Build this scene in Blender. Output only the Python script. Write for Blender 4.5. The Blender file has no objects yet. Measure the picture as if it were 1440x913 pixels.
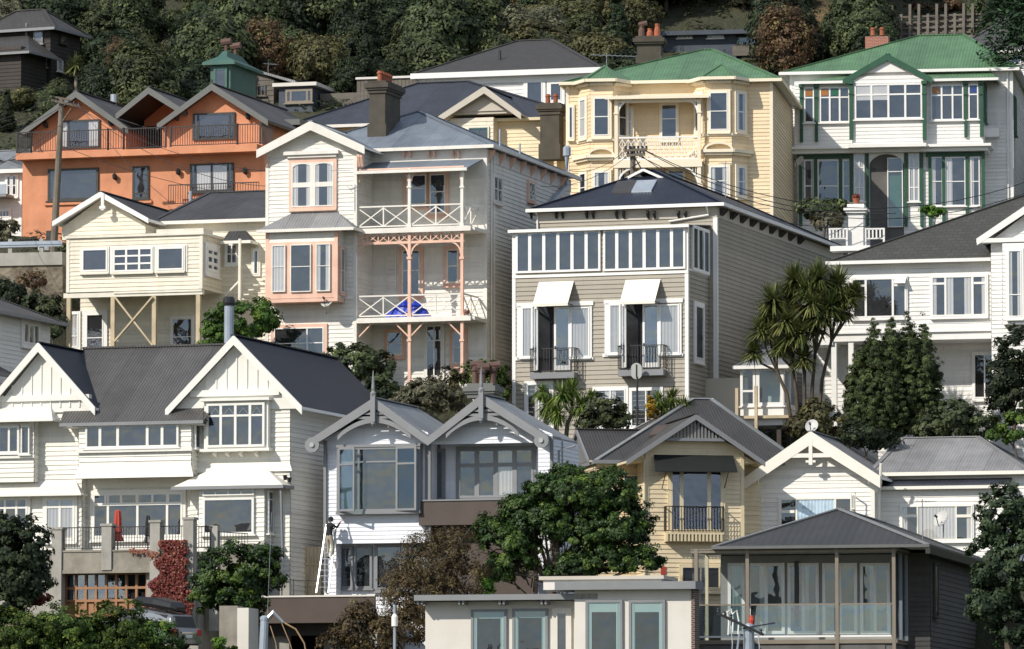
import bpy, math, random
import numpy as np
from math import sin, cos, tan, pi, radians as RAD, sqrt, atan, floor
from mathutils import Vector, Matrix
random.seed(7); RNG = np.random.default_rng(11)
SC = bpy.context.scene
COL = SC.collection
# ------------------------------------------------------------------ camera geometry (photo pixels 1440 x 913)
FPX, CX, CY, HOR = 7800.0, 720.0, 456.5, 1127.0
PITCH = atan((HOR - CY) / FPX)
def ray(px, py):
    x = (px - CX) / FPX; y = (CY - py) / FPX
    d1 = cos(PITCH) - y * sin(PITCH)
    return x / d1, (sin(PITCH) + y * cos(PITCH)) / d1
def P(px, py, Y):
    a, b = ray(px, py); return Vector((a * Y, Y, b * Y))
def hexc(h):
    h = h.lstrip('#'); o = []
    for i in (0, 2, 4):
        c = int(h[i:i + 2], 16) / 255
        o.append(c / 12.92 if c <= .04045 else ((c + .055) / 1.055) ** 2.4)
    return tuple(o)
# ------------------------------------------------------------------ materials
class NT:
    def __init__(s, name):
        s.m = bpy.data.materials.new(name); s.m.use_nodes = True
        s.t = s.m.node_tree; s.t.nodes.clear()
        s.out = s.t.nodes.new('ShaderNodeOutputMaterial')
    def n(s, typ, **kw):
        nd = s.t.nodes.new('ShaderNode' + typ)
        ins = kw.pop('ins', {})
        for k, v in kw.items(): setattr(nd, k, v)
        for k, v in ins.items(): s.set(nd, k, v)
        return nd
    def set(s, nd, k, v):
        if hasattr(v, 'is_linked') or hasattr(v, 'links'): s.t.links.new(v, nd.inputs[k])
        else: nd.inputs[k].default_value = v
    def math(s, op, a, b=None, c=None, clamp=False):
        nd = s.n('Math', operation=op, use_clamp=clamp); s.set(nd, 0, a)
        if b is not None: s.set(nd, 1, b)
        if c is not None: s.set(nd, 2, c)
        return nd.outputs[0]
    def mix(s, f, a, b, mode='MIX'):
        nd = s.n('MixRGB', blend_type=mode); s.set(nd, 0, f)
        s.set(nd, 1, a if not isinstance(a, tuple) else (*a, 1)); s.set(nd, 2, b if not isinstance(b, tuple) else (*b, 1))
        return nd.outputs[0]
    def noise(s, vec, scale, detail=4, rough=.55):
        nd = s.n('TexNoise', ins={'Scale': scale, 'Detail': detail, 'Roughness': rough})
        if vec is not None: s.t.links.new(vec, nd.inputs['Vector'])
        return nd.outputs[0]
    def mapping(s, vec, sc):
        nd = s.n('Mapping'); s.t.links.new(vec, nd.inputs[0]); nd.inputs['Scale'].default_value = sc
        return nd.outputs[0]
    def ramp(s, f, a, b):
        nd = s.n('MapRange', ins={1: a, 2: b, 3: 0.0, 4: 1.0}); s.set(nd, 0, f); return nd.outputs[0]
MATS = {}
def mat(name, col, rough=.6, var=.12, kind='paint', p=.18, dirt=.0, dirtcol=(.12, .10, .07), metal=0, bump=.15, spec=.5):
    """kind: paint | board | corr | tile | ledge | plain"""
    if isinstance(col, str): col = hexc(col)
    q = NT(name); tc = q.n('TexCoord'); ob = tc.outputs['Object']; uv = tc.outputs['UV']
    dark = tuple(c * (1 - var) for c in col); lite = tuple(min(.92, c * (1 + var * .6)) for c in col)
    nz = q.noise(ob, 1.3, 6)
    c = q.mix(q.ramp(nz, .32, .68), dark, lite)
    hgt = q.noise(ob, 14, 5); bs = bump; bd = .01
    sx = q.n('SeparateXYZ'); q.t.links.new(uv, sx.inputs[0]); U, V = sx.outputs[0], sx.outputs[1]
    if kind == 'board':
        wn = q.n('TexWhiteNoise', noise_dimensions='1D'); q.set(wn, 'W', q.math('FLOOR', q.math('DIVIDE', V, p)))
        g = q.math('MULTIPLY_ADD', wn.outputs[0], .16, .88)
        c = q.mix(1.0, c, g, 'MULTIPLY')
        st = q.noise(q.mapping(uv, (.5, 9, 1)), 2.0, 5)
        c = q.mix(q.math('MULTIPLY', q.ramp(st, .5, .8), .2), c, tuple(x * .70 for x in col))
        vs_ = q.noise(q.mapping(uv, (2.2, .22, 1)), 1.5, 6, .65); c = q.mix(q.math('MULTIPLY', q.ramp(vs_, .52, .8), .30), c, tuple(x * y for x, y in zip(col, (.62, .60, .55))))
        jn = q.n('TexWhiteNoise', noise_dimensions='1D'); rowi = q.math('FLOOR', q.math('DIVIDE', V, p)); q.set(jn, 'W', q.math('MULTIPLY', rowi, 3.7)); jx = q.math('FRACT', q.math('ADD', q.math('DIVIDE', U, 4.2), jn.outputs[0]))
        c = q.mix(q.math('MULTIPLY', q.math('LESS_THAN', jx, .008), .35), c, tuple(x * .5 for x in col))
    if kind == 'corr':
        w = q.math('SINE', q.math('MULTIPLY', U, 2 * pi / p)); hgt = w; bs = bump if bump != .15 else .8; bd = .025
        st = q.noise(q.mapping(uv, (3.0, .35, 1)), 1.6, 6)
        c = q.mix(q.math('MULTIPLY', q.ramp(st, .42, .75), .35), c, tuple(x * .62 for x in col))
        sn = q.n('TexWhiteNoise', noise_dimensions='1D'); q.set(sn, 'W', q.math('FLOOR', q.math('DIVIDE', U, p * 9))); c = q.mix(1.0, c, q.math('MULTIPLY_ADD', sn.outputs[0], .22, .86), 'MULTIPLY')
        big = q.noise(ob, .45, 5, .6); c = q.mix(q.math('MULTIPLY', q.ramp(big, .48, .72), .3), c, tuple(min(.9, x * 1.5 + .01) for x in col))
        sh = q.math('FRACT', q.math('DIVIDE', U, p * 9))
        c = q.mix(q.math('MULTIPLY', q.math('LESS_THAN', sh, .06), .3), c, tuple(x * .55 for x in col))
    if kind == 'tile':
        br = q.n('TexBrick', ins={'Scale': 1.0, 'Mortar Size': .025, 'Brick Width': p * 1.1, 'Row Height': p, 'Color1': (*col, 1), 'Color2': (*tuple(x * .7 for x in col), 1), 'Mortar': (*tuple(x * .45 for x in col), 1)})
        q.t.links.new(uv, br.inputs['Vector']); c = q.mix(.75, c, br.outputs[0])
        hgt = q.math('FRACT', q.math('DIVIDE', V, p)); hgt = q.math('SUBTRACT', 1.0, hgt); bs = .8; bd = .04
    if kind == 'stone':
        vo = q.n('TexVoronoi', ins={'Scale': 3.0}); q.t.links.new(q.mapping(ob, (1, 1, 1.7)), vo.inputs['Vector'])
        sv = q.n('SeparateXYZ'); q.t.links.new(vo.outputs['Color'], sv.inputs[0]); c = q.mix(1.0, c, q.math('MULTIPLY_ADD', sv.outputs[0], .7, .55), 'MULTIPLY'); hgt = vo.outputs['Distance']; bs = .6; bd = .05
    if kind == 'brick':
        br = q.n('TexBrick', ins={'Scale': 1.0, 'Mortar Size': .012, 'Brick Width': .23, 'Row Height': .085, 'Color1': (*col, 1), 'Color2': (*tuple(x * .7 for x in col), 1), 'Mortar': (.35, .32, .28, 1)})
        q.t.links.new(uv, br.inputs['Vector']); c = q.mix(.8, c, br.outputs[0])
    if dirt:
        dn = q.noise(q.mapping(ob, (1.6, 1.6, .45)), 1.1, 7, .65)
        c = q.mix(q.math('MULTIPLY', q.ramp(dn, .52, .78), dirt), c, dirtcol)
    b = q.n('Bump', ins={'Strength': bs, 'Distance': bd}); q.set(b, 'Height', hgt)
    bs_ = q.n('BsdfPrincipled', ins={'Roughness': rough, 'Metallic': metal, 'Specular IOR Level': spec})
    q.set(bs_, 'Base Color', c); q.set(bs_, 'Normal', b.outputs[0])
    q.t.links.new(bs_.outputs[0], q.out.inputs[0]); MATS[name] = q.m; return q.m
def glassmat(name, tint=(1, 1, 1), lo=.07, gain=1.8, rough=.02, wave=.12):
    q = NT(name); tc = q.n('TexCoord')
    nz = q.noise(tc.outputs['Object'], .7, 2)
    b = q.n('Bump', ins={'Strength': wave, 'Distance': .3}); q.set(b, 'Height', nz)
    lw = q.n('LayerWeight', ins={'Blend': .5}); f = q.math('MULTIPLY_ADD', q.math('POWER', lw.outputs['Facing'], 5.0), .9, lo + .04 * gain, clamp=True)
    tr = q.n('BsdfTransparent', ins={0: (*tint, 1)}); gl = q.n('BsdfGlossy', ins={'Roughness': rough, 'Color': (.74, .84, 1, 1)}); q.set(gl, 'Normal', b.outputs[0])
    mx = q.n('MixShader'); q.set(mx, 0, f); q.t.links.new(tr.outputs[0], mx.inputs[1]); q.t.links.new(gl.outputs[0], mx.inputs[2])
    q.t.links.new(mx.outputs[0], q.out.inputs[0]); MATS[name] = q.m
def leafmat(name, c0, c1, c2, rough=.6, trans=.3, spec=.25):
    q = NT(name); tc = q.n('TexCoord'); sx = q.n('SeparateXYZ'); q.t.links.new(tc.outputs['UV'], sx.inputs[0])
    cr = q.n('ValToRGB'); q.t.links.new(sx.outputs[0], cr.inputs[0]); e = cr.color_ramp.elements
    e[0].color = (*hexc(c0), 1); e[1].color = (*hexc(c2), 1); e.new(.5).color = (*hexc(c1), 1)
    oi = q.n('ObjectInfo'); hs = q.n('HueSaturation'); q.t.links.new(cr.outputs[0], hs.inputs['Color'])
    q.set(hs, 'Value', q.math('MULTIPLY_ADD', oi.outputs['Random'], .5, .75)); q.set(hs, 'Hue', q.math('MULTIPLY_ADD', oi.outputs['Random'], .03, .485))
    bs = q.n('BsdfPrincipled', ins={'Roughness': rough, 'Specular IOR Level': spec}); q.set(bs, 'Base Color', hs.outputs[0])
    tl = q.n('BsdfTranslucent'); q.set(tl, 0, hs.outputs[0])
    mx = q.n('MixShader', ins={0: trans}); q.t.links.new(bs.outputs[0], mx.inputs[1]); q.t.links.new(tl.outputs[0], mx.inputs[2])
    q.t.links.new(mx.outputs[0], q.out.inputs[0]); MATS[name] = q.m
def m_(x): return MATS[x] if isinstance(x, str) else x
# ------------------------------------------------------------------ mesh builder
class MB:
    def __init__(s): s.v = []; s.f = []; s.uv = []; s.m = []
    def face(s, pts, m=0, uv=None):
        pts = [Vector(p) for p in pts]
        if uv is None:
            e1 = (pts[1] - pts[0]).normalized(); nn = Vector((0, 0, 0))
            for i in range(1, len(pts) - 1): nn += (pts[i] - pts[0]).cross(pts[i + 1] - pts[0])
            e2 = nn.normalized().cross(e1)
            uv = [((p - pts[0]).dot(e1), (p - pts[0]).dot(e2)) for p in pts]
        i0 = len(s.v); s.v += [tuple(p) for p in pts]; s.f.append(tuple(range(i0, i0 + len(pts)))); s.uv += uv; s.m.append(m)
    def hexa(s, p, m=0):  # 8 pts: bottom 4 ccw, top 4 ccw
        for q in ((3, 2, 1, 0), (4, 5, 6, 7), (0, 1, 5, 4), (1, 2, 6, 5), (2, 3, 7, 6), (3, 0, 4, 7)): s.face([p[i] for i in q], m)
    def box(s, x0, x1, y0, y1, z0, z1, m=0):
        s.hexa([(x0, y0, z0), (x1, y0, z0), (x1, y1, z0), (x0, y1, z0), (x0, y0, z1), (x1, y0, z1), (x1, y1, z1), (x0, y1, z1)], m)
    def wbox(s, W, a0, a1, b0, b1, z0, z1, m=0):  # b outwards
        s.hexa([W.pt(a0, b1, z0), W.pt(a1, b1, z0), W.pt(a1, b0, z0), W.pt(a0, b0, z0), W.pt(a0, b1, z1), W.pt(a1, b1, z1), W.pt(a1, b0, z1), W.pt(a0, b0, z1)], m)
    def bar(s, p, q, w, h=None, m=0, up=(0, 0, 1)):
        h = h or w; p = Vector(p); q = Vector(q); d = (q - p).normalized(); up = Vector(up)
        if abs(d.dot(up)) > .98: up = Vector((0, 1, 0))
        a = d.cross(up).normalized(); b = a.cross(d)
        a *= w / 2; b *= h / 2
        s.hexa([p - a - b, p + a - b, q + a - b, q - a - b, p - a + b, p + a + b, q + a + b, q - a + b], m)
    def wprism(s, W, poly, b0, b1, m=0):
        n = len(poly); s.face([W.pt(a, b1, z) for a, z in poly], m); s.face([W.pt(a, b0, z) for a, z in reversed(poly)], m)
        for i in range(n):
            (a, z), (c, w) = poly[i], poly[(i + 1) % n]
            s.face([W.pt(a, b0, z), W.pt(c, b0, w), W.pt(c, b1, w), W.pt(a, b1, z)], m)
    def tube(s, pts, r, n=6, m=0, cap=True):
        pts = [Vector(p) for p in pts]; rs = r if isinstance(r, (list, tuple)) else [r] * len(pts); rings = []
        for i, p in enumerate(pts):
            d = (pts[min(i + 1, len(pts) - 1)] - pts[max(i - 1, 0)]).normalized()
            up = Vector((0, 0, 1)) if abs(d.z) < .9 else Vector((0, 1, 0))
            a = d.cross(up).normalized(); b = d.cross(a)
            rings.append([p + (a * cos(2 * pi * k / n) + b * sin(2 * pi * k / n)) * rs[i] for k in range(n)])
        for i in range(len(rings) - 1):
            for k in range(n): s.face([rings[i][k], rings[i + 1][k], rings[i + 1][(k + 1) % n], rings[i][(k + 1) % n]], m)
        if cap: s.face(rings[0], m); s.face(rings[-1][::-1], m)
    def lathe(s, c, prof, n=12, m=0):  # prof [(r,z)]
        c = Vector(c); R = [[c + Vector((r * cos(2 * pi * k / n), r * sin(2 * pi * k / n), z)) for k in range(n)] for r, z in prof]
        for i in range(len(R) - 1):
            for k in range(n): s.face([R[i][k], R[i][(k + 1) % n], R[i + 1][(k + 1) % n], R[i + 1][k]], m)
        s.face(R[0][::-1], m); s.face(R[-1], m)
def mesh_obj(name, me, parent=None):
    o = bpy.data.objects.new(name, me); COL.objects.link(o)
    if parent is not None: o.parent = parent
    return o
def obj(name, mb, mats, parent=None, smooth=False, merge=False, bevel=0):
    if not mb.f: return None
    me = bpy.data.meshes.new(name); me.from_pydata(mb.v, [], mb.f)
    uvl = me.uv_layers.new(name='UVMap'); uvl.data.foreach_set('uv', [c for t in mb.uv for c in t])
    mats = mats if isinstance(mats, (list, tuple)) else [mats]
    for x in mats: me.materials.append(m_(x))
    if len(mats) > 1: me.polygons.foreach_set('material_index', mb.m)
    if smooth: me.polygons.foreach_set('use_smooth', [True] * len(mb.f))
    if merge:
        import bmesh
        b = bmesh.new(); b.from_mesh(me); bmesh.ops.remove_doubles(b, verts=b.verts, dist=1e-4); b.to_mesh(me); b.free()
    me.update(); return mesh_obj(name, me, parent)
def tag(o, label=None, cat=None, group=None, kind=None):
    if label: o['label'] = label
    if cat: o['category'] = cat
    if group: o['group'] = group
    if kind: o['kind'] = kind
    return o
def empty(name, loc, label, cat, rz=0, group=None):
    o = bpy.data.objects.new(name, None); COL.objects.link(o); o.location = loc; o.rotation_euler = (0, 0, rz); o.empty_display_size = .5
    return tag(o, label, cat, group)
# ------------------------------------------------------------------ house frames
PADS = []
class Wall:
    """wall frame in a house: a runs along the wall, b outwards, z up."""
    def __init__(s, H, u, v, ang=0):
        s.H = H; s.u = u; s.v = v; c, n = cos(RAD(ang)), sin(RAD(ang)); s.al = (c, n); s.out = (n, -c)
    def pt(s, a, b, z): return Vector((s.u + a * s.al[0] + b * s.out[0], s.v + a * s.al[1] + b * s.out[1], z))
    def px(s, x, y, b=0):
        H = s.H; rx, rz = ray(x, y); o = H.loc; c, n = cos(H.th), sin(H.th)
        # local = R(+th) (world - o): u = c*X - n*Y, v = n*X + c*Y  (root turned by -th)
        d = (c * rx - n, n * rx + c); q = (-(c * o.x - n * o.y), -(n * o.x + c * o.y))
        p0 = s.pt(0, b, 0)
        num = (p0.x - q[0]) * s.out[0] + (p0.y - q[1]) * s.out[1]; den = d[0] * s.out[0] + d[1] * s.out[1]
        t = num / den; u, v = q[0] + d[0] * t, q[1] + d[1] * t
        return (u - s.u) * s.al[0] + (v - s.v) * s.al[1], rz * t - o.z
    def r(s, x0, y0, x1, y1, b=0):
        xm, ym = (x0 + x1) / 2, (y0 + y1) / 2
        a0 = s.px(x0, ym, b)[0]; a1 = s.px(x1, ym, b)[0]
        return min(a0, a1), max(a0, a1), s.px(xm, y1, b)[1], s.px(xm, y0, b)[1]
    def z(s, x, y, b=0): return s.px(x, y, b)[1]
    def a(s, x, y, b=0): return s.px(x, y, b)[0]
    def sub(s, a, b=0, ang=0):
        p = s.pt(a, b, 0); base = math.degrees(math.atan2(s.al[1], s.al[0])); return Wall(s.H, p.x, p.y, base + ang)
class House:
    def __init__(s, name, label, cat, x, y, Y, th, group=None):
        s.loc = P(x, y, Y); s.th = RAD(th); s.root = tag(empty(name, s.loc, label, cat, -s.th, group), kind='thing'); s.F = Wall(s, 0, 0, 0)
    def W(s, u, v, ang=0): return Wall(s, u, v, ang)
    def pad(s, u0, u1, v0, v1, z): PADS.append((s.loc.copy(), s.th, u0, u1, v0, v1, z + s.loc.z))
def clip(poly, z0, z1):
    def cut(pl, zc, keep):
        o = []
        for i in range(len(pl)):
            p, q = pl[i], pl[(i + 1) % len(pl)]; ip, iq = keep(p[1]), keep(q[1])
            if ip: o.append(p)
            if ip != iq: t = (zc - p[1]) / (q[1] - p[1]); o.append((p[0] + t * (q[0] - p[0]), zc))
        return o
    pl = cut(poly, z0, lambda z: z >= z0 - 1e-9)
    return cut(pl, z1, lambda z: z <= z1 + 1e-9) if len(pl) > 2 else []
def boards(mb, W, poly, bh=.18, lip=.03, b=.004, m=0):
    zs = [z for a, z in poly]; lo, hi = min(zs), max(zs); n = max(1, int(math.ceil((hi - lo) / bh)))
    for i in range(n):
        z0, z1 = lo + i * bh, min(hi, lo + (i + 1) * bh)
        if z1 - z0 < .01: continue
        pl = clip(poly, z0, z1)
        if len(pl) < 3: continue
        f = lambda z: b + lip * (z1 - z) / bh
        mb.face([W.pt(a, f(z), z) for a, z in pl], m, [(a, z + i * 0) for a, z in pl])
        bot = [p for p in pl if p[1] < z0 + 1e-4]
        if len(bot) >= 2:
            a0, a1 = min(p[0] for p in bot), max(p[0] for p in bot)
            mb.face([W.pt(a0, b - .003, z0), W.pt(a1, b - .003, z0), W.pt(a1, f(z0), z0), W.pt(a0, f(z0), z0)], m, [(a0, z0)] * 4)
def rectp(a0, a1, z0, z1): return [(a0, z0), (a1, z0), (a1, z1), (a0, z1)]
def block(W, a0, a1, z0, z1, depth, m, bh=.18, lip=.03, gab=None, sides='LR', corner=None, name='wall', parent=None, cw=.12):
    """a boarded volume behind wall frame W; gab = apex height adds a front gable."""
    H = W.H; mb = MB(); poly = rectp(a0, a1, z0, z1)
    mb.wprism(W, poly, -depth, 0)
    if gab:
        gp = [(a0, z1), (a1, z1), ((a0 + a1) / 2, gab)]; mb.wprism(W, gp, -depth, 0); fp = [(a0, z0), (a1, z0), (a1, z1), ((a0 + a1) / 2, gab), (a0, z1)]
    else: fp = poly
    if bh:
        boards(mb, W, fp, bh, lip)
        if 'R' in sides: boards(mb, W.sub(a1, 0, 90), rectp(0, depth, z0, z1), bh, lip)
        if 'L' in sides: boards(mb, W.sub(a0, -depth, -90), rectp(0, depth, z0, z1), bh, lip)
    o = obj(name, mb, m, parent or H.root)
    if corner:
        l = lip + .012
        for a, s in ((a0, -1), (a1, 1)):
            c = MB(); c.wbox(W, *((a - l, a + cw) if s < 0 else (a - cw, a + l)), -cw, l + .003, z0, z1 - .02)
            obj('corner_board', c, corner, o)
    return o
# ------------------------------------------------------------------ windows, doors
def win(W, rect, cols=(1,), rows=(1,), fm='white', tm=None, tw=.1, fw=.055, mw=None, b=.0, sill=True, cur='', parent=None, name='window', metric=False, gl='glass', back='room_shade', cm='curtain', proud=.0, label=None, arch=0, cw=.28):
    a0, a1, z0, z1 = rect if metric else W.r(*rect, b)
    H = W.H; mw = mw or fw; mb = MB(); d = .105 + proud
    if tm:
        for q in ((a0 - tw, a0, z0 - tw, z1 + tw), (a1, a1 + tw, z0 - tw, z1 + tw), (a0, a1, z1, z1 + tw), (a0, a1, z0 - tw, z0)):
            mb.wbox(W, q[0], q[1], b, b + d - .02, q[2], q[3], 1)
    for q in ((a0, a0 + fw, z0, z1), (a1 - fw, a1, z0, z1), (a0 + fw, a1 - fw, z1 - fw, z1), (a0 + fw, a1 - fw, z0, z0 + fw)):
        mb.wbox(W, q[0], q[1], b + .002, b + d, q[2], q[3], 0)
    tot = sum(cols); x = a0; xs = [a0]
    for c in cols: x += c / tot * (a1 - a0); xs.append(x)
    tot = sum(rows); y = z1; ys = [z1]
    for c in rows: y -= c / tot * (z1 - z0); ys.append(y)
    for x in xs[1:-1]: mb.wbox(W, x - mw / 2, x + mw / 2, b + .002, b + d - .004, z0 + fw, z1 - fw)
    for y in ys[1:-1]: mb.wbox(W, a0 + fw, a1 - fw, b + .002, b + d - .012, y - mw * .4, y + mw * .4)
    if arch:  # curved heads in the upper corners of each pane
        for i in range(len(xs) - 1):
            l, r = xs[i] + fw * .5, xs[i + 1] - fw * .5; hw = (r - l) / 2; N = 8
            for k in range(N):
                t0, t1 = k / N * pi, (k + 1) / N * pi
                p = [((l + r) / 2 - hw * cos(t), z1 - fw - arch + arch * sin(t)) for t in (t0, t1)]
                mb.wprism(W, [(p[0][0], p[0][1]), (p[1][0], p[1][1]), (p[1][0], z1 - fw * .9), (p[0][0], z1 - fw * .9)], b + .085, b + d - .006)
    if sill: mb.wbox(W, a0 - tw * .9, a1 + tw * .9, b, b + d + .06, z0 - .07 - (tw if tm else 0), z0 - .003 - (tw if tm else 0), 1 if tm else 0)
    f = obj(name, mb, [fm, tm or fm], parent or H.root)
    if label: f['label'] = label
    if back:
        g = MB(); g.face([W.pt(a0 + .01, b + .036, z0 + .01), W.pt(a1 - .01, b + .036, z0 + .01), W.pt(a1 - .01, b + .036, z1 - .01), W.pt(a0 + .01, b + .036, z1 - .01)]); obj('shade_board', g, back, f)  # flat sheet, its dark colour standing in for the shade of the room
    g = MB(); g.face([W.pt(a0 + .01, b + .085, z0 + .01), W.pt(a1 - .01, b + .085, z0 + .01), W.pt(a1 - .01, b + .085, z1 - .01), W.pt(a0 + .01, b + .085, z1 - .01)]); obj('glass_pane', g, gl, f)
    cb = MB()
    for i, c in enumerate(cur[:len(cols)]):
        l, r = xs[i] + .03, xs[i + 1] - .03; w = r - l; t, bt = z1 - fw, z0 + fw
        sp = {'L': [(l, l + w * .35)], 'R': [(r - w * .35, r)], 'B': [(l, l + w * cw), (r - w * cw * 1.07, r)], 'F': [(l, r)], 'T': [(l, r)], '-': []}.get(c, [])
        if c == 'T': bt = t - (t - bt) * .45
        for (p, q_) in sp:
            n = max(4, int((q_ - p) / .045)); ph = random.random() * 6
            for k in range(n):
                A, B = p + (q_ - p) * k / n, p + (q_ - p) * (k + 1) / n
                oa, ob_ = (b + .058 + .014 * sin(ph + k_ * 1.9) * (c != 'T') for k_ in (k, k + 1))
                cb.face([W.pt(A, oa, bt), W.pt(B, ob_, bt), W.pt(B, ob_, t), W.pt(A, oa, t)])
    if cb.f: obj('curtain', cb, cm, f, smooth=False)
    return f
# ------------------------------------------------------------------ roofs
def roof_edge(mb, p, q, w=.1, h=.16, m=0): mb.bar(p, q, w, h, m)
def hip(W, a0, a1, z, b0, b1, rise, m, gut='white', ridge='a', inset=None, name='roof', parent=None, cap=None, soff=None, fh=.16, r0=None, r1=None, sides='FRL'):
    """hip roof; eaves rectangle a0..a1, b0 (front, outwards) .. b1 (back, negative); ridge along 'a' or 'b'."""
    H = W.H; mb = MB(); p = lambda a, b, zz: W.pt(a, b, zz)
    if ridge == 'a':
        ins = inset if inset is not None else (b0 - b1) / 2; bm = (b0 + b1) / 2
        R0, R1 = p(a0 + (r0 if r0 is not None else ins), bm, z + rise), p(a1 - (r1 if r1 is not None else ins), bm, z + rise)
        mb.face([p(a0, b0, z), p(a1, b0, z), R1, R0]); mb.face([p(a1, b1, z), p(a0, b1, z), R0, R1])
        mb.face([p(a1, b0, z), p(a1, b1, z), R1]); mb.face([p(a0, b1, z), p(a0, b0, z), R0])
        hips = [(p(a0, b0, z), R0), (p(a0, b1, z), R0), (p(a1, b0, z), R1), (p(a1, b1, z), R1), (R0, R1)]
    else:
        ins = inset if inset is not None else (a1 - a0) / 2; am = (a0 + a1) / 2
        R0, R1 = p(am, b0 - (r0 if r0 is not None else ins), z + rise), p(am, b1 + (r1 if r1 is not None else ins), z + rise)
        mb.face([p(a0, b0, z), p(a1, b0, z), R0]); mb.face([p(a1, b1, z), p(a0, b1, z), R1])
        mb.face([p(a1, b0, z), p(a1, b1, z), R1, R0]); mb.face([p(a0, b1, z), p(a0, b0, z), R0, R1])
        hips = [(p(a0, b0, z), R0), (p(a1, b0, z), R0), (p(a0, b1, z), R1), (p(a1, b1, z), R1), (R0, R1)]
    mb.face([p(a0, b0, z - .01), p(a0, b1, z - .01), p(a1, b1, z - .01), p(a1, b0, z - .01)], 1)
    r = obj(name, mb, [m, soff or 'white'], parent or H.root)
    g = MB(); zz = z - fh / 2 + .03
    if 'F' in sides: g.wbox(W, a0 - .06, a1 + .06, b0 - .05, b0 + .08, zz - fh / 2, zz + fh / 2)
    if 'R' in sides: g.wbox(W, a1 - .05, a1 + .081, b1, b0 - .052, zz - fh / 2, zz + fh / 2)
    if 'L' in sides: g.wbox(W, a0 - .081, a0 + .05, b1, b0 - .052, zz - fh / 2, zz + fh / 2)
    obj('gutter', g, gut, r)
    c = MB(); up = Vector((0, 0, .02))
    for s, t in hips:
        if (t - s).length > .05: c.bar(s + up, t + up, .22, .05)
    obj('ridge_cap', c, cap or m, r)
    return r
def gable(W, a0, a1, z, rise, b0, b1, m, barge='white', th=.1, bw=.24, name='roof', parent=None, gut=None, under='white', apex=None, cap=None, bd=.06, hb=0):
    """gable roof, ridge along b; gable end faces out at b0."""
    H = W.H; mb = MB(); p = W.pt; am = apex if apex is not None else (a0 + a1) / 2; zr = z + rise
    br = b1 + hb
    mb.face([p(a1, b0, z), p(a1, b1, z), p(am, br, zr), p(am, b0, zr)]); mb.face([p(a0, b1, z), p(a0, b0, z), p(am, b0, zr), p(am, br, zr)])
    if hb: mb.face([p(a1, b1, z), p(a0, b1, z), p(am, br, zr)])
    mb.face([p(am, b0, zr - th), p(am, br, zr - th), p(a1, b1, z - th), p(a1, b0, z - th)], 1); mb.face([p(a0, b0, z - th), p(a0, b1, z - th), p(am, b1, zr - th), p(am, b0, zr - th)], 1)
    for a in (a0, a1): mb.face([p(a, b0, z - th), p(a, b1, z - th), p(a, b1, z), p(a, b0, z)], 1)
    r = obj(name, mb, [m, under], parent or H.root)
    g = MB(); s0 = (zr - z) / (am - a0); s1 = (zr - z) / (a1 - am)
    g.wprism(W, [(a0, z + .02), (a0, z - bw), (am, zr - bw * 1.15), (am, zr + .02)], b0 - .02, b0 + bd)
    g.wprism(W, [(am, zr + .02), (am, zr - bw * 1.15), (a1, z - bw), (a1, z + .02)], b0 - .02, b0 + bd)
    obj('bargeboard', g, barge, r)
    c = MB(); c.bar(p(am, b0 + .07, zr + .02), p(am, br, zr + .02), .24, .05); obj('ridge_cap', c, cap or m, r)
    if gut:
        q = MB(); q.wbox(W, a1 - .03, a1 + .1, b1, b0 - .1, z - .16, z + .0); q.wbox(W, a0 - .1, a0 + .03, b1, b0 - .1, z - .16, z + .0); obj('gutter', q, gut, r)
    return r
def lean(W, a0, a1, z0, z1, b0, b1, m, name='porch_roof', parent=None, gut='white', th=.06, cut=(0, 0), fh=.12):
    """lean-to roof: low front edge z0 at b0, high edge z1 at b1; cut hips the two ends at the top."""
    mb = MB(); p = W.pt
    t = [p(a0, b0, z0), p(a1, b0, z0), p(a1 - cut[1], b1, z1), p(a0 + cut[0], b1, z1)]; lo = [v - Vector((0, 0, th)) for v in t]
    mb.hexa(lo + t)
    if cut[1]: mb.face([p(a1, b0, z0), p(a1, b1, z0), p(a1 - cut[1], b1, z1)])
    if cut[0]: mb.face([p(a0, b1, z0), p(a0, b0, z0), p(a0 + cut[0], b1, z1)])
    r = obj(name, mb, m, parent or W.H.root)
    if gut:
        g = MB(); g.wbox(W, a0 - .03, a1 + .03, b0 - .04, b0 + .07, z0 - fh, z0 + .02)
        if cut[1]: g.wbox(W, a1 - .04, a1 + .07, b1, b0 - .042, z0 - fh, z0 + .02)
        obj('gutter', g, gut, r)
    return r
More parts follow.
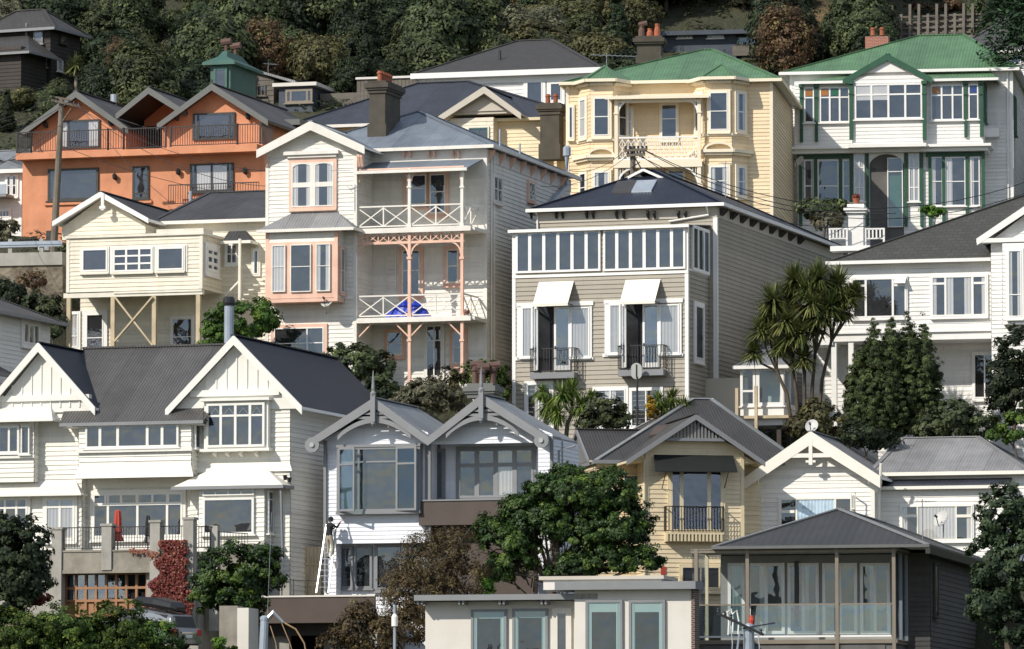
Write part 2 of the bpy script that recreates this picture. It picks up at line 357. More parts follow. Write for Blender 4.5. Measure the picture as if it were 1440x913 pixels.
def rail(H, p, q, h, mat_, name='railing', style='bars', step=.13, r=.018, parent=None, top=.05, low=.08, posts=0):
    mb = MB(); p = Vector(p); q = Vector(q); L = (q - p).length; up = Vector((0, 0, 1))
    mb.bar(p + up * h, q + up * h, top, top); mb.bar(p + up * low, q + up * low, top * .8, top * .8)
    if style == 'bars':
        n = max(2, int(L / step))
        for i in range(n + 1): c = p.lerp(q, i / n); mb.bar(c + up * low, c + up * h, r * 2, r * 2)
    elif style == 'x':
        n = max(1, round(L / step))
        for i in range(n):
            c0, c1 = p.lerp(q, i / n), p.lerp(q, (i + 1) / n)
            mb.bar(c0 + up * low, c1 + up * (h - top), r * 2, r * 2); mb.bar(c0 + up * (h - top), c1 + up * low, r * 2 - .004, r * 2 - .006)
            if i: mb.bar(c0 + up * low, c0 + up * h, r * 2 + .01, r * 2 + .01)
    elif style == 'lace':
        n = max(2, int(L / step))
        for i in range(n):
            c0, c1 = p.lerp(q, i / n), p.lerp(q, (i + 1) / n); cm_ = (c0 + c1) / 2; hh = h - top - low
            for s0, s1 in ((0, .5), (.5, 1)):
                mb.bar(c0 + up * (low + hh * s0), cm_ + up * (low + hh * (s0 + .25)), r * 2); mb.bar(cm_ + up * (low + hh * (s0 + .25)), c0 + up * (low + hh * s1), r * 2 - .003)
                mb.bar(c1 + up * (low + hh * s0), cm_ + up * (low + hh * (s0 + .25)), r * 2 - .002); mb.bar(cm_ + up * (low + hh * (s0 + .25)), c1 + up * (low + hh * s1), r * 2 - .004)
            mb.bar(c0 + up * low, c0 + up * h, r * 1.6)
    for i in range(posts):
        c = p.lerp(q, i / (posts - 1)) if posts > 1 else p; mb.bar(c, c + up * (h + .06), .09, .09)
    return obj(name, mb, mat_, parent or H.root)
SPLIT = {'batten', 'transom', 'vent_pipe', 'cowl', 'green_beam', 'barge_foot', 'corner_board', 'lace_bracket', 'bay_cornice', 'downpipe', 'boss', 'awning_arm', 'fence_post', 'conservatory_pier', 'lead_light', 'side_mullion', 'window_ledge', 'finial', 'rafter'}
def pieces(mb):
    bb = []
    for f in mb.f:
        p = [mb.v[i] for i in f]; bb.append([min(c[k] for c in p) - .006 for k in range(3)] + [max(c[k] for c in p) + .006 for k in range(3)])
    gid = list(range(len(bb)))
    def root(i):
        while gid[i] != i: gid[i] = gid[gid[i]]; i = gid[i]
        return i
    for i in range(len(bb)):
        for j in range(i):
            if all(bb[i][k] <= bb[j][k + 3] and bb[j][k] <= bb[i][k + 3] for k in range(3)): gid[root(i)] = root(j)
    out = {}
    for i in range(len(bb)): out.setdefault(root(i), []).append(i)
    return list(out.values())
def part(H, name, fn, mats, parent=None, **k):
    mb = MB(); fn(mb)
    if name in SPLIT and len(mb.f) < 800:
        gs = pieces(mb)
        if len(gs) > 1:
            off = [0]
            for f in mb.f: off.append(off[-1] + len(f))
            for g in gs:
                m2 = MB()
                for i in g: m2.face([mb.v[q] for q in mb.f[i]], mb.m[i], mb.uv[off[i]:off[i + 1]])
                o = obj(name, m2, mats, parent or H.root, **k)
            return o
    return obj(name, mb, mats, parent or H.root, **k)
def chimney(H, u, v, z0, z1, w, d, m, pots=2, potm='terracotta', ph=.5, name='chimney', parent=None, plain=False):
    mb = MB(); mb.box(u - w / 2, u + w / 2, v - d / 2, v + d / 2, z0, z1)
    if not plain:
        e = .07; hh = z1 - z0
        mb.box(u - w / 2 - e, u + w / 2 + e, v - d / 2 - e, v + d / 2 + e, z0 - .02, z0 + hh * .28); mb.box(u - w / 2 - e, u + w / 2 + e, v - d / 2 - e, v + d / 2 + e, z1 - hh * .17, z1 - hh * .12)
        mb.box(u - w / 2 - e * 3, u + w / 2 + e * 3, v - d / 2 - e * 3, v + d / 2 + e * 3, z1 - .2, z1 + .02); mb.box(u - w / 2 - e * 2, u + w / 2 + e * 2, v - d / 2 - e * 2, v + d / 2 + e * 2, z1 - .3, z1 - .19); mb.box(u - w / 2 - e, u + w / 2 + e, v - d / 2 - e, v + d / 2 + e, z1 + .019, z1 + .14)
    c = obj(name, mb, m, parent or H.root)
    for i in range(pots):
        t = MB(); x = u + (i - (pots - 1) / 2) * (w * .9 / max(1, pots)); zt = z1 + (.13 if not plain else -.01)
        t.lathe((x, v, zt), [(.15, 0), (.13, .06), (.12, ph * .7), (.155, ph * .75), (.155, ph * .86), (.12, ph * .9), (.12, ph)], 10); obj('chimney_pot', t, potm, c, smooth=False)
    return c
# ------------------------------------------------------------------ material table
mat('white', (.80, .79, .76), .5, .05, bump=.05)
mat('white_board', (.80, .79, .76), .55, .05, 'board', dirt=.10, dirtcol=(.45, .42, .36))
mat('cool_white', (.76, .78, .84), .5, .04, 'board', dirt=.06, dirtcol=(.5, .5, .5))
mat('old_white', (.78, .76, .70), .6, .08, 'board', dirt=.28, dirtcol=(.40, .34, .26))
mat('old_white_trim', (.74, .71, .65), .6, .1, dirt=.25, dirtcol=(.35, .3, .24))
mat('ivory', (.735, .72, .66), .55, .04, 'board', p=.22, dirt=.07, dirtcol=(.45, .42, .33))
mat('ivory_trim', (.74, .73, .68), .5, .04)
mat('cream', (.82, .66, .43), .55, .05, 'board', p=.2, dirt=.12, dirtcol=(.50, .40, .24))
mat('cottage_trim', (.80, .765, .68), .5, .05)
mat('cream_trim', (.83, .74, .57), .5, .05, dirt=.1, dirtcol=(.5, .42, .3))
mat('butter', (.77, .645, .43), .55, .06, 'board', dirt=.06, dirtcol=(.45, .38, .22))
mat('butter_trim', (.70, .60, .40), .5, .05)
mat('bungalow', (.75, .695, .57), .6, .08, 'board', p=.2, dirt=.35, dirtcol=(.48, .33, .18))
mat('bungalow_trim', (.74, .70, .60), .6, .1, dirt=.3, dirtcol=(.4, .32, .22))
mat('cottage_white', (.82, .80, .75), .55, .04, 'board', p=.2, dirt=.08, dirtcol=(.5, .45, .36))
mat('greige', (.36, .325, .265), .6, .06, 'board', p=.21, dirt=.1, dirtcol=(.22, .19, .14))
mat('greige_trim', (.50, .46, .39), .55, .06)
mat('pink', (.74, .47, .36), .6, .12, dirt=.35, dirtcol=(.42, .25, .16))
mat('orange', (.61, .26, .138), .8, .14, bump=.4, dirt=.45, dirtcol=(.40, .15, .06))
mat('dark_iron', (.02, .02, .022), .5, .2, metal=0)
mat('dark_frame', (.035, .033, .03), .45, .2)
mat('barge_dark', (.12, .125, .12), .5, .1)
mat('grey_trim', (.215, .222, .232), .5, .08)
mat('bronze', (.235, .20, .155), .45, .1, metal=.2)
mat('teal', (.045, .12, .095), .5, .2, dirt=.2)
mat('green_trim', (.018, .085, .045), .5, .15)
mat('terracotta', (.33, .10, .05), .8, .25, dirt=.4)
mat('old_clay', (.12, .07, .055), .85, .3, dirt=.4, dirtcol=(.04, .035, .03))
mat('stone_stack', (.075, .066, .052), .9, .25, 'paint', dirt=.5, dirtcol=(.03, .03, .028), bump=.6)
mat('red_brick', (.38, .10, .06), .85, .2, 'brick')
mat('brown_panel', (.075, .055, .045), .6, .12, dirt=.25, dirtcol=(.03, .025, .02))
mat('concrete', (.36, .345, .31), .9, .15, dirt=.5, dirtcol=(.12, .11, .09), bump=.4)
mat('pebble_dash', (.27, .25, .21), .95, .3, dirt=.4, bump=1.2)
mat('plaster', (.66, .63, .575), .85, .04, dirt=.12, dirtcol=(.4, .36, .3))
mat('old_stone', (.20, .17, .13), .95, .3, 'stone', dirt=.5)
mat('timber', (.40, .26, .14), .7, .25, dirt=.3)
mat('orange_timber', (.33, .165, .08), .55, .2)
mat('raw_timber', (.52, .43, .29), .8, .2, dirt=.4, dirtcol=(.2, .17, .12))
mat('weathered', (.15, .135, .115), .9, .25, 'board', p=.14, dirt=.4)
mat('dark_board', (.05, .042, .038), .85, .2, 'board', p=.2, dirt=.2)
mat('blue_grey', (.06, .075, .10), .7, .2, 'board', p=.3)
mat('roof_slate', (.030, .034, .048), .5, .25, 'corr', p=.2, bump=.2)
mat('roof_blue', (.165, .195, .235), .5, .18, 'corr', p=.16, bump=.3, dirt=.2, dirtcol=(.2, .19, .17))
mat('roof_black', (.012, .016, .030), .45, .3, 'corr', p=.16, dirt=.05, bump=.2, spec=.35)
mat('roof_char', (.080, .077, .075), .55, .15, 'corr', p=.135, bump=.6)
mat('roof_char_wide', (.036, .036, .036), .5, .12, 'corr', p=.30, bump=.3)
mat('roof_char_shade', (.010, .016, .032), .5, .12, 'corr', p=.135, bump=.3, spec=.3)  # charcoal roof darkened and blued to paint in the shade of the gable slopes
mat('roof_iron', (.24, .24, .245), .5, .15, 'corr', p=.14, dirt=.15, bump=.4)
mat('roof_grey', (.22, .235, .25), .5, .12, 'corr', p=.14, bump=.4)
mat('roof_green', (.082, .178, .084), .5, .2, 'corr', p=.17, bump=.34)
mat('roof_char_dark', (.045, .043, .042), .55, .15, 'corr', p=.135, bump=.35)
mat('brown_brick', (.11, .055, .04), .85, .2, 'brick')
mat('roof_dkbrown', (.055, .052, .050), .7, .2, 'tile', p=.3)
mat('roof_tile', (.062, .062, .055), .75, .2, 'tile', p=.36)
mat('roof_bung', (.048, .048, .053), .65, .25, 'corr', p=.2, bump=.3)
mat('canvas', (.80, .76, .66), .8, .05)
mat('dark_canvas', (.022, .025, .024), .8, .1, spec=.1)
mat('steel', (.45, .47, .48), .35, .1, metal=.7)
mat('galv', (.35, .40, .46), .4, .12, metal=.3)
mat('alu', (.62, .63, .64), .35, .05, metal=.6)
mat('dish_grey', (.48, .48, .46), .5, .08)
mat('pole_wood', (.17, .145, .115), .9, .3, dirt=.5)
mat('tarp', (.01, .04, .42), .45, .2)
mat('curtain', (.50, .49, .47), .8, .05)
mat('net_curtain', (.38, .38, .38), .8, .05)
mat('teal_blind', (.29, .37, .36), .8, .05)
mat('sky_blind', (.50, .64, .74), .8, .05)
mat('room_shade', (.018, .019, .023), .9, .85)  # near-black that carries the shade of deep rooms in its colour
mat('porch_grey', (.30, .30, .29), .8, .1)
mat('grey_board', (.085, .080, .074), .85, .2, 'board', p=.2, dirt=.2)
mat('interior_mid', (.13, .125, .12), .9, .3)
mat('red_cloth', (.42, .05, .03), .75, .15)
mat('black_plastic', (.012, .012, .013), .35, .2)
mat('car_silver', (.28, .29, .30), .28, .03, metal=.75, bump=0)
mat('chrome', (.55, .55, .56), .18, .03, metal=1, bump=0)
mat('tail_red', (.35, .015, .01), .25, .1, bump=0)
mat('rubber', (.015, .015, .015), .8, .1)
mat('bark', (.095, .075, .055), .95, .35, bump=1.0)
mat('pale_bark', (.24, .21, .18), .95, .3, bump=1.0)
mat('skin', (.50, .30, .21), .6, .05, bump=0)
mat('dark_knit', (.012, .014, .016), .9, .2)
mat('khaki', (.36, .32, .24), .9, .1)
mat('black_hair', (.02, .016, .014), .8, .2)
mat('stain_amber', (.35, .14, .03), .2, .1); mat('stain_green', (.02, .12, .07), .2, .1); mat('stain_blue', (.03, .06, .22), .2, .1)
mat('red_flower', (.35, .03, .03), .7, .3)
glassmat('glass'); glassmat('porch_glass', (.78, .83, .84), .07, 1.5); glassmat('clear_glass', (.93, .96, .97), .045, 1.0); glassmat('bright_glass', (.9, .97, .97), .05, 1.3)
glassmat('blue_glass', (.35, .5, .62), .05, 1.2)
leafmat('leaf_bush', '#2d3627', '#4c563b', '#7d8553')
leafmat('leaf_olive', '#3a3b27', '#5d5c3e', '#8d8859')
leafmat('leaf_dark', '#1f281e', '#33402c', '#525f40')
leafmat('leaf_grey', '#474939', '#6f6f58', '#97937a')
leafmat('leaf_pohutukawa', '#1c2b16', '#334a20', '#6f8338', .5, .25, .3)
leafmat('leaf_hedge', '#2a3c1a', '#48612a', '#84943f')
leafmat('leaf_cypress', '#232a1b', '#3d4628', '#5f663a', .7, .1, .2)
leafmat('leaf_conifer', '#18241a', '#2a3e2a', '#45603c', .7, .1, .2)
leafmat('leaf_brown', '#43362a', '#6e563f', '#938758', .6)
leafmat('leaf_bronze', '#3f3927', '#695d40', '#93895a', .6)
leafmat('leaf_red', '#5c2c28', '#8a483f', '#b38566', .5, .3)
leafmat('leaf_cabbage', '#343e24', '#626e3e', '#a09c62', .45, .2)
leafmat('leaf_yucca', '#2b3a1a', '#5a6c30', '#97a058', .45, .2)
leafmat('leaf_gold', '#5a4010', '#94701c', '#b8942c', .6)
leafmat('leaf_lime', '#35501a', '#587c2a', '#86a844', .5, .35)
# ------------------------------------------------------------------ foliage
def leaf_mesh(name, C, Nn, size, tone, matn, asp=.5):
    n = len(C); r = RNG.normal(size=(n, 3)); t = np.cross(Nn, r); t /= np.linalg.norm(t, axis=1)[:, None] + 1e-9
    b = np.cross(Nn, t); L = (size * np.clip(RNG.lognormal(-.06, .36, n), .4, 2.0))[:, None]
    v = np.empty((n, 4, 3)); v[:, 0] = C - t * L / 2; v[:, 1] = C + b * L * asp / 2; v[:, 2] = C + t * L / 2; v[:, 3] = C - b * L * asp / 2
    me = bpy.data.meshes.new(name); me.vertices.add(n * 4); me.vertices.foreach_set('co', v.ravel())
    me.loops.add(n * 4); me.loops.foreach_set('vertex_index', np.arange(n * 4, dtype=np.int32))
    me.polygons.add(n); me.polygons.foreach_set('loop_start', np.arange(0, n * 4, 4, dtype=np.int32)); me.polygons.foreach_set('loop_total', np.full(n, 4, dtype=np.int32))
    uv = me.uv_layers.new(name='UVMap'); u = np.zeros((n, 4, 2)); u[:, :, 0] = np.clip(tone, 0.01, .99)[:, None]; u[:, :, 1] = RNG.random(n)[:, None]
    uv.data.foreach_set('uv', u.ravel()); me.materials.append(m_(matn)); me.update(calc_edges=True); me.validate(); return me
def crown_mesh(name, blobs, matn, leaf=.16, dens=9.0, per=45, cr=.42, asp=.62, under=-.92, spread=.7, wild=.16):
    """blobs: [(centre, (rx,ry,rz))]; clumps of leaves over every blob's surface (and a few inside)."""
    C = []; N_ = []; T = []; leaf *= 1.3
    for c, r in blobs:
        c = np.array(c); r = np.array(r); area = 4 * pi * ((r[0] * r[1]) ** 1.6 / 3 + (r[0] * r[2]) ** 1.6 / 3 + (r[1] * r[2]) ** 1.6 / 3) ** (1 / 1.6)
        k = max(6, int(area * dens * 2.1 / 10)); d = RNG.normal(size=(k * 2, 3)); d /= np.linalg.norm(d, axis=1)[:, None]
        d = d[d[:, 2] > under][:k]; rad = RNG.uniform(.62, 1.02, len(d)) + (RNG.random(len(d)) < wild) * RNG.uniform(.05, .26, len(d)); cc = c + d * r * rad[:, None]
        tn = RNG.normal(.42, .19, len(d))
        for i in range(len(d)):
            m = int(per * 1.15 * RNG.uniform(.6, 1.3)); s = cr * RNG.uniform(.65, 1.3)
            o = RNG.normal(size=(m, 3)); o /= np.linalg.norm(o, axis=1)[:, None] + 1e-9; o *= (RNG.random(m) ** .45)[:, None] * s * np.array([1, 1, .75])
            C.append(cc[i] + o); nn = d[i] * .9 + np.array([0, 0, .4]) + o / s * .6 + RNG.normal(size=(m, 3)) * spread * .5
            N_.append(nn / (np.linalg.norm(nn, axis=1)[:, None] + 1e-9)); T.append(tn[i] + RNG.normal(0, .13, m))
    C = np.concatenate(C); N_ = np.concatenate(N_); T = np.concatenate(T)
    return leaf_mesh(name, C, N_, leaf, T, matn, asp)
def limbs(mb, base, tips, r0, wig=.15, frac=.45):
    base = Vector(base)
    top = sum((Vector(t) for t in tips), Vector()) / len(tips); fork = base.lerp(top, frac)
    mb.tube([base, base.lerp(fork, .5) + Vector((random.uniform(-wig, wig) * .4, 0, 0)), fork], [r0, r0 * .85, r0 * .75], 7)
    for t in tips:
        t = Vector(t); m1 = fork.lerp(t, .45) + Vector((random.uniform(-wig, wig), random.uniform(-wig, wig), wig))
        mb.tube([fork, m1, t], [r0 * .55, r0 * .35, r0 * .12], 5)
        for k in range(2):
            e = m1.lerp(t, .5) + Vector((random.uniform(-1, 1), random.uniform(-1, 1), random.uniform(.1, 1))) * (t - fork).length * .3
            mb.tube([m1, e], [r0 * .22, r0 * .06], 4)
def pxb(lst, Y, dr=.85):
    o = []
    for q in lst:
        cx, cy, rx, ry = q[:4]; dy = q[4] if len(q) > 4 else 0; y = Y + dy; s = y / FPX
        o.append((tuple(P(cx, cy, y)), (rx * s, max(rx, ry) * s * dr * .9, ry * s)))
    return o
def plant(name, label, cat, base, blobs, matn, Y, trunk=True, tr=.16, bark='bark', group=None, twigs=0, **kw):
    b = P(base[0], base[1], Y); root = empty(name, b, label, cat, 0, group)
    bl = [((c[0] - b.x, c[1] - b.y, c[2] - b.z), r) for c, r in pxb(blobs, Y)]
    mesh_obj('crown', crown_mesh('crown', bl, matn, **kw), root)
    if trunk:
        mb = MB(); limbs(mb, (0, 0, -.6), [Vector(c) for c, r in bl], tr)
        for k in range(twigs):
            c, r = random.choice(bl); a = Vector(c) + Vector((random.uniform(-1, 1) * r[0], random.uniform(-1, 1) * r[1], random.uniform(-1, .9) * r[2]))
            st = Vector((0, 0, 0)).lerp(Vector(c), random.uniform(.3, .9)); mb.tube([st, st.lerp(a, .5) + Vector((0, 0, .2)), a], [.035, .025, .008], 4)
        obj('trunk', mb, bark, root)
    return root
def straps(heads, n, L, w, droop=.5):
    mb = MB()
    for c, s in heads:
        c = Vector(c)
        for i in range(int(n)):
            z = random.uniform(-.55, 1); a = random.uniform(0, 2 * pi); h = sqrt(max(0, 1 - z * z)); d = Vector((h * cos(a), h * sin(a), z)); l = L * s * random.uniform(.7, 1.15)
            side = d.cross(Vector((0, 0, 1))).normalized() if h > .05 else Vector((1, 0, 0)); tn = min(.98, max(.02, random.gauss(.45, .18) + (.25 if z < -.3 and random.random() < .4 else 0)))
            pts = [c + d * .05, c + d * l * .5 + Vector((0, 0, -droop * l * .10)), c + d * l * .92 + Vector((0, 0, -droop * l * (.45 if z < .6 else .15)))]; ws = [w * .7, w, w * .15]
            for k in range(2):
                mb.face([pts[k] - side * ws[k] / 2, pts[k] + side * ws[k] / 2, pts[k + 1] + side * ws[k + 1] / 2, pts[k + 1] - side * ws[k + 1] / 2], 0, [(tn, .5)] * 4)
    return mb
def palm(name, label, cat, base, heads, Y, matn='leaf_cabbage', n=130, L=.95, w=.06, tr=.1, group=None, droop=.5, fork=.45, bark='pale_bark'):
    b = P(base[0], base[1], Y); root = empty(name, b, label, cat, 0, group)
    hs = [(P(x, y, Y + dy) - b, s) for x, y, s, dy in heads]
    obj('crown', straps(hs, n, L, w, droop), matn, root)
    mb = MB(); hv = sorted((h for h, s in hs), key=lambda h: h.x); k = max(1, min(5, len(hv) // 3))
    for g in range(k):
        grp = hv[g * len(hv) // k:(g + 1) * len(hv) // k]; m = sum(grp, Vector()) / len(grp); lo = min(h.z for h in grp); bx = (g - (k - 1) / 2) * tr * 3.4
        fk = Vector((bx + (m.x - bx) * .55, m.y * .5, max(.4, lo * .72))); mb.tube([Vector((bx, (g % 2) * tr * 2, -.5)), Vector((bx + (m.x - bx) * .18, (g % 2) * tr, fk.z * .5)), fk], [tr * 1.15, tr, tr * .85], 7)
        for h in grp: mb.tube([fk, fk.lerp(h, .55) + Vector(((h.x - fk.x) * .12, 0, -.12)), h], [tr * .8, tr * .6, tr * .5], 6)
    obj('trunk', mb, bark, root); return root
def chim(H, W, x, y0, y1, w, d, b, m, pots=2, ph=.5, potm='terracotta', axis='u', **k):
    """chimney placed on wall frame W at outward offset b, seen from pixel row y1 (top of stack) to y0 (roof)."""
    a = W.a(x, (y0 + y1) / 2, b); p = W.pt(a, b, 0); z0, z1 = W.z(x, y0, b), W.z(x, y1, b)
    c = chimney(H, p.x, p.y, z0, z1, w, d, m, 0, **k)
    for i in range(pots):
        t = MB(); o = (i - (pots - 1) / 2); q = (p.x + (o * w * .8 / pots if axis == 'u' else 0), p.y + (o * d * .8 / pots if axis == 'v' else 0), z1 + .12)
        t.lathe(q, [(.15, 0), (.13, .06), (.12, ph * .7), (.155, ph * .75), (.155, ph * .86), (.12, ph * .9), (.12, ph)], 10); obj('chimney_pot', t, potm, c)
    return c
def wires_rail(*a, **k): pass
def brackets(W, xs, y0, y1, m, b=.0, w=.09, d=.28, parent=None):
    mb = MB()
    for x in xs:
        ym = (y0 + y1) / 2 if not callable(y0) else None
        a = W.a(x, ym if ym else y0(x), b); z1 = W.z(x, y0 if not callable(y0) else y0(x), b); z0 = W.z(x, y1 if not callable(y1) else y1(x), b)
        mb.wprism(W.sub(a - w / 2, b, 90), [(0, z0), (0, z1), (-d, z1), (-d, z1 - .12), (-d * .35, z0 + .05)], 0, w)
    return obj('bracket', mb, m, parent or W.H.root) if mb.f else None
# ================================================================== 1. tan house with juliet balconies
H = House('house', 'tall tan weatherboard house with a black hip roof, glazed top storey and two cream awnings', 'house', 722, 585, 258, 18); F = H.F; TAN = H
a1 = F.a(967, 450); R = F.sub(a1, 0, 90); VM = R.a(996, 400); M = H.W(0, VM); aR = M.a(1008, 400); RS = M.sub(aR, 0, 90); L = RS.a(1185, 380)
zs = F.z(845, 321); ze = M.z(860, 291, .45)
block(F, 0, a1, -3, zs, VM + .1, 'greige', .21, .035, corner='white')
block(M, .02, aR, -3, ze - .12, L, 'greige', .21, .03)
H.pad(-.5, aR + .5, -1, L + 1, -.5)
def f(mb):
    mb.wbox(M, aR - .16, aR + .05, -.1, .06, -3, ze - .6); mb.wbox(F, 0, a1 + .05, .0, .07, F.z(845, 388), F.z(845, 384)); mb.wbox(R, 0, VM, .0, .06, R.z(985, 386), R.z(985, 383.5))
part(H, 'corner_board', f, 'white')
def f(mb):
    z = M.z(990, 300, .1); mb.tube([M.pt(aR - .35, .5, ze - .1), M.pt(aR - .35, .12, ze - .5), M.pt(aR - 2.3, .12, ze - .75)], .05); mb.tube([M.pt(.1, .45, ze - .1), M.pt(.1, .1, ze - .25), M.pt(.1, .1, ze - 1.1)], .05)
part(H, 'downpipe', f, 'white')
part(H, 'frieze', lambda mb: (mb.wbox(M, .0, aR + .03, 0, .06, ze - .62, ze - .12), mb.wbox(RS, 0, L, 0, .05, ze - .62, ze - .12)), 'greige_trim')
for x in (748, 783, 792, 826, 835, 868, 878, 912, 921, 955, 965): brackets(M, [x], 297, 308, 'dark_frame', .06)
for i in range(9):
    for dx in (0, .32): brackets(RS, [], 0, 0, 'white'); mb = MB(); c = RS.sub(.35 + i * 1.75 + dx, .05, 90); mb.wprism(c, [(0, ze - .5), (0, ze - .15), (-.3, ze - .15), (-.3, ze - .25), (-.1, ze - .45)], 0, .1); obj('bracket', mb, 'dark_frame', H.root)
hw = (aR + .75) / 2
r = hip(M, -.3, aR + .45, ze, .45, -L - .4, M.z(905, 241, -hw) - ze, 'roof_black', ridge='b')
zg = M.z(905, 259, -hw + 1.5)
g = gable(M, M.a(861, 256, -hw + 1.5), M.a(949, 256, -hw + 1.5), zg, M.z(905, 237.5, -hw + 1.5) - zg, -hw + 1.5, -hw - 4, 'roof_black', 'white', bw=.1, parent=H.root, name='gablet_roof')
part(H, 'gablet', lambda mb: mb.wprism(M, [(M.a(868, 256, -hw), zg - .3), (M.a(942, 256, -hw), zg - .3), (M.a(905, 256, -hw), M.z(905, 241, -hw + 1.4))], -hw + .5, -hw + 1.35), 'greige_trim')
def f(mb):  # skylights on the front slope
    for x0, x1 in ((860, 888), (888, 916)):
        rr = (M.z(905, 241, -hw) - ze) / (hw); pz = lambda b: ze + (.45 - b) * rr + .09
        p = [M.pt(M.a(x + o, 275, b), b, pz(b) + dz) for b, o in ((-1.35, 0), (-2.75, 8)) for x in (x0, x1) for dz in (-.12, 0)]
        mb.hexa([p[0], p[2], p[6], p[4], p[1], p[3], p[7], p[5]], 0 if x0 > 870 else 1)
part(H, 'skylight', f, ['galv', 'dark_frame'])
lean(F, -.15, a1 + .12, F.z(845, 320, .25), F.z(845, 320, .25) + .35, .25, -VM - .02, 'roof_char')
win(F, (726, 325, 845, 383), (1,) * 6, mw=.15, fw=.1, b=.02, sill=False); win(F, (849, 321, 964.5, 380), (1,) * 6, mw=.15, fw=.1, b=.02, sill=False)
win(R, (972, 320, 995.5, 384), (1, 1, 1), mw=.18, fw=.15, b=.02, sill=False); win(R, (976.5, 431, 987, 505), (1,), tm='white', tw=.2, b=.03)
def french(x0, x1, yt, yb, dx, yl):
    w = x1 - x0; A = lambda t: x0 + w * t
    for t0, t1 in ((.05, .20), (.71, .97)): win(F, (A(t0), yt + 6, A(t1), yb - 4), (1,), fw=.07, b=.03, cur='F', cm='net_curtain')
    part(H, 'window_trim', lambda mb: [mb.wbox(F, F.a(p, yt), F.a(q, yt), 0, .1, F.z((p + q) / 2, u), F.z((p + q) / 2, v)) for p, q, v, u in ((x0 - 2, x1 + 2, yt - 1, yt + 5), (x0 - 1, A(.05), yt + 5, yb), (A(.97), x1, yt + 5, yb), (x0 - 4, A(.22), yb - 4, yb), (A(.71), x1 + 2, yb - 4, yb))], 'white')
    part(H, 'doorway', lambda mb: mb.wbox(F, F.a(A(.22), yl), F.a(A(.71), yl), .0, .045, F.z(A(.46), yl), F.z(A(.46), yt + 5)), 'room_shade')  # flat panel on the wall; shade of the open room put into its colour
    zb, zt = F.z(A(.5), yl), F.z(A(.5), yt + 6)
    h = F.sub(F.a(A(.22), 460), .06, -62); Hn = .85
    def leaf(W, a0, n):
        mb = MB(); fw = .1
        for q in ((a0, a0 + fw, zb, zt), (a0 + Hn - fw, a0 + Hn, zb, zt), (a0 + fw, a0 + Hn - fw, zt - fw, zt), (a0 + fw, a0 + Hn - fw, zb, zb + .25)): mb.wbox(W, q[0], q[1], -.02, .03, q[2], q[3])
        o = obj('french_door', mb, 'white', H.root); g = MB(); g.wbox(W, a0 + fw, a0 + Hn - fw, 0, .008, zb + .25, zt - fw); obj('glass_pane', g, 'glass', o)
        k = MB(); k.lathe(W.pt(a0 + .06, .06, zb + 1.1), [(.03, -.06), (.03, .06)], 6); obj('handle', k, 'dark_iron', o)
    leaf(h, 0, 1); d = F.a(A(.71), 460) - F.a(A(.49), 460); Hn = d; leaf(F.sub(0, .07), F.a(A(.49), 460), 2)
    # balconette
    p0, p1 = F.a(A(.16), 505, .6), F.a(A(.16) + dx, 505, .6); zf = F.z(A(.4), yl + 2, .6)
    part(H, 'balcony_floor', lambda mb: mb.wbox(F, p0, p1, .04, .65, zf - .28, zf), 'grey_trim')
    for q in ((F.pt(p0, .6, zf), F.pt(p1, .6, zf)), (F.pt(p0, .05, zf), F.pt(p0, .6, zf)), (F.pt(p1, .6, zf), F.pt(p1, .05, zf))): rail(H, *q, 1.12, 'dark_iron', 'balcony_railing', step=.13, r=.012, top=.04)
french(729, 833, 426, 507, 62, 522); french(852, 959, 422, 502, 64, 518)
for x in (758, 880):
    dy = -3 if x > 800 else 0; t0, t1 = F.a(x, 396, .05), F.a(x + 49, 396, .05); zt = F.z(x + 24, 396 + dy, .06); zb = F.z(x + 13, 427 + dy, 1.0)
    mb = MB(); mb.hexa([F.pt(t0, .06, zt - .03), F.pt(t0, 1.0, zb - .03), F.pt(t1, 1.0, zb - .03), F.pt(t1, .06, zt - .03), F.pt(t0, .06, zt), F.pt(t0, 1.0, zb), F.pt(t1, 1.0, zb), F.pt(t1, .06, zt)])
    mb.wbox(F, t0, t1, .98, 1.0, zb - .12, zb - .02); o = obj('awning', mb, 'canvas', H.root)
    k = MB(); [k.bar(F.pt(t, .95, zb), F.pt(t, .05, zb - .02), .03) for t in (t0 + .05, t1 - .05)]; obj('awning_arm', k, 'dark_iron', o)
for q in ((742, 540, 775, 600), (838, 548, 880, 600)): win(F, q, (1, 1), tm='white', tw=.14, cur='RL')
win(F, (888, 548, 930, 600), (1, 1), tm='white', tw=.1, name='glazed_door')
part(H, 'side_wall', lambda mb: mb.wbox(RS, -2.9, 3.0, .35, .7, -4, RS.z(985, 531)), 'plaster') if 0 else part(H, 'low_wall', lambda mb: mb.wbox(M, aR - 2.2, aR + 1.6, .3, .6, -4, M.z(975, 533, .6)), 'greige_trim')
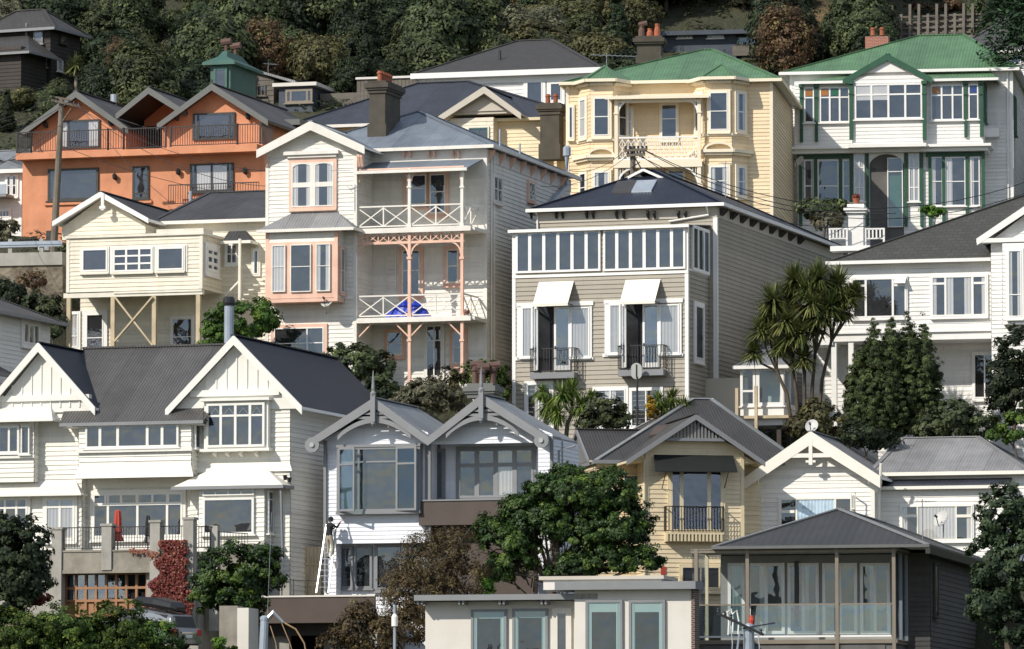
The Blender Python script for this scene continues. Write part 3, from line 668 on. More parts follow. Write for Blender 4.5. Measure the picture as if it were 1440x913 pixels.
# ================================================================== 2. peach and white veranda villa
H = House('villa', 'tall white villa with peach trim, two-storey iron-lace verandas and a blue-grey roof', 'house', 374, 525, 261, 17); F = H.F; VIL = H
a1 = F.a(501, 300); V = 2.4; B = H.W(0, V); aR = B.a(684, 300); RS = B.sub(aR, 0, 90); L = 14
z1 = F.z(436, 206); ze = B.z(610, 207, .45)
gz = F.z(436, 209, .5)
block(F, 0, a1, -3, z1 - .15, V + 3, 'old_white', .2, .03, gab=z1 + 1.25, corner='old_white_trim')
block(B, .2, aR, -3, ze - .1, L, 'old_white', .2, .03, corner='old_white_trim')
H.pad(-.5, aR + .5, -1, L, -.5)
gable(F, F.a(361, 212, .5), F.a(513, 206, .5), F.z(437, 209, .5), F.z(436, 171, .5) - F.z(437, 209, .5), .5, -6.5, 'roof_blue', 'old_white_trim', bw=.36)
hw = (aR + .75) / 2
hip(B, -.3, aR + .45, ze, .45, -L - .3, B.z(596, 158, -hw) - ze, 'roof_blue', ridge='b', gut='old_white_trim')
part(H, 'frieze', lambda mb: (mb.wbox(B, a1, aR + .03, 0, .05, ze - .75, ze - .1), mb.wbox(RS, 0, L, 0, .05, ze - .7, ze - .1)), 'old_white_trim')
for x in (569, 578, 604, 612, 638, 646): brackets(B, [x], 213, 223, 'pink', .05, .1, .25)
for x in (376, 506, 510): brackets(F, [x], 218, 236, 'pink', .02, .12, .3)
for i in range(8): mb = MB(); c = RS.sub(.2 + i * 1.7, .05, 90); mb.wprism(c, [(0, ze - .7), (0, ze - .15), (-.3, ze - .15), (-.28, ze - .3), (-.08, ze - .6)], 0, .12); obj('bracket', mb, 'pink', H.root)
part(H, 'downpipe', lambda mb: [mb.tube([RS.pt(t, .1, -2), RS.pt(t, .1, ze - .3)], .05) for t in (.5, .9)], 'old_white_trim')
chim(H, B, 541, 200, 122, .8, 2.3, -2.6, 'stone_stack', 5, .55, axis='v')
# upper wing windows
win(F, (411, 229, 470, 291), (1, 1), (1, 1), fm='old_white_trim', tm='pink', tw=.14, mw=.28, arch=.22, cur='BB', b=.03)
part(H, 'window_hood', lambda mb: (mb.wbox(F, F.a(401, 216), F.a(478, 216), 0, .28, F.z(440, 218), F.z(440, 213)), mb.wbox(F, F.a(406, 220), F.a(474, 220), 0, .18, F.z(440, 222), F.z(440, 218.3))), 'old_white_trim')
# bay
bd = R_ = None; FB = H.W(0, 0); b = .95; q0, q1 = F.a(375, 380, b), F.a(474, 380, b); zb0, zb1 = F.z(424, 418, b), F.z(424, 322, b)
BW = F.sub(0, b); block(BW, q0, q1, zb0 - .2, zb1, b, 'old_white', .2, .03, corner='pink', name='bay_wall')
part(H, 'bay_skirt', lambda mb: mb.wbox(BW, q0 - .06, q1 + .06, -b, .1, zb0 - .24, zb0 - .08), 'pink')
lean(F, F.a(362, 320, b + .3), F.a(497, 319, b + .3), F.z(430, 322, b + .3), F.z(425, 299, .02), b + .3, .01, 'roof_iron', 'bay_roof', gut='old_white_trim', cut=(1.3, 1.25))
part(H, 'window_panel', lambda mb: mb.wbox(BW, q0 + .04, q1 - .04, .03, .05, zb0 - .05, zb1 - .62), 'pink')
for q, c in (((383, 345, 402, 411), 'F'), ((409, 344, 438, 411), '-'), ((445, 343, 465, 410), 'B')): win(BW, q, (1,), (1, 1.15), fm='old_white_trim', b=.045, sill=False, cur=c, fw=.045)
win(BW.sub(q1, 0, 90), (.3, .75, zb0 + .2, zb0 + 2.3), (1,), (1, 1), fm='old_white_trim', tm='pink', metric=True, b=.03, tw=.08)
win(F, (386, 461, 456, 505), (2, 1), (1, 1), fm='white', tm='pink', tw=.16, b=.03)
# verandas
def post(x, y0, y1, m, v=.12, w=.14):
    a = F.a(x, (y0 + y1) / 2, -v); z0, z1 = F.z(x, y1, -v), F.z(x, y0, -v)
    o = part(H, 'veranda_post', lambda mb: (mb.wbox(F, a - w / 2, a + w / 2, -v - w / 2, -v + w / 2, z0, z1), mb.wbox(F, a - w * .8, a + w * .8, -v - w * .8, -v + w * .8, z1 - (z1 - z0) * .33, z1 - (z1 - z0) * .30), mb.wbox(F, a - w * .7, a + w * .7, -v - w * .7, -v + w * .7, z0, z0 + .18)), m); return a
vR = F.a(672, 322, -.1); G = F.sub(0, -.12)
for (yf, yt, m, key) in ((320, 238, 'old_white_trim', 0), (446, 326, 'pink', 1), (540, 452, 'pink', 2)):
    zt = F.z(575, yt); zf = F.z(575, yf)
    for x in (576, 650): post(x, yt - 1, yf, m)
    if key < 2:
        part(H, 'veranda_floor', lambda mb: (mb.wbox(F, a1 + .03, F.a(654, 320) + .15, -V + .03, .02, zf - .16, zf), mb.wbox(F, F.a(654, 320) + .15, F.a(654, 320) + .32, -V + .03, -.5, zf - .16, zf), mb.wbox(F, a1 + .02, F.a(654, 320) + .3, .02, .09, zf - .24, zf - .02)), 'old_white_trim')
    ca = [a1 + .02, F.a(576, 400, -.12), F.a(650, 400, -.12)]
    if key < 2:
        for i in range(2): rail(H, G.pt(ca[i] + .05, 0, zf + .02), G.pt(ca[i + 1] - .05, 0, zf + .02), 1.02, 'old_white_trim', 'veranda_railing', 'x', 1.28, .025, top=.07)
        rail(H, G.pt(ca[2] + .05, 0, zf + .02), G.pt(ca[2] + .1, -2.2, zf + .02), 1.02, 'old_white_trim', 'veranda_railing', 'x', 1.1, .025, top=.07)
    # arch brackets
    mb = MB(); r = .55 if key < 2 else .75
    zt2 = zt - (0 if key == 0 else .52 if key == 1 else 0)
    for i, c in enumerate(ca):
        for s in (-1, 1):
            if (i == 0 and s < 0) or (i == 2 and s > 0): continue
            if key == 2: mb.bar(G.pt(c, 0, zt2 - r), G.pt(c + s * r, 0, zt2 - .02), .07, .06); continue
            pts = [G.pt(c + s * (.08 + r * (1 - cos(t * pi / 2 / 5)) * 1.0), 0, zt2 - r + r * sin(t * pi / 2 / 5)) for t in range(6)]
            for k in range(5): mb.bar(pts[k], pts[k + 1], .06, .07)
    mb.wbox(G, ca[0], ca[2] + .1, -.05, .05, zt2 - .03, zt2 + .09)
    obj('veranda_bracket', mb, m if key != 0 else 'pink', H.root)
    if key == 1: rail(H, G.pt(ca[0], 0, zt2 + .03), G.pt(ca[1], 0, zt2 + .03), .5, 'pink', 'fretwork', 'x', .5, .02, top=.06, low=.03); rail(H, G.pt(ca[1], 0, zt2 + .03), G.pt(ca[2], 0, zt2 + .03), .5, 'pink', 'fretwork', 'x', .5, .02, top=.06, low=.03)
lean(F, F.a(499, 237, .2), F.a(656, 237, .2), F.z(577, 239, .2), B.z(597, 226, .03), .2, -V, 'roof_blue', 'veranda_roof', gut='old_white_trim', cut=(0, .0))
vz = lambda q: win(B, q, (1, 1), (1, 1), fm='old_white_trim', tm='pink', tw=.17, mw=.3, b=.03)
win(B, (572, 246, 600, 288), (1,), (1, 1.2), fm='old_white_trim', tm='pink', tw=.16, b=.03); win(B, (605, 245, 627, 300), (1,), (1, 1.2), fm='old_white_trim', tm='pink', tw=.16, b=.03)
win(B, (566, 352, 591, 415), (1,), (1, 1.2), fm='old_white_trim', tm='pink', tw=.16, b=.03); win(B, (629, 351, 645, 398), (1,), (1, 1), fm='old_white_trim', tm='pink', tw=.16, b=.03)
win(B, (545, 467, 566, 500), (1,), (1, 1), fm='old_white_trim', tm='pink', tw=.14, b=.03); win(B, (637, 466, 654, 512), (1,), (1, 1), fm='old_white_trim', tm='pink', tw=.14, b=.03)
win(B, (600, 458, 622, 530), (1, 1), (1, 2.4), fm='white', tm='old_white_trim', tw=.12, b=.03, name='glazed_door')
part(H, 'wall_ladder', lambda mb: [mb.wbox(B, B.a(x, 370), B.a(x, 370) + .06, .04, .09, B.z(550, 410), B.z(550, 345)) for x in (543, 556)] + [mb.wbox(B, B.a(543, 370) + .05, B.a(556, 370), .045, .08, B.z(550, y), B.z(550, y) + .05) for y in range(352, 408, 9)], 'old_white_trim')
win(RS, (692, 249, 704, 284), (1, 1), (1, 1), fm='old_white_trim', tm='old_white_trim', tw=.1, b=.03); win(RS, (742, 257, 750, 282), (1,), (1, 1), fm='old_white_trim', tm='pink', tw=.1, b=.03)
t = MB(); p = RS.a(789, 262); t.tube([RS.pt(p - 3.2, .25, RS.z(763, 300)), RS.pt(p - 3.2, .25, RS.z(763, 292)), RS.pt(p, .3, RS.z(790, 262)), RS.pt(p, .3, RS.z(792, 218))], .14, 8); t.lathe(RS.pt(p, .3, RS.z(792, 218)), [(.2, -.1), (.2, .3), (.1, .4)], 8); obj('flue_pipe', t, 'galv', H.root)
part(H, 'vent_pipe', lambda mb: [mb.tube([RS.pt(RS.a(x, 205, -.8), -.8, ze), RS.pt(RS.a(x, 205, -.8), -.8, RS.z(x, y, -.8))], .05, 6) for x, y in ((703, 182), (731, 202))], 'galv')
# ================================================================== 3. cream bungalow on stilts
H = House('bungalow', 'cream weatherboard bungalow with a boxed porch carried on cross-braced timber stilts', 'house', 94, 489, 264, 17); F = H.F
a1 = F.a(284, 370); R = F.sub(a1, 0, 90); V = R.a(312, 370); B = H.W(0, V); z0, z1 = F.z(190, 409), F.z(190, 333)
block(F, 0, a1, z0, z1, V, 'bungalow', .2, .03, corner='bungalow_trim', name='porch_wall')
aR = B.a(382, 400); zw = B.z(300, 313)
block(B, -.4, aR, -3, zw, 11, 'bungalow', .2, .03)
H.pad(-.5, aR + .5, -.5, 13, -.5)
GV = H.W(0, .9); ga0, ga1 = GV.a(88, 300), GV.a(205, 300); gz = GV.z(146, 318)
block(GV, ga0, ga1, z1 + .05, gz, V + 2, 'bungalow', .2, .03, gab=GV.z(146, 277), name='gable_wall')
gb = .55; gable(GV, GV.a(74, 312, gb), GV.a(209, 309, gb), GV.z(140, 310, gb), GV.z(145, 270, gb) - GV.z(140, 310, gb), gb, -9, 'roof_bung', 'white', bw=.22, th=.14)
part(H, 'finial', lambda mb: (mb.wbox(GV, GV.a(143, 275, gb), GV.a(147, 275, gb), gb, gb + .1, GV.z(145, 296, gb), GV.z(145, 272, gb)), mb.wbox(GV, GV.a(141, 275, gb), GV.a(149, 275, gb), gb - .02, gb + .13, GV.z(145, 294, gb), GV.z(145, 290, gb))), 'white')
ha0, ha1 = B.a(212, 310, .4), B.a(398, 310, .4); hz = B.z(300, 310, .4)
hip(B, ha0, ha1, hz, .4, -9.5, B.z(300, 271, -4.5) - hz, 'roof_bung', ridge='a', gut='old_white_trim', r0=1.2, r1=2.6)
part(H, 'vent_pipe', lambda mb: mb.tube([B.pt(B.a(268, 275, -4), -4, hz), B.pt(B.a(268, 275, -4), -4, B.z(268, 269, -4))], .09, 8), 'galv')
part(H, 'porch_fascia', lambda mb: (mb.wbox(F, -.1, a1 + .12, -V, .12, z1, z1 + .12), mb.wbox(F, F.a(221, 330), a1 + .1, -1.2, .1, z1 + .12, z1 + .3)), 'bungalow_trim')
part(H, 'window_surround', lambda mb: mb.wbox(F, F.a(113, 365), F.a(264, 365), .02, .062, F.z(188, 385), F.z(188, 346)), 'white')
win(F, (116, 350, 152, 382), (1,), b=.03, fm='white', tm='bungalow_trim', tw=.08, fw=.08); win(F, (160, 349, 215, 382), (1, 1, 1), (1, 1, 1), b=.03, fm='white', tm='bungalow_trim', tw=.06, fw=.08, mw=.1); win(F, (222, 348, 259, 380), (1,), b=.03, fm='white', tm='bungalow_trim', tw=.08, fw=.08)
win(R, (289, 349, 305, 383), (1, 1), (1, 1, 1), b=.03, fm='white', tm='white', tw=.2, fw=.15, mw=.2)
win(B, (319, 344, 334, 371), (1, 1), (1, 1), b=.03, fm='white', tm='white', tw=.08)
lean(B, B.a(312, 338, 1), B.a(352, 338, 1), B.z(335, 339, 1), B.z(335, 319, -.4), 1.0, -.4, 'roof_bung', 'entry_roof', cut=(0, .8), gut='old_white_trim')
win(B, (357, 352, 364, 386), (1,), b=.03, fm='white', tm='old_white_trim', tw=.1, name='entry_door', sill=False)
for x in (97, 159, 217, 279): part(H, 'stilt', lambda mb: mb.wbox(F, F.a(x, 450, -.1) - .1, F.a(x, 450, -.1) + .1, -.22, -.02, -3, z0 - .25), 'raw_timber')
part(H, 'floor_beam', lambda mb: (mb.wbox(F, -.2, a1 + .02, -.3, -.02, z0 - .26, z0 - .03), mb.wbox(F, F.a(160, 415), a1, -.02, .03, z0 - .12, z0 - .02)), 'bungalow_trim')
G = F.sub(0, -.0)
part(H, 'cross_brace', lambda mb: (mb.bar(G.pt(F.a(162, 420), 0, F.z(162, 418)), G.pt(F.a(215, 480), 0, F.z(215, 486)), .14, .08), mb.bar(G.pt(F.a(215, 420), .05, F.z(215, 418)), G.pt(F.a(162, 480), .05, F.z(162, 480)), .14, .08)), 'raw_timber')
win(B, (100, 441, 111, 489), (1,), (2, 1), b=.03, fm='white', tm='white', tw=.1, cur='F'); win(B, (122, 442, 146, 492), (1,), (2, 1), b=.03, fm='white', tm='white', tw=.2, cur='-'); win(B, (243, 448, 271, 500), (1,), (1, 1), b=.03, fm='old_white_trim', tm='white', tw=.1, name='glazed_door')
def f(mb):
    for i in range(9): mb.wbox(B, B.a(330, 400) + .0 + i * .24, B.a(330, 400) + .26 + i * .24, .4, 1.4, B.z(340, 445) + i * .22, B.z(340, 445) + .06 + i * .22)
    mb.bar(B.pt(B.a(330, 420), 1.4, B.z(330, 420)), B.pt(B.a(352, 398), 1.4, B.z(352, 397)), .06, .08); mb.bar(B.pt(B.a(351, 398), 1.4, B.z(351, 440)), B.pt(B.a(351, 398), 1.4, B.z(351, 340)), .12)
part(H, 'stair', f, 'bungalow_trim')
# ================================================================== 4. orange house
H = House('house', 'orange plastered house with three grey gables, iron balconies and a teal roof lantern', 'house', 31, 348, 288, 17); F = H.F
V = 1.3; aR = F.a(374, 280); zs = F.z(190, 219)
block(F, 0, aR, -4, zs, 12, 'orange', 0); B = H.W(0, V); H.pad(-.5, aR, -.5, 13, -.3)
zu = B.z(200, 185)
l0, l1 = B.a(43, 200), B.a(177, 200); r0, r1 = B.a(228, 200), B.a(369, 200)
gz = lambda x, y, b: B.z(x, y, b)
block(B, l0, l1, zs, gz(107, 181, 0), 9, 'orange', 0, gab=gz(107, 136, 0)); block(B, r0, r1, zs, gz(298, 172, 0), 10, 'orange', 0, gab=gz(298, 127, 0))
C = H.W(0, V + 3.2); block(C, l1 - .2, r0 + .2, zs, C.z(205, 160), 7, 'orange', 0, gab=C.z(207, 135))
o = .7
for W, x0, x1, yb, xa, ya, b in ((B, 29, 180, 183, 107, 128, o), (C, 163, 262, 159, 209, 123, 3.4), (B, 221, 377, 172, 298, 118, o)):
    z = W.z((x0 + x1) / 2, yb, b); gable(W, W.a(x0, yb, b), W.a(x1, yb, b), z, W.z(xa, ya, b) - z, b, -11, 'roof_char', 'barge_dark', bw=.3, th=.16, apex=W.a(xa, ya, b), under='dark_frame')
part(H, 'balcony_floor', lambda mb: (mb.wbox(F, F.a(22, 212, .9), F.a(236, 212, .9), -V, .9, F.z(130, 221, .9), F.z(130, 212, .9)), mb.wbox(F, F.a(236, 212, .9), F.a(363, 212, .9), -V, 1.1, F.z(300, 215, 1), F.z(300, 205, 1))), 'orange')
zf = F.z(130, 212, .9); zf2 = F.z(300, 205, 1.1)
pa = [F.a(x, 200, .85) for x in (24, 44, 152, 174, 233)]
for i in range(4): rail(H, F.pt(pa[i], .85, zf), F.pt(pa[i + 1], .85, zf), 1.08, 'dark_iron', 'balcony_railing', step=.13, r=.013, posts=2)
rail(H, F.pt(pa[0], .85, zf), F.pt(pa[0], -.8, zf), 1.08, 'dark_iron', 'balcony_railing', step=.13, r=.013)
pb = [F.a(x, 195, 1.05) for x in (240, 334, 366)]
for i in range(2): rail(H, F.pt(pb[i], 1.05, zf2), F.pt(pb[i + 1], 1.05, zf2), 1.05, 'dark_iron', 'balcony_railing', step=.13, r=.013, posts=2)
rail(H, F.pt(pb[2], 1.05, zf2), F.pt(pb[2], -.9, zf2), 1.05, 'dark_iron', 'balcony_railing', step=.13, r=.013)
win(B, (82, 169, 141, 209), (1, 3), fm='dark_frame', fw=.1, cur='FR', sill=False); win(B, (272, 159, 331, 197), (1, 6, 1), fm='dark_frame', fw=.1, sill=False)
win(C, (176, 170, 200, 210), (1,), fm='dark_frame', sill=False); win(C, (207, 178, 228, 210), (1,), fm='dark_frame', name='balcony_door', sill=False)
win(F, (68, 237, 139, 282), (1, 5), fm='dark_frame', fw=.12); win(F, (187, 234, 210, 280), (1,), (5, 1), fm='dark_frame', fw=.1); win(F, (268, 230, 329, 270), (1, 3, 3, 1), fm='dark_frame', fw=.1, cur='-FF-')
part(H, 'window_ledge', lambda mb: [mb.wbox(F, F.a(x0, 280), F.a(x1, 280), 0, .12, F.z((x0 + x1) / 2, y + 4), F.z((x0 + x1) / 2, y)) for x0, x1, y in ((63, 144, 284), (184, 214, 282))], 'orange')
zl = F.z(300, 287, .8); pc = [F.a(x, 280, .8) for x in (237, 334, 364)]
part(H, 'balcony_floor', lambda mb: mb.wbox(F, pc[0], pc[2], 0, .85, zl - .2, zl), 'orange')
for i in range(2): rail(H, F.pt(pc[i], .8, zl), F.pt(pc[i + 1], .8, zl - (0 if i == 0 else .0)), 1.05, 'dark_iron', 'balcony_railing', step=.13, r=.013)
for W, x, y in ((F, 163, 248), (F, 252, 241), (F, 346, 240), (B, 350, 163), (B, 157, 173), (B, 66, 175), (B, 250, 165)):
    mb = MB(); a = W.a(x, y); z = W.z(x, y); mb.wbox(W, a - .06, a + .06, 0, .05, z - .2, z + .05); mb.lathe(W.pt(a, .2, z), [(.05, -.2), (.11, -.12), (.13, .05), (.03, .14)], 8); mb.bar(W.pt(a, 0, z + .0), W.pt(a, .2, z + .1), .03); obj('wall_lamp', mb, 'dark_iron', H.root)
D = H.W(0, 7.5); c0, c1 = D.a(296, 110), D.a(324, 110); zc0, zc1 = D.z(310, 132) - 1, D.z(310, 92)
part(H, 'roof_lantern', lambda mb: mb.wbox(D, c0, c1, -4, 0, zc0, zc1), 'teal')
win(D, (301, 95, 320, 128), (1,), fm='teal', fw=.12, b=.01, sill=False)
def f(mb):
    am = (c0 + c1) / 2; e = .35
    for (z, k) in ((zc1, 1.0),): mb.wbox(D, c0 - e, c1 + e, -4.3, e, z, z + .14)
    p = [(c0 - e, e), (c1 + e, e), (c1 + e, -4.3), (c0 - e, -4.3)]; mid = [(c0 + .3, -.25), (c1 - .3, -.25), (c1 - .3, -3.7), (c0 + .3, -3.7)]
    lo = [D.pt(a, b, zc1 + .14) for a, b in p]; hi = [D.pt(a, b, zc1 + .5) for a, b in mid]; top = [D.pt(am + s * .12, b, zc1 + .85) for s, b in ((-1, -.7), (1, -.7), (1, -3), (-1, -3))]
    for A, Bq in ((lo, hi), (hi, top)):
        for i in range(4): mb.face([A[i], A[(i + 1) % 4], Bq[(i + 1) % 4], Bq[i]])
    mb.face(top)
part(H, 'lantern_roof', f, 'teal')
part(H, 'cowl', lambda mb: [(mb.tube([D.pt(D.a(x, 90, b), b, zc1 + .5), D.pt(D.a(x, 90, b), b, D.z(x, y, b))], .1, 8), mb.tube([D.pt(D.a(x, y, b) - .25, b, D.z(x, y, b)), D.pt(D.a(x, y, b) + .3, b, D.z(x, y - 1.5, b))], .19, 8)) for x, y, b in ((318, 60, -1.2), (331, 66, -2.2))], 'old_clay')
part(H, 'flue', lambda mb: mb.tube([B.pt(B.a(160, 140, -5), -5, B.z(160, 150, -5)), B.pt(B.a(160, 140, -5), -5, B.z(160, 133, -5))], .18, 10), 'galv')
part(H, 'roof_flat', lambda mb: mb.wbox(B, r0 - 2, r1 + .3, -11, -5, zu + .7, zu + 1.0), 'barge_dark')
part(H, 'finial', lambda mb: [mb.bar(B.pt(B.a(x, y, o), o, B.z(x, y + 7, o)), B.pt(B.a(x, y, o), o, B.z(x, y - 6, o)), .09) for x, y in ((107, 128), (298, 118))], 'dark_iron')
# ================================================================== 5. cream villa, green roof
H = House('villa', 'pale cream double-bay villa with a green iron roof and lace balcony', 'house', 790, 300, 288, 8); F = H.F
# F: plane of the two bays' fronts; main wall 1.0 behind
V = 1.0; B = H.W(0, V); aL, aR = B.a(797, 200), B.a(1086, 200); ze = B.z(930, 114, .4)
block(B, aL, aR, -4, ze - .1, 12, 'cream', .2, .03, corner='cream_trim'); H.pad(-.5, aR, -.5, 13, -.3)
hw = 5.3
hip(B, B.a(788, 118, .45), B.a(1098, 110, .45), ze, .45, -12.4, B.z(1008, 70, -6) - ze, 'roof_green', ridge='a', gut='cream_trim', r0=6.8, r1=4.2)
def bay(x0, x1, xr, xl):
    q0, q1 = F.a(x0, 160), F.a(x1, 160); d = V
    zb, zt = -4, ze - .15
    mb = MB(); L0 = q0 - .75; R1 = q1 + .75
    foot = [(L0, -V), (q0, 0), (q1, 0), (R1, -V)]
    for i in range(3): mb.face([F.pt(*foot[i], zb), F.pt(*foot[i + 1], zb), F.pt(*foot[i + 1], zt), F.pt(*foot[i], zt)])
    walls = []
    for i in range(3):
        p, q = F.pt(*foot[i], 0), F.pt(*foot[i + 1], 0); ang = math.degrees(math.atan2(q.y - p.y, q.x - p.x)); w = Wall(H, p.x, p.y, ang); w.L = (q - p).length; boards(mb, w, rectp(0, w.L, zb, zt), .2, .03); walls.append(w)
    o = obj('bay_wall', mb, 'cream', H.root)
    # roof
    e = .42; rf = MB(); fo = [(L0 - .35, -V), (q0 - .2, e), (q1 + .2, e), (R1 + .35, -V)]; am = (q0 + q1) / 2; zz = ze + .03; top = F.pt(am, -V - .6, zz + .95)
    for i in range(3): rf.face([F.pt(*fo[i], zz), F.pt(*fo[i + 1], zz), top])
    rf.face([F.pt(*fo[0], zz), top, F.pt(am, -V - 3, zz + .9), F.pt(L0 - .35, -V - 2.5, zz)]); rf.face([top, F.pt(*fo[3], zz), F.pt(R1 + .35, -V - 2.5, zz), F.pt(am, -V - 3, zz + .9)])
    r = obj('bay_roof', rf, 'roof_green', H.root); g = MB(); c = MB()
    for i in range(3):
        g.bar(F.pt(*fo[i], zz - .06), F.pt(*fo[i + 1], zz - .06), .14, .16); g.bar(F.pt(*foot[i], zz - .22), F.pt(*foot[i + 1], zz - .22), .35, .14)
    for i in (1, 2): c.bar(F.pt(*fo[i], zz + .02), top + Vector((0, 0, .02)), .16, .04)
    obj('gutter', g, 'cream_trim', r); obj('ridge_cap', c, 'roof_green', r)
    return walls, foot
for (x0, x1, y0) in ((830, 862, 0), (993, 1029, -5)):
    wl, foot = bay(x0, x1, 0, 0); zt = ze - .95; zb = F.z(845, 191 + y0)
    zt = F.z(845, 138 + y0)
    cs = ('-', '-', 'B') if x0 > 900 else ('F', '-', '-')
    for i, w in enumerate(wl):
        wd = .62 if i != 1 else .98; wd = min(wd, w.L - .4)
        win(w, (w.L / 2 - wd / 2, w.L / 2 + wd / 2, zb, zt), (1,), (1, 1), fm='white', tm='cream_trim', tw=.14, metric=True, b=.03, cur=cs[i])
        win(w, (w.L / 2 - wd / 2, w.L / 2 + wd / 2, F.z(845, 283 + y0), F.z(845, 242 + y0)), (1,), (1, 1), fm='white', tm='cream_trim', tw=.12, metric=True, b=.03, cur='B' if i else '')
    zm = F.z(845, 214 + y0)
    mb = MB()
    for i, w in enumerate(wl): mb.wbox(w, -.12, w.L + .12, 0, .32, zm - .32, zm - .16); mb.wbox(w, -.05, w.L + .05, 0, .2, zm - .45, zm - .33); mb.wbox(w, -.05, w.L + .05, 0, .1, zb - .3, zb - .18)
    obj('bay_cornice', mb, 'cream_trim', H.root)
    mb = MB(); w = wl[1]; n = 8
    for k in range(n):
        t0, t1 = pi * k / n, pi * (k + 1) / n; c = w.L / 2; rr = w.L / 2 + .1
        mb.wprism(w, [(c - rr * cos(t0), zm - .18 + .42 * sin(t0)), (c - rr * cos(t0) * .85, zm - .18 + .3 * sin(t0)), (c - rr * cos(t1) * .85, zm - .18 + .3 * sin(t1)), (c - rr * cos(t1), zm - .18 + .42 * sin(t1))], 0, .3)
    obj('arched_hood', mb, 'cream_trim', H.root)
p0, p1 = F.a(864, 170, .35), F.a(986, 170, .35); zf = F.z(925, 226, .35)
part(H, 'balcony_floor', lambda mb: (mb.wbox(F, p0, p1, -V, .4, zf - .28, zf), mb.wbox(F, p0 - .05, p1 + .05, .4, .46, zf - .36, zf + .05)), 'cream_trim')
rail(H, F.pt(p0 + .1, .35, zf), F.pt(p1 - .1, .35, zf), 1.22, 'white', 'lace_railing', 'lace', .3, .018, top=.09)
zt = F.z(925, 140, .35)
for a in (p0 + .1, p1 - .1): part(H, 'veranda_post', lambda mb: (mb.wbox(F, a - .09, a + .09, .26, .44, zf, zt), mb.wbox(F, a - .13, a + .13, .22, .48, zt - .75, zt - .68), mb.wbox(F, a - .09, a + .09, .26, .44, -4, zf - .4)), 'cream_trim')
part(H, 'balcony_roof', lambda mb: (mb.hexa([F.pt(p0 - .45, .75, zt), F.pt(p1 + .45, .75, zt), F.pt(p1 + .1, -V, zt + .25), F.pt(p0 - .1, -V, zt + .25), F.pt(p0 - .45, .75, zt + .14), F.pt(p1 + .45, .75, zt + .14), F.pt(p1 + .1, -V, zt + .45), F.pt(p0 - .1, -V, zt + .45)]),), 'cream_trim')
for a, s in ((p0 + .1, 1), (p1 - .1, -1)):
    mb = MB()
    if 1:
        for zz, rr in ((zt, .75), (zf - .36, .9)):
            pts = [F.pt(a + s * (.08 + rr * (1 - cos(t * pi / 12))), .35, zz - rr + rr * sin(t * pi / 12)) for t in range(7)]
            for k in range(6): mb.bar(pts[k], pts[k + 1], .08, .1)
            for k in range(1, 6): mb.bar(pts[k], F.pt(pts[k].x if 0 else a + s * (.08 + rr * (1 - cos(k * pi / 12))), .35, zz), .03)
    obj('lace_bracket', mb, 'white', H.root)
part(H, 'balcony_beam', lambda mb: mb.wbox(F, p0, p1, .32, .38, zt - .16, zt), 'cream_trim')
win(B, (871, 152, 889, 191), (1,), (1, 1), fm='white', tm='cream_trim', tw=.1, b=.03, cur='B'); win(B, (930, 147, 952, 196), (1,), (1, 1.4), fm='white', tm='cream_trim', tw=.1, b=.03)
win(B, (875, 240, 890, 275), (1,), fm='white', tm='cream_trim', tw=.1, b=.03); win(B, (940, 240, 962, 290), (1,), fm='white', tm='cream_trim', tw=.1, b=.03)
chim(H, B, 914, 90, 56, 1.3, 1.0, -9.5, 'stone_stack', 0)
c = bpy.data.objects[[o.name for o in COL.objects if o.name.startswith('chimney') and o.parent == H.root][-1]]
for i, (dx, h, m) in enumerate(((-.45, .75, 'old_clay'), (.0, .55, 'terracotta'), (.4, .8, 'terracotta'))):
    mb = MB(); p = B.pt(B.a(914, 56, -9.5) + dx, -9.5, B.z(914, 57, -9.5) + .1); mb.lathe(p, [(.2, 0), (.17, h * .6), (.12, h * .8), (.14, h)], 10)
    if i == 0: mb.tube([p + Vector((-.15, 0, h)), p + Vector((.3, 0, h + .1))], .15, 8)
    obj('chimney_pot', mb, m, c)
win(B, (800, 150, 806, 195), (1,), fm='white', tm='cream_trim', tw=.08, b=.03)
# ================================================================== 6. white villa with green trim
H = House('villa', 'white two-storey villa with dark green posts, stained-glass lights and a green iron roof', 'house', 1118, 330, 299, 9); F = H.F
V = 1.6; B = H.W(0, V); aL, aR = B.a(1112, 220), B.a(1424, 200); ze = B.z(1300, 96, .3)
f1 = F.a(1383, 220); zu = F.z(1250, 112); zc = F.z(1250, 206)
block(B, aL, aR, -4, ze, 12, 'white_board', .2, .03, corner='white'); H.pad(-.5, aR, -15, 13, -2.2)
block(F, 0, f1, zc, zu, V, 'white_board', .2, .03, sides='R', name='porch_wall')
am = B.a(1316, 60, -5.5)
hip(B, B.a(1097, 103, .5), B.a(1432, 93, .5), B.z(1264, 99, .5), .5, -12, B.z(1316, 50, -5.8) - B.z(1264, 99, .5), 'roof_green', ridge='a', r0=7.0, r1=3.4)
lean(F, F.a(1183, 115, .4) - 2.2, F.a(1403, 110, .4), F.z(1290, 112, .4), F.z(1290, 112, .4) + .6, .4, -V, 'roof_green', 'porch_roof', cut=(2.4, .5))
gb = .55; g0, g1 = F.a(1185, 113, gb), F.a(1311, 110, gb); gz = F.z(1248, 111, gb)
gable(F, g0, g1, gz, F.z(1248, 76, gb) - gz, gb, -6, 'roof_green', 'green_trim', bw=.3)
part(H, 'gable_panel', lambda mb: (mb.wprism(F, [(F.a(1215, 102, .3), F.z(1246, 102, .3)), (F.a(1279, 102, .3), F.z(1246, 102, .3)), (F.a(1247, 102, .3), F.z(1247, 84, .3))], .2, .42),), 'white')
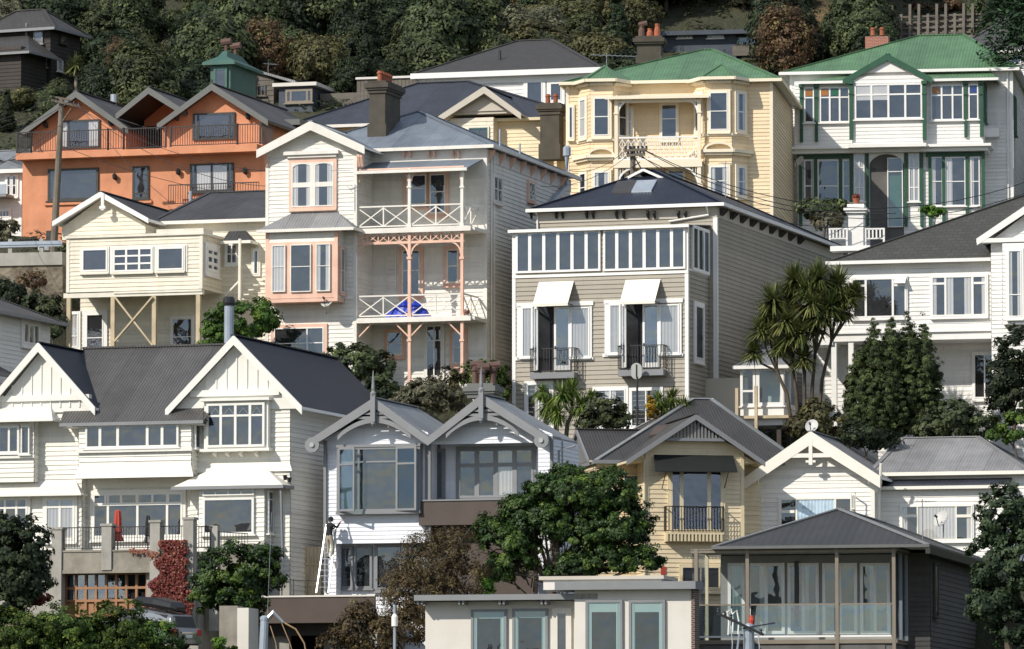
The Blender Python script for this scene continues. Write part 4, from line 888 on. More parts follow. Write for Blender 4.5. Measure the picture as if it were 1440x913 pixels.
part(H, 'gable_wall', lambda mb: (mb.wprism(F, [(g0 + .5, gz - .35), (g1 - .5, gz - .35), (g1 - .5, gz), ((g0 + g1) / 2, F.z(1248, 82, 0)), (g0 + .5, gz)], -.5, .12),), 'white_board')
# upper glazing
gb0 = .45; GB = F.sub(0, gb0); q0, q1 = GB.a(1199, 150), GB.a(1298, 150)
block(GB, q0, q1, zc, F.z(1248, 108), gb0, 'white_board', .2, .03, name='bay_wall')
win(GB, (1202, 118, 1297, 168), (1, 1, 1, 1), (1, 2.3), b=.03, fw=.09, mw=.11, cur='TT--', sill=True)
for x0, x1, n in ((1131, 1145, 1), (1153, 1195, 3), (1309, 1355, 3), (1362, 1376, 1)): win(F, (x0, 123 - (x0 - 1131) * .02, x1, 173 - (x0 - 1131) * .02), (1,) * n, (1, 2.4), b=.03, fw=.07, mw=.09, cur='-')
st = MB()
def stain(x, y, w, h, m):
    a = F.a(x, y, .11); z = F.z(x, y, .11); mb = MB(); mb.wbox(F, a, a + w, .115, .12, z - h, z); obj('stained_glass', mb, m, H.root)
for x, m in ((1154, 'stain_amber'), (1169, 'stain_green'), (1310, 'stain_amber'), (1364, 'stain_blue'), (1132, 'stain_amber')): stain(x, 126 - (x - 1131) * .02, .4, .36, m)
Rr = F.sub(f1, 0, 90); win(Rr, (.35, 1.2, F.z(1380, 168), F.z(1380, 118)), (1,), (1, 2.3), fm='green_trim', tm='green_trim', tw=.1, metric=True, b=.03)
part(H, 'porch_cornice', lambda mb: (mb.wbox(F, -.4, f1 + .45, -V, .5, zc - .12, zc + .03), mb.wbox(GB, q0 - .2, q1 + .2, -.2, .5, zc - .14, zc + .05), mb.wbox(F, -.2, f1 + .25, -V, .25, zc - .34, zc - .12)), 'white')
def gpost(W, x, y0, y1, b=.1, w=.16, br=True):
    a = W.a(x, (y0 + y1) / 2, b); z0, z1 = W.z(x, y1, b), W.z(x, y0, b)
    def f(mb):
        mb.wbox(W, a - w / 2, a + w / 2, b - w / 2, b + w / 2, z0, z1)
        if br: mb.wbox(W, a - w * .75, a + w * .75, b - .05, b + .2, z1 - .18, z1); mb.wbox(W, a - w * .65, a + w * .65, b - .05, b + .14, z1 - .75, z1 - .68)
    part(H, 'green_post', f, 'green_trim')
for x in (1127, 1148, 1306 + 52, 1380): gpost(F, x, 119 - (x - 1127) * .02, 200 - (x - 1127) * .03)
for x in (1197, 1300): gpost(GB, x, 114, 197, .08, .2)
# ground floor
zb = -4; FL = F.sub(0, -.35)
block(FL, .1, f1 - .1, zb, zc - .34, V - .35, 'white_board', .2, .03, name='lower_wall')
part(H, 'green_beam', lambda mb: (mb.wbox(FL, .1, F.a(1198, 220, -.3), .03, .12, zc - .58, zc - .34), mb.wbox(FL, F.a(1302, 220, -.3), f1 - .05, .03, .12, zc - .58, zc - .34)), 'green_trim')
for x0, x1, c in ((1131, 1146, 'R'), (1150, 1180, '-'), (1185, 1196, '-')): win(FL, (x0, 225, x1, 285), (1,), (1.6, 1), b=.03, fw=.07, cur=c)
for x0, x1 in ((1310, 1326), (1329, 1358), (1365, 1378)): win(FL, (x0, 221, x1, 290), (1,), (1.6, 1.6), b=.03, fw=.06, cur='L')
for x0, x1 in ((1201, 1216), (1278, 1293)): win(FL, (x0, 216, x1, 284), (1, 1), (1, 1.4, 1), b=.06, fw=.07, cur='FF', cm='net_curtain', name='sidelight')
for x in (1126, 1147, 1182, 1197, 1220, 1274, 1296, 1308, 1327, 1360, 1383): gpost(FL, x, 213, 318, .1, .17, False)
mb = MB(); c0, c1 = FL.a(1222, 250, .1), FL.a(1272, 250, .1); zt = FL.z(1247, 217, .1); rr = (c1 - c0) / 2; n = 14
for k in range(n):
    t0, t1 = pi * k / n, pi * (k + 1) / n; p = [((c0 + c1) / 2 - rr * cos(t), zt - rr * .75 + rr * .75 * sin(t)) for t in (t0, t1)]
    mb.wprism(FL, [p[0], p[1], (p[1][0], zt + .45), (p[0][0], zt + .45)], .06, .16)
obj('porch_arch', mb, 'white', H.root)
part(H, 'doorway', lambda mb: mb.wbox(FL, c0 + .05, c1 - .05, .01, .045, zb, zt), 'interior_mid')
win(FL, (1248, 222, 1270, 320), (1,), (1, 4), fm='white', b=.02, name='glazed_door', sill=False); part(H, 'front_door', lambda mb: mb.wbox(FL, FL.a(1251, 290), FL.a(1268, 290), .045, .09, FL.z(1260, 320), FL.z(1260, 247)), 'green_trim')
part(H, 'house_sign', lambda mb: mb.wbox(FL, FL.a(1225, 240), FL.a(1232, 240), .05, .07, FL.z(1228, 242), FL.z(1228, 237)), 'dark_frame')
chim(H, B, 1234, 70, 53, 1.3, 1.0, -10, 'red_brick', 2, .45, plain=True)
SW = B.sub(aR, 0, 90); win(SW, (.8, 1.7, F.z(1400, 180), F.z(1400, 130)), (1,), (1, 1), fm='green_trim', tm='green_trim', metric=True, b=.03)
part(H, 'balconette', lambda mb: (mb.wbox(B, B.a(1383, 190, .4), B.a(1405, 190, .4), .0, .6, B.z(1394, 193, .4), B.z(1394, 181, .4)), mb.bar(B.pt(B.a(1405, 160, .5), .5, B.z(1394, 181)), B.pt(B.a(1405, 160, .5), .5, B.z(1394, 155)), .03), mb.bar(B.pt(B.a(1384, 156, .5), .5, B.z(1394, 155)), B.pt(B.a(1405, 156, .5), .5, B.z(1394, 155)), .03)), 'white')
part(H, 'downpipe', lambda mb: mb.tube([B.pt(aR - .25, .1, -3), B.pt(aR - .25, .1, ze - .2)], .05), 'white')
# ================================================================== 7. white house with tiled roof
H = House('house', 'wide white weatherboard house with a dark tiled roof, first-floor windows and a deep porch', 'house', 1178, 560, 258.5, 14); F = H.F
aR = F.a(1394, 440); zf = F.z(1285, 462); ze = F.z(1285, 366, .4)
block(F, 0, aR, zf, ze - .1, 11, 'white_board', .2, .03); H.pad(-2, aR + 5, -1, 12, -.5)
BK = H.W(0, 2.2); block(BK, -.2, aR, -4, zf, 9, 'white_board', .2, .03, name='lower_wall')
part(H, 'floor_band', lambda mb: (mb.wbox(F, -.3, aR + .1, -2.2, .12, zf - .12, zf + .1), mb.wbox(F, -.2, aR, -2.2, .05, zf - .55, zf - .12), mb.wbox(F, -.25, aR + .04, -.3, .16, zf - .2, zf - .12)), 'white')
# roof: ridge rising to the right (hip end at left)
e0 = F.a(1163, 372, .45); 
hip(F, e0, e0 + 17, ze, .45, -13.5, F.z(1440, 268, -6.5) - ze, 'roof_tile', ridge='a', r0=9.0, r1=3.0)
part(H, 'eave_return', lambda mb: (mb.wbox(F, F.a(1168, 350, -1.5), F.a(1224, 350, -1.5), -2.2, -1.4, F.z(1196, 353, -1.5), F.z(1196, 346, -1.5)),), 'white')
win(F, (1199, 391, 1275, 447), (1, 2, 1), (1,), b=.03, fw=.08, mw=.1, tm='white', tw=.06, cur='-'); win(F, (1310, 388, 1388, 445), (1, 1.9, 1), b=.03, fw=.08, mw=.1, tm='white', tw=.06, cur='LBR', cm='curtain')
part(H, 'transom', lambda mb: [mb.wbox(F, F.a(x0, 405), F.a(x1, 405), .03, .125, F.z(x0, y), F.z(x0, y - 3)) for x0, x1, y in ((1200, 1217, 404), (1258, 1275, 403), (1311, 1329, 401), (1370, 1388, 400))], 'white')
w = F.sub(F.a(1259, 398), .12, 0); part(H, 'open_fanlight', lambda mb: mb.hexa([F.pt(F.a(1259, 398), .13, F.z(1266, 392)), F.pt(F.a(1275, 398), .13, F.z(1266, 392)), F.pt(F.a(1275, 398), .4, F.z(1266, 400)), F.pt(F.a(1259, 398), .4, F.z(1266, 400)), F.pt(F.a(1259, 398), .15, F.z(1266, 391)), F.pt(F.a(1275, 398), .15, F.z(1266, 391)), F.pt(F.a(1275, 398), .43, F.z(1266, 399.5)), F.pt(F.a(1259, 398), .43, F.z(1266, 399.5))]), 'white')
for x in (1173, 1197): part(H, 'porch_post', lambda mb: mb.wbox(F, F.a(x, 500, -.1) - .12, F.a(x, 500, -.1) + .12, -.25, -.02, -4, zf - .5), 'white')
win(BK, (1370, 498, 1400, 560), (1, 1), tm='white', b=.03, name='glazed_door'); win(BK, (1205, 490, 1245, 540), (1, 1), tm='white', b=.03)
# right bay
RB = F.sub(0, 1.2); b0 = RB.a(1394, 400); b1 = b0 + 3.6
block(RB, b0, b1, -4, RB.z(1430, 338), 4, 'white_board', .2, .03, name='bay_wall', gab=RB.z(1430, 338) + 1.3)
gb = .45; z = RB.z(1420, 335, gb); gable(RB, RB.a(1374, 338, gb), b1 + .6, z, 1.55, gb, -6, 'roof_tile', 'white', bw=.3)
part(H, 'bay_cornice', lambda mb: mb.wbox(RB, b0 - .6, b1 + .4, 0, .5, RB.z(1420, 341, .3), RB.z(1420, 335, .3)), 'white')
RB2 = RB.sub(0, .5); block(RB2, RB2.a(1410, 400), RB2.a(1410, 400) + 2.2, RB2.z(1425, 456), RB2.z(1425, 342), .5, 'white_board', .2, .03, name='bay_wall'); win(RB2, (1418, 352, 1437, 446), (1,), (2, 1), b=.03, tm='white', cur='B')
# left balcony
zl = F.z(1155, 478, .0); part(H, 'balcony_floor', lambda mb: mb.wbox(F, F.a(1132, 478), -.2, -2.5, .1, zl - .25, zl), 'white'); rail(H, F.pt(F.a(1134, 470), .05, zl), F.pt(-.25, .05, zl), 1.05, 'white', 'balcony_railing', step=.2, r=.04, top=.09)
block(BK, BK.a(1128, 480), -.2, -4, zf + 1.5, 6, 'white_board', .2, .03, name='wing_wall')
# conservatory
G = H.W(0, -2.2); c0, c1 = G.a(1041, 540), G.a(1102, 540); zb, zt = G.z(1070, 580), G.z(1070, 516)
part(H, 'conservatory_base', lambda mb: (mb.wbox(G, c0, c1, -3, 0, zb - .15, zb + .28), mb.wbox(G, c0 + .1, c1 - .1, -3, -.1, zb - .6, zb - .15)), 'white'); part(H, 'conservatory_pier', lambda mb: [mb.wbox(G, a - .1, a + .1, b - .1, b + .1, zb - 5, zb - .6) for a in (c0 + .3, c1 - .3) for b in (-.4, -2.7)], 'dark_board')
part(H, 'conservatory_deck', lambda mb: mb.wbox(G, c0 - .2, c1 + .4, -2, .25, zb - .3, zb - .16), 'raw_timber')
CF = G; win(G, (c0 + .75, c1, zb + .3, zt), (1,), b=-.08, metric=True, fw=.16, back=None, gl='clear_glass', name='window'); win(G, (c0, c0 + .72, zb + .3, zt), (1,), (1.6, 1), b=-.08, metric=True, fw=.12, back=None, gl='clear_glass')
win(G.sub(c1, 0, 90), (0, 3, zb + .3, zt), (1, 1), b=-.08, metric=True, fw=.16, back=None, gl='clear_glass'); part(H, 'conservatory_back', lambda mb: mb.wbox(G, c0, c1, -3.1, -2.95, zb, zt), 'white')
hip(G, c0 - .25, c1 + .25, zt + .02, .25, -3.2, 1.0, 'roof_grey', ridge='a', name='conservatory_roof')
part(H, 'fence_post', lambda mb: [mb.wbox(G, G.a(x, 570, .5), G.a(x, 570, .5) + .14, .4, .54, zb - 3, G.z(x, y, .5)) for x, y in ((1034, 546), (1061, 543))], 'raw_timber')
mb = MB(); mb.wbox(G, G.a(1080, 560, -1), G.a(1100, 560, -1), -1.4, -1, zb + .3, G.z(1090, 541, -1)); o = obj('armchair', mb, 'teal_blind'); o.matrix_world = Matrix.Translation(H.loc) @ Matrix.Rotation(-H.th, 4, 'Z'); tag(o, 'teal cloth-covered chair inside the small glazed conservatory', 'chair')
# ================================================================== 8. left white house with steep gables
H = House('house', 'ivory weatherboard house with a ribbed charcoal roof and two steep board-and-batten gables', 'house', -30, 762, 236, 18); F = H.F; LH = H
# F = plane of gable wings; left wing 0..a(115)
aw = F.a(112, 640); MV = .5; Mw = H.W(0, MV); x_r0, x_r1 = 268, 408
ar0, ar1 = F.a(x_r0, 620), F.a(x_r1, 620)
zm = F.z(190, 592); aR = ar1
block(Mw, 0, ar1 - .2, -3, Mw.z(190, 600), 9, 'ivory', .2, .035)
H.pad(-1, aR + .5, -5, 14, -.4)
LA = lambda x, y, b=.45: F.a(x, y, b)
# left wing
lx0 = -1.2; zle = F.z(54, 573, .45); block(F, lx0 + .45, LA(118, 572) - .25, -3, zle, 4, 'ivory', .2, .035, sides='R'); zra = F.z(54, 482, .45)
apexL = LA(54, 482); eL = 2 * apexL - LA(134, 575)
mb = MB(); mb.wprism(F, [(eL + .3, zle - .2), (LA(126, 572), zle - .2), (apexL, zra - .3)], -.2, .1); obj('gable_panel', mb, 'ivory_trim', H.root)
part(H, 'batten', lambda mb: [mb.wbox(F, a - .03, a + .03, .1, .14, zle, zle + max(.05, (zra - zle - .35) * (1 - abs(a - apexL) / (LA(134, 572) - apexL)) - .2)) for a in [apexL + (i - 5) * .44 for i in range(11)]], 'ivory_trim')
part(H, 'gable_sill', lambda mb: mb.wbox(F, eL + .4, LA(122, 570), -.1, .22, F.z(60, 564, .2), F.z(60, 556, .2)), 'ivory_trim')
gable(F, eL, LA(134, 575), F.z(60, 575, .45), zra - F.z(60, 575, .45), .45, -8, 'roof_char_shade', 'ivory_trim', bw=.34, th=.12, apex=apexL)
# right wing
RV = 0; apx = F.a(329, 472, .45); e0, e1 = F.a(244, 570, .45), F.a(425, 581, .45); zre = F.z(335, 574, .45); za = F.z(331, 472, .45)
e0 = 2 * apx - e1
block(F, ar0, ar1, -3, F.z(335, 556), 12, 'ivory', .2, .035, sides='R'); part(H, 'gable_panel', lambda mb: mb.wprism(F, [(e0 + .2, zre - .05), (e1 - .2, zre - .05), (apx, za - .3)], -12, .1), 'ivory_trim')
part(H, 'batten', lambda mb: [mb.wbox(F, a - .03, a + .03, .1, .14, F.z(335, 550), F.z(335, 550) + max(.05, (za - F.z(335, 550) - .3) * (1 - abs(a - apx) / (F.a(392, 550) - apx)))) for a in [apx + (i - 4) * .46 for i in range(9)]], 'ivory_trim')
part(H, 'gable_sill', lambda mb: mb.wbox(F, F.a(270, 553), F.a(395, 553), -.1, .24, F.z(331, 557, .2), F.z(331, 548, .2)), 'ivory_trim')
gable(F, e0, e1, zre, za - zre, .45, -12.4, 'roof_char_shade', 'ivory_trim', bw=.34, th=.12, apex=apx)
# middle roof, ridge along the front
zmr = F.z(212, 488, -4.5); zml = F.z(180, 594, 1.0)
mb = MB(); i0, i1 = F.a(100, 590, 0), F.a(286, 590, 1.0)
mb.face([F.pt(F.a(84, 596, 1.0), 1.0, zml), F.pt(i1, 1.0, zml), F.pt(min(i1 + .6, apx), -4.5, zmr), F.pt(apexL, -4.5, zmr)]); mb.face([F.pt(i1, 1.0, zml), F.pt(i1, -.3, zml + .02), F.pt(i1 - .5, -.3, zml + 1.0)])
mb.face([F.pt(apx, -10, zml), F.pt(apexL, -10, zml), F.pt(apexL, -4.5, zmr), F.pt(apx, -4.5, zmr)])
r = obj('roof', mb, 'roof_char', H.root); g = MB(); g.wbox(F, F.a(84, 596, 1.0), i1, .93, 1.05, zml - .12, zml + .02); obj('gutter', g, 'grey_trim', r)
mb = MB(); mb.wbox(F, F.a(84, 596, 1) + .1, i1 - .1, 0, .95, zml - .16, zml - .13); obj('soffit', mb, 'ivory_trim', r)
c = MB(); c.bar(F.pt(apexL, -4.5, zmr + .03), F.pt(apx, -4.5, zmr + .03), .2, .08); obj('ridge_cap', c, 'roof_char', r)
# middle bay
bb = .75; Q = F.sub(0, bb); k0, k1 = Q.a(111, 650), Q.a(269, 650); zq0, zq1 = Q.z(190, 672), Q.z(190, 594)
block(Q, k0, k1, zq0 + .1, zq1 + .1, bb + MV, 'ivory', .2, .035, name='bay_wall'); 
def flare(W, a0, a1, z, d, h=.42, dep=.02):  # skirt that kicks out
    mb = MB(); mb.hexa([W.pt(a0 - d, d, z), W.pt(a1 + d, d, z), W.pt(a1, 0, z), W.pt(a0, 0, z), W.pt(a0, .04, z + h), W.pt(a1, .04, z + h), W.pt(a1, 0, z + h), W.pt(a0, 0, z + h)]); return obj('flared_skirt', mb, 'ivory', H.root)
flare(Q, k0, k1, zq0, .16, .5)
win(Q, (121, 596, 252, 630), (1, 1.2, 2, 1, 1.1), b=.04, fm='ivory_trim', fw=.09, mw=.12)
part(H, 'bay_sill', lambda mb: mb.wbox(Q, k0 - .05, k1 + .08, -.2, .17, Q.z(190, 636), Q.z(190, 631)), 'ivory_trim')
win(Q.sub(k1, 0, 90), (.15, .75, Q.z(265, 630), Q.z(265, 595)), (1,), metric=True, b=.04, fm='ivory_trim')
# lower middle window wall, left door
win(Mw, (131, 693, 258, 756), (1, 1.9, 1.9, 1), (1,), b=.04, fm='ivory_trim', fw=.1, mw=.1, tm='ivory_trim', tw=.12)
part(H, 'transom', lambda mb: (mb.wbox(Mw, Mw.a(131, 708), Mw.a(258, 708), .04, .16, Mw.z(195, 711), Mw.z(195, 707)), [mb.wbox(Mw, Mw.a(x, 700) - .05, Mw.a(x, 700) + .05, .04, .15, Mw.z(195, 707), Mw.z(195, 693)) for x in (150, 172, 194, 216, 238)]), 'ivory_trim')
win(F, (64, 700, 106, 760), (1, 1), (1, 3.5), b=.04, fm='ivory_trim', fw=.1, cur='FF', cm='net_curtain', name='french_door', tm='ivory_trim', tw=.1)
win(F, (-8, 700, 40, 755), (1, 1, 1), (1, 2.8), b=.04, fm='ivory_trim', fw=.1, tm='ivory_trim')
hz = lambda x, y, b: F.z(x, y, b)
for (x0, x1, y0, y1, b) in ((-30, 114, 696, 676, .55), (-30, 74, 591, 570, .95)):
    lean(F, F.a(x0, y0, b), F.a(x1, y0, b), F.z(40, y0, b), F.z(40, y1, .03), b, .02, 'ivory', 'window_hood', gut='ivory_trim', cut=(0, .5), fh=.06)
LB = F.sub(0, .5); k0, k1 = LB.a(-25, 620), LB.a(48, 620); block(LB, k0, k1, LB.z(20, 678), LB.z(20, 592), .5, 'ivory', .2, .035, name='bay_wall'); win(LB, (-15, 599, 28, 638), (1, 1, 1), b=.04, fm='ivory_trim', fw=.09, cur='B'); win(LB, (31, 599, 43, 639), (1,), b=.04, fm='ivory_trim', proud=.05)
part(H, 'bay_sill', lambda mb: mb.wbox(LB, k0, k1 + .06, -.4, .15, LB.z(20, 645), LB.z(20, 641)), 'ivory_trim')
# right wing windows
UB = F.sub(0, .35); k0, k1 = UB.a(287, 600), UB.a(377, 600); block(UB, k0, k1, UB.z(330, 632), UB.z(330, 563), .35, 'ivory_trim', 0, name='bay_wall')
win(UB, (291, 567, 373, 629), (1, 1, 1, 1), (1, 2.5), b=.0, fm='ivory_trim', fw=.1, mw=.11, sill=False)
part(H, 'bay_cornice', lambda mb: (mb.wbox(UB, k0 - .12, k1 + .12, -.35, .22, UB.z(330, 564), UB.z(330, 560)),), 'ivory_trim'); part(H, 'window_sill', lambda mb: (mb.wbox(UB, k0 - .12, k1 + .12, -.35, .2, UB.z(330, 635), UB.z(330, 631))), 'ivory_trim')
for x in (304, 322, 341, 363): brackets(F, [x], 635, 643, 'ivory_trim', .03, .12, .35)
part(H, 'lead_light', lambda mb: [(mb.bar(UB.pt(UB.a(x - 6, 575, .09), .092, UB.z(330, 582)), UB.pt(UB.a(x, 575, .09), .092, UB.z(330, 574)), .025, .004), mb.bar(UB.pt(UB.a(x, 575, .09), .092, UB.z(330, 574)), UB.pt(UB.a(x + 6, 575, .09), .092, UB.z(330, 582)), .025, .004)) for x in (303, 322, 342, 361)], 'ivory_trim')
flare(F, ar0 + .2, ar1 - .0, F.z(335, 664), .14, .35)
zlr = F.z(320, 684, 1.1); r0 = lean(F, F.a(242, 686, 1.2), F.a(398, 688, 1.2), zlr, F.z(325, 657, .05), 1.2, .04, 'canvas', 'window_roof', gut='grey_trim', cut=(1.5, 1.3))
PB = F.sub(0, .9); k0, k1 = PB.a(280, 720), PB.a(372, 720); block(PB, k0, k1, -3, zlr - .05, .9, 'ivory', .2, .035, name='bay_wall')
win(PB, (286, 700, 358, 752), (1,), b=.04, fm='ivory_trim', fw=.1); win(PB, (286, 688, 358, 697), (1, 1, 1, 1), b=.04, fm='ivory_trim', fw=.05, sill=False); win(PB.sub(k1, 0, 90), (.15, .75, PB.z(365, 750), PB.z(365, 690)), (1,), (1, 4), metric=True, b=.04, fm='ivory_trim')
part(H, 'downpipe', lambda mb: (mb.tube([F.pt(F.a(395, 690, 1.1), 1.1, zlr - .1), F.pt(F.a(398, 690, .9), .9, -1)], .06), mb.tube([F.pt(F.a(277, 600, .2), .2, F.z(277, 600, .2)), F.pt(F.a(276, 620, .1), .1, F.z(277, 650, .1))], .06)), 'grey_trim')
# flue
t = MB(); q = H.W(0, 5.0); a = q.a(322, 450); t.tube([q.pt(a, 0, q.z(322, 492) - 1), q.pt(a, 0, q.z(322, 428))], .21, 12); t.lathe(q.pt(a, 0, q.z(322, 430)), [(.25, 0), (.27, .12), (.25, .3), (.2, .38)], 12, 1); obj('flue_pipe', t, ['galv', 'black_plastic'], H.root)
mb = MB(); a = F.a(402, 672, .1); z = F.z(402, 672, .1); mb.lathe(F.pt(a, .2, z), [(.06, -.1), (.1, .1)], 8); mb.lathe(F.pt(a + .2, .2, z - .1), [(.06, -.1), (.1, .1)], 8); mb.bar(F.pt(a, 0, z), F.pt(a + .1, .2, z), .05); obj('flood_lamp', mb, 'black_plastic', H.root)
# deck and garage
DK = H.W(0, -4.2); zd = DK.z(150, 776); zk = DK.z(150, 802); d0, d1 = DK.a(-30, 790), DK.a(266, 770); zrail = DK.z(150, 743); c1_ = DK.a(300, 760, -.9)
part(H, 'deck', lambda mb: (mb.wbox(DK, d0, d1, -4.1, 0, zk, zd), mb.wbox(DK, d0, c1_ + 1.5, -4.1, -1.0, zk, zd - .02), mb.wbox(DK, d0, d1, -.05, .04, zk - .12, zk + .02), mb.wbox(DK, d0, d1, -.05, .04, zd, zd + .07)), 'pebble_dash')
part(H, 'garage_wall', lambda mb: (mb.wbox(DK, DK.a(202, 830), d1 + .3, -4, -.3, -8, zk), mb.wbox(DK, d0, DK.a(75, 830), -4, -.3, -8, zk)), 'concrete')
for x, y0, y1 in ((80, 745, 870), (150, 740, 802), (218, 735, 830), (265, 731, 880)): part(H, 'deck_column', lambda mb: (mb.wbox(DK, DK.a(x, 770, .05) - .22, DK.a(x, 770, .05) + .22, -.35, .09, DK.z(x, y1), DK.z(x, y0)), mb.wbox(DK, DK.a(x, 770, .05) - .27, DK.a(x, 770, .05) + .27, -.4, .13, DK.z(x, y0), DK.z(x, y0) + .1)), 'concrete')
pc = [DK.a(x, 760) for x in (84, 147, 153, 215, 221, 262)]
for i in (0, 2, 4): rail(H, DK.pt(pc[i], -.1, zd + .07), DK.pt(pc[i + 1], -.1, zd + .07 + .0), .95, 'dark_iron', 'deck_railing', step=.12, r=.01, top=.04)
c1 = DK.a(300, 760, -.9); rail(H, DK.pt(d1, -.1, zd + .07), DK.pt(c1, -.9, zd + .05), .95, 'dark_iron', 'deck_railing', step=.12, r=.01, top=.04); part(H, 'deck_column', lambda mb: mb.wbox(DK, c1 - .15, c1 + .2, -1.2, -.85, -4, zd + 1.05), 'concrete'); rail(H, DK.pt(c1 + .2, -.95, zd), DK.pt(c1 + 1.5, -.95, zd - .1), .8, 'dark_iron', 'deck_railing', step=.12, r=.01, top=.04)
part(H, 'deck_wall', lambda mb: mb.wbox(DK, c1 + 1.5, c1 + 1.75, -5.5, -.95, -8, zd + .3), 'concrete')
def gd(mb):
    g0, g1 = DK.a(93, 830, -.6), DK.a(207, 830, -.6); zt, zb = DK.z(150, 807, -.6), DK.z(150, 866, -.6)
    n = 8
    for i in range(n + 1): a = g0 + (g1 - g0) * i / n; mb.wbox(DK, a - .05, a + .05, -.62, -.52, zb, zt)
    for t in (1, .66, .36, 0): z = zb + (zt - zb) * t; mb.wbox(DK, g0, g1, -.625, -.515, z - .05, z + .05)
    mb.wbox(DK, g0, g1, -.66, -.61, zb, zb + (zt - zb) * .36)
    G_.append((g0, g1, zb + (zt - zb) * .38, zt))
G_ = []; gdo = part(H, 'garage_door', gd, 'orange_timber'); g0, g1, zb, zt = G_[0]; g = MB(); g.wbox(DK, g0, g1, -.6, -.59, zb, zt); obj('glass_pane', g, 'glass', gdo); g = MB(); g.wbox(DK, g0, g1, -.72, -.69, zb - 1, zt); obj('shade_board', g, 'room_shade', gdo)  # dark sheet close behind the panes paints the shade inside the garage
# ================================================================== 9. twin-gabled villa
H = House('villa', 'white weatherboard villa with twin grey bargeboard gables being painted', 'house', 456, 835, 231.5, 17); F = H.F; TV = H
am_ = F.a(602, 680); aR = F.a(777, 680); zt = F.z(530, 618); zl = F.z(530, 764)
gb = .75
ap1, ap2 = F.a(526, 560, gb), F.a(678, 554, gb); e0, em, e1 = F.a(436, 618, gb), F.a(601, 612, gb), F.a(767, 612, gb)
zg = F.z(520, 617, gb); za = F.z(526, 560, gb)
mid = F.a(602, 600, gb)
hw1 = ap1 - e0; ap2r = (mid + e1) / 2
block(F, 0, am_, zl, zt, 6.2, 'cool_white', .17, .025, name='wall', sides='L', corner='grey_trim')
part(H, 'gable_wall', lambda mb: (mb.wprism(F, [(e0 + .4, zg - .15), (mid, zg - .15), (ap1, za - .45)], -3, -.0), boards(mb, F, [(.0, zg - .2), (am_, zg - .2), (am_, zg + .25), (ap1, za - .5), (0, zg + .1)], .17, .025)), 'cool_white')
part(H, 'gable_wall', lambda mb: (mb.wprism(F, [(mid, zg - .15), (e1 - .3, zg - .15), (ap2, za - .45)], -2, -.0), boards(mb, F, [(mid, zg - .25), (aR, zg - .25), (aR, zg + .1), (ap2, za - .5), (mid, zg + .2)], .17, .025)), 'cool_white')
H.pad(-.5, aR + .5, -3, 13, -.4)
gable(F, e0, mid, zg, za - zg, gb, -7, 'roof_grey', 'grey_trim', bw=.34, apex=ap1, under='grey_trim', hb=2.0); gable(F, mid, e1, zg, F.z(678, 555, gb) - zg, gb, -3.9, 'roof_grey', 'grey_trim', bw=.34, apex=ap2, under='grey_trim', hb=1.7)
# fretwork, finials, bosses
def fret(c, l, r, zapex):
    mb = MB(); W = F.sub(0, gb - .06); n = 14; span = (r - l) * .62; x0 = c - span / 2
    for k in range(n):  # arched lower brace
        t0, t1 = k / n, (k + 1) / n; f_ = lambda t: zg + .05 + (zapex - zg) * .42 * sin(pi * t) ** .8
        mb.wprism(W, [(x0 + span * t0, f_(t0) - .1), (x0 + span * t1, f_(t1) - .1), (x0 + span * t1, f_(t1) + .1), (x0 + span * t0, f_(t0) + .1)], 0, .06)
    for q in (.52, .62, .72, .82):
        z = zg + (zapex - zg) * q; hw_ = (r - l) / 2 * (1 - q) * .95; mb.wbox(W, c - hw_, c + hw_, .01, .05, z - .05, z + .05)
    obj('fretwork', mb, 'grey_trim', H.root)
    mb = MB(); p = F.pt(c, gb + .12, 0); mb.wbox(F, c - .1, c + .1, gb + .05, gb + .2, zapex - 1.0, zapex + .15); mb.lathe(p + Vector((0, 0, zapex - 1.2)), [(.02, 0), (.1, .12), (.06, .22)], 8); mb.lathe(p + Vector((0, 0, zapex + .1)), [(.11, 0), (.13, .1), (.06, .2), (.08, .3), (.03, .9), (.01, 1.05)], 8); obj('finial', mb, 'grey_trim', H.root)
fret(ap1, e0, mid, za); fret(ap2, mid, e1, F.z(678, 555, gb))
for a in (e0 + .12, e1 - .15):
    mb = MB()
    for i in range(12):
        t0, t1 = 2 * pi * i / 12, 2 * pi * (i + 1) / 12; mb.wprism(F, [(a, zg - .22), (a + .32 * cos(t0), zg - .22 + .32 * sin(t0)), (a + .32 * cos(t1), zg - .22 + .32 * sin(t1))], gb - .02, gb + .1)
    bf_ = obj('barge_foot', mb, 'grey_trim', H.root); mb = MB(); mb.tube([F.pt(a, gb + .1, zg - .22), F.pt(a, gb + .16, zg - .22)], .1, 10); obj('boss', mb, 'chrome', bf_)
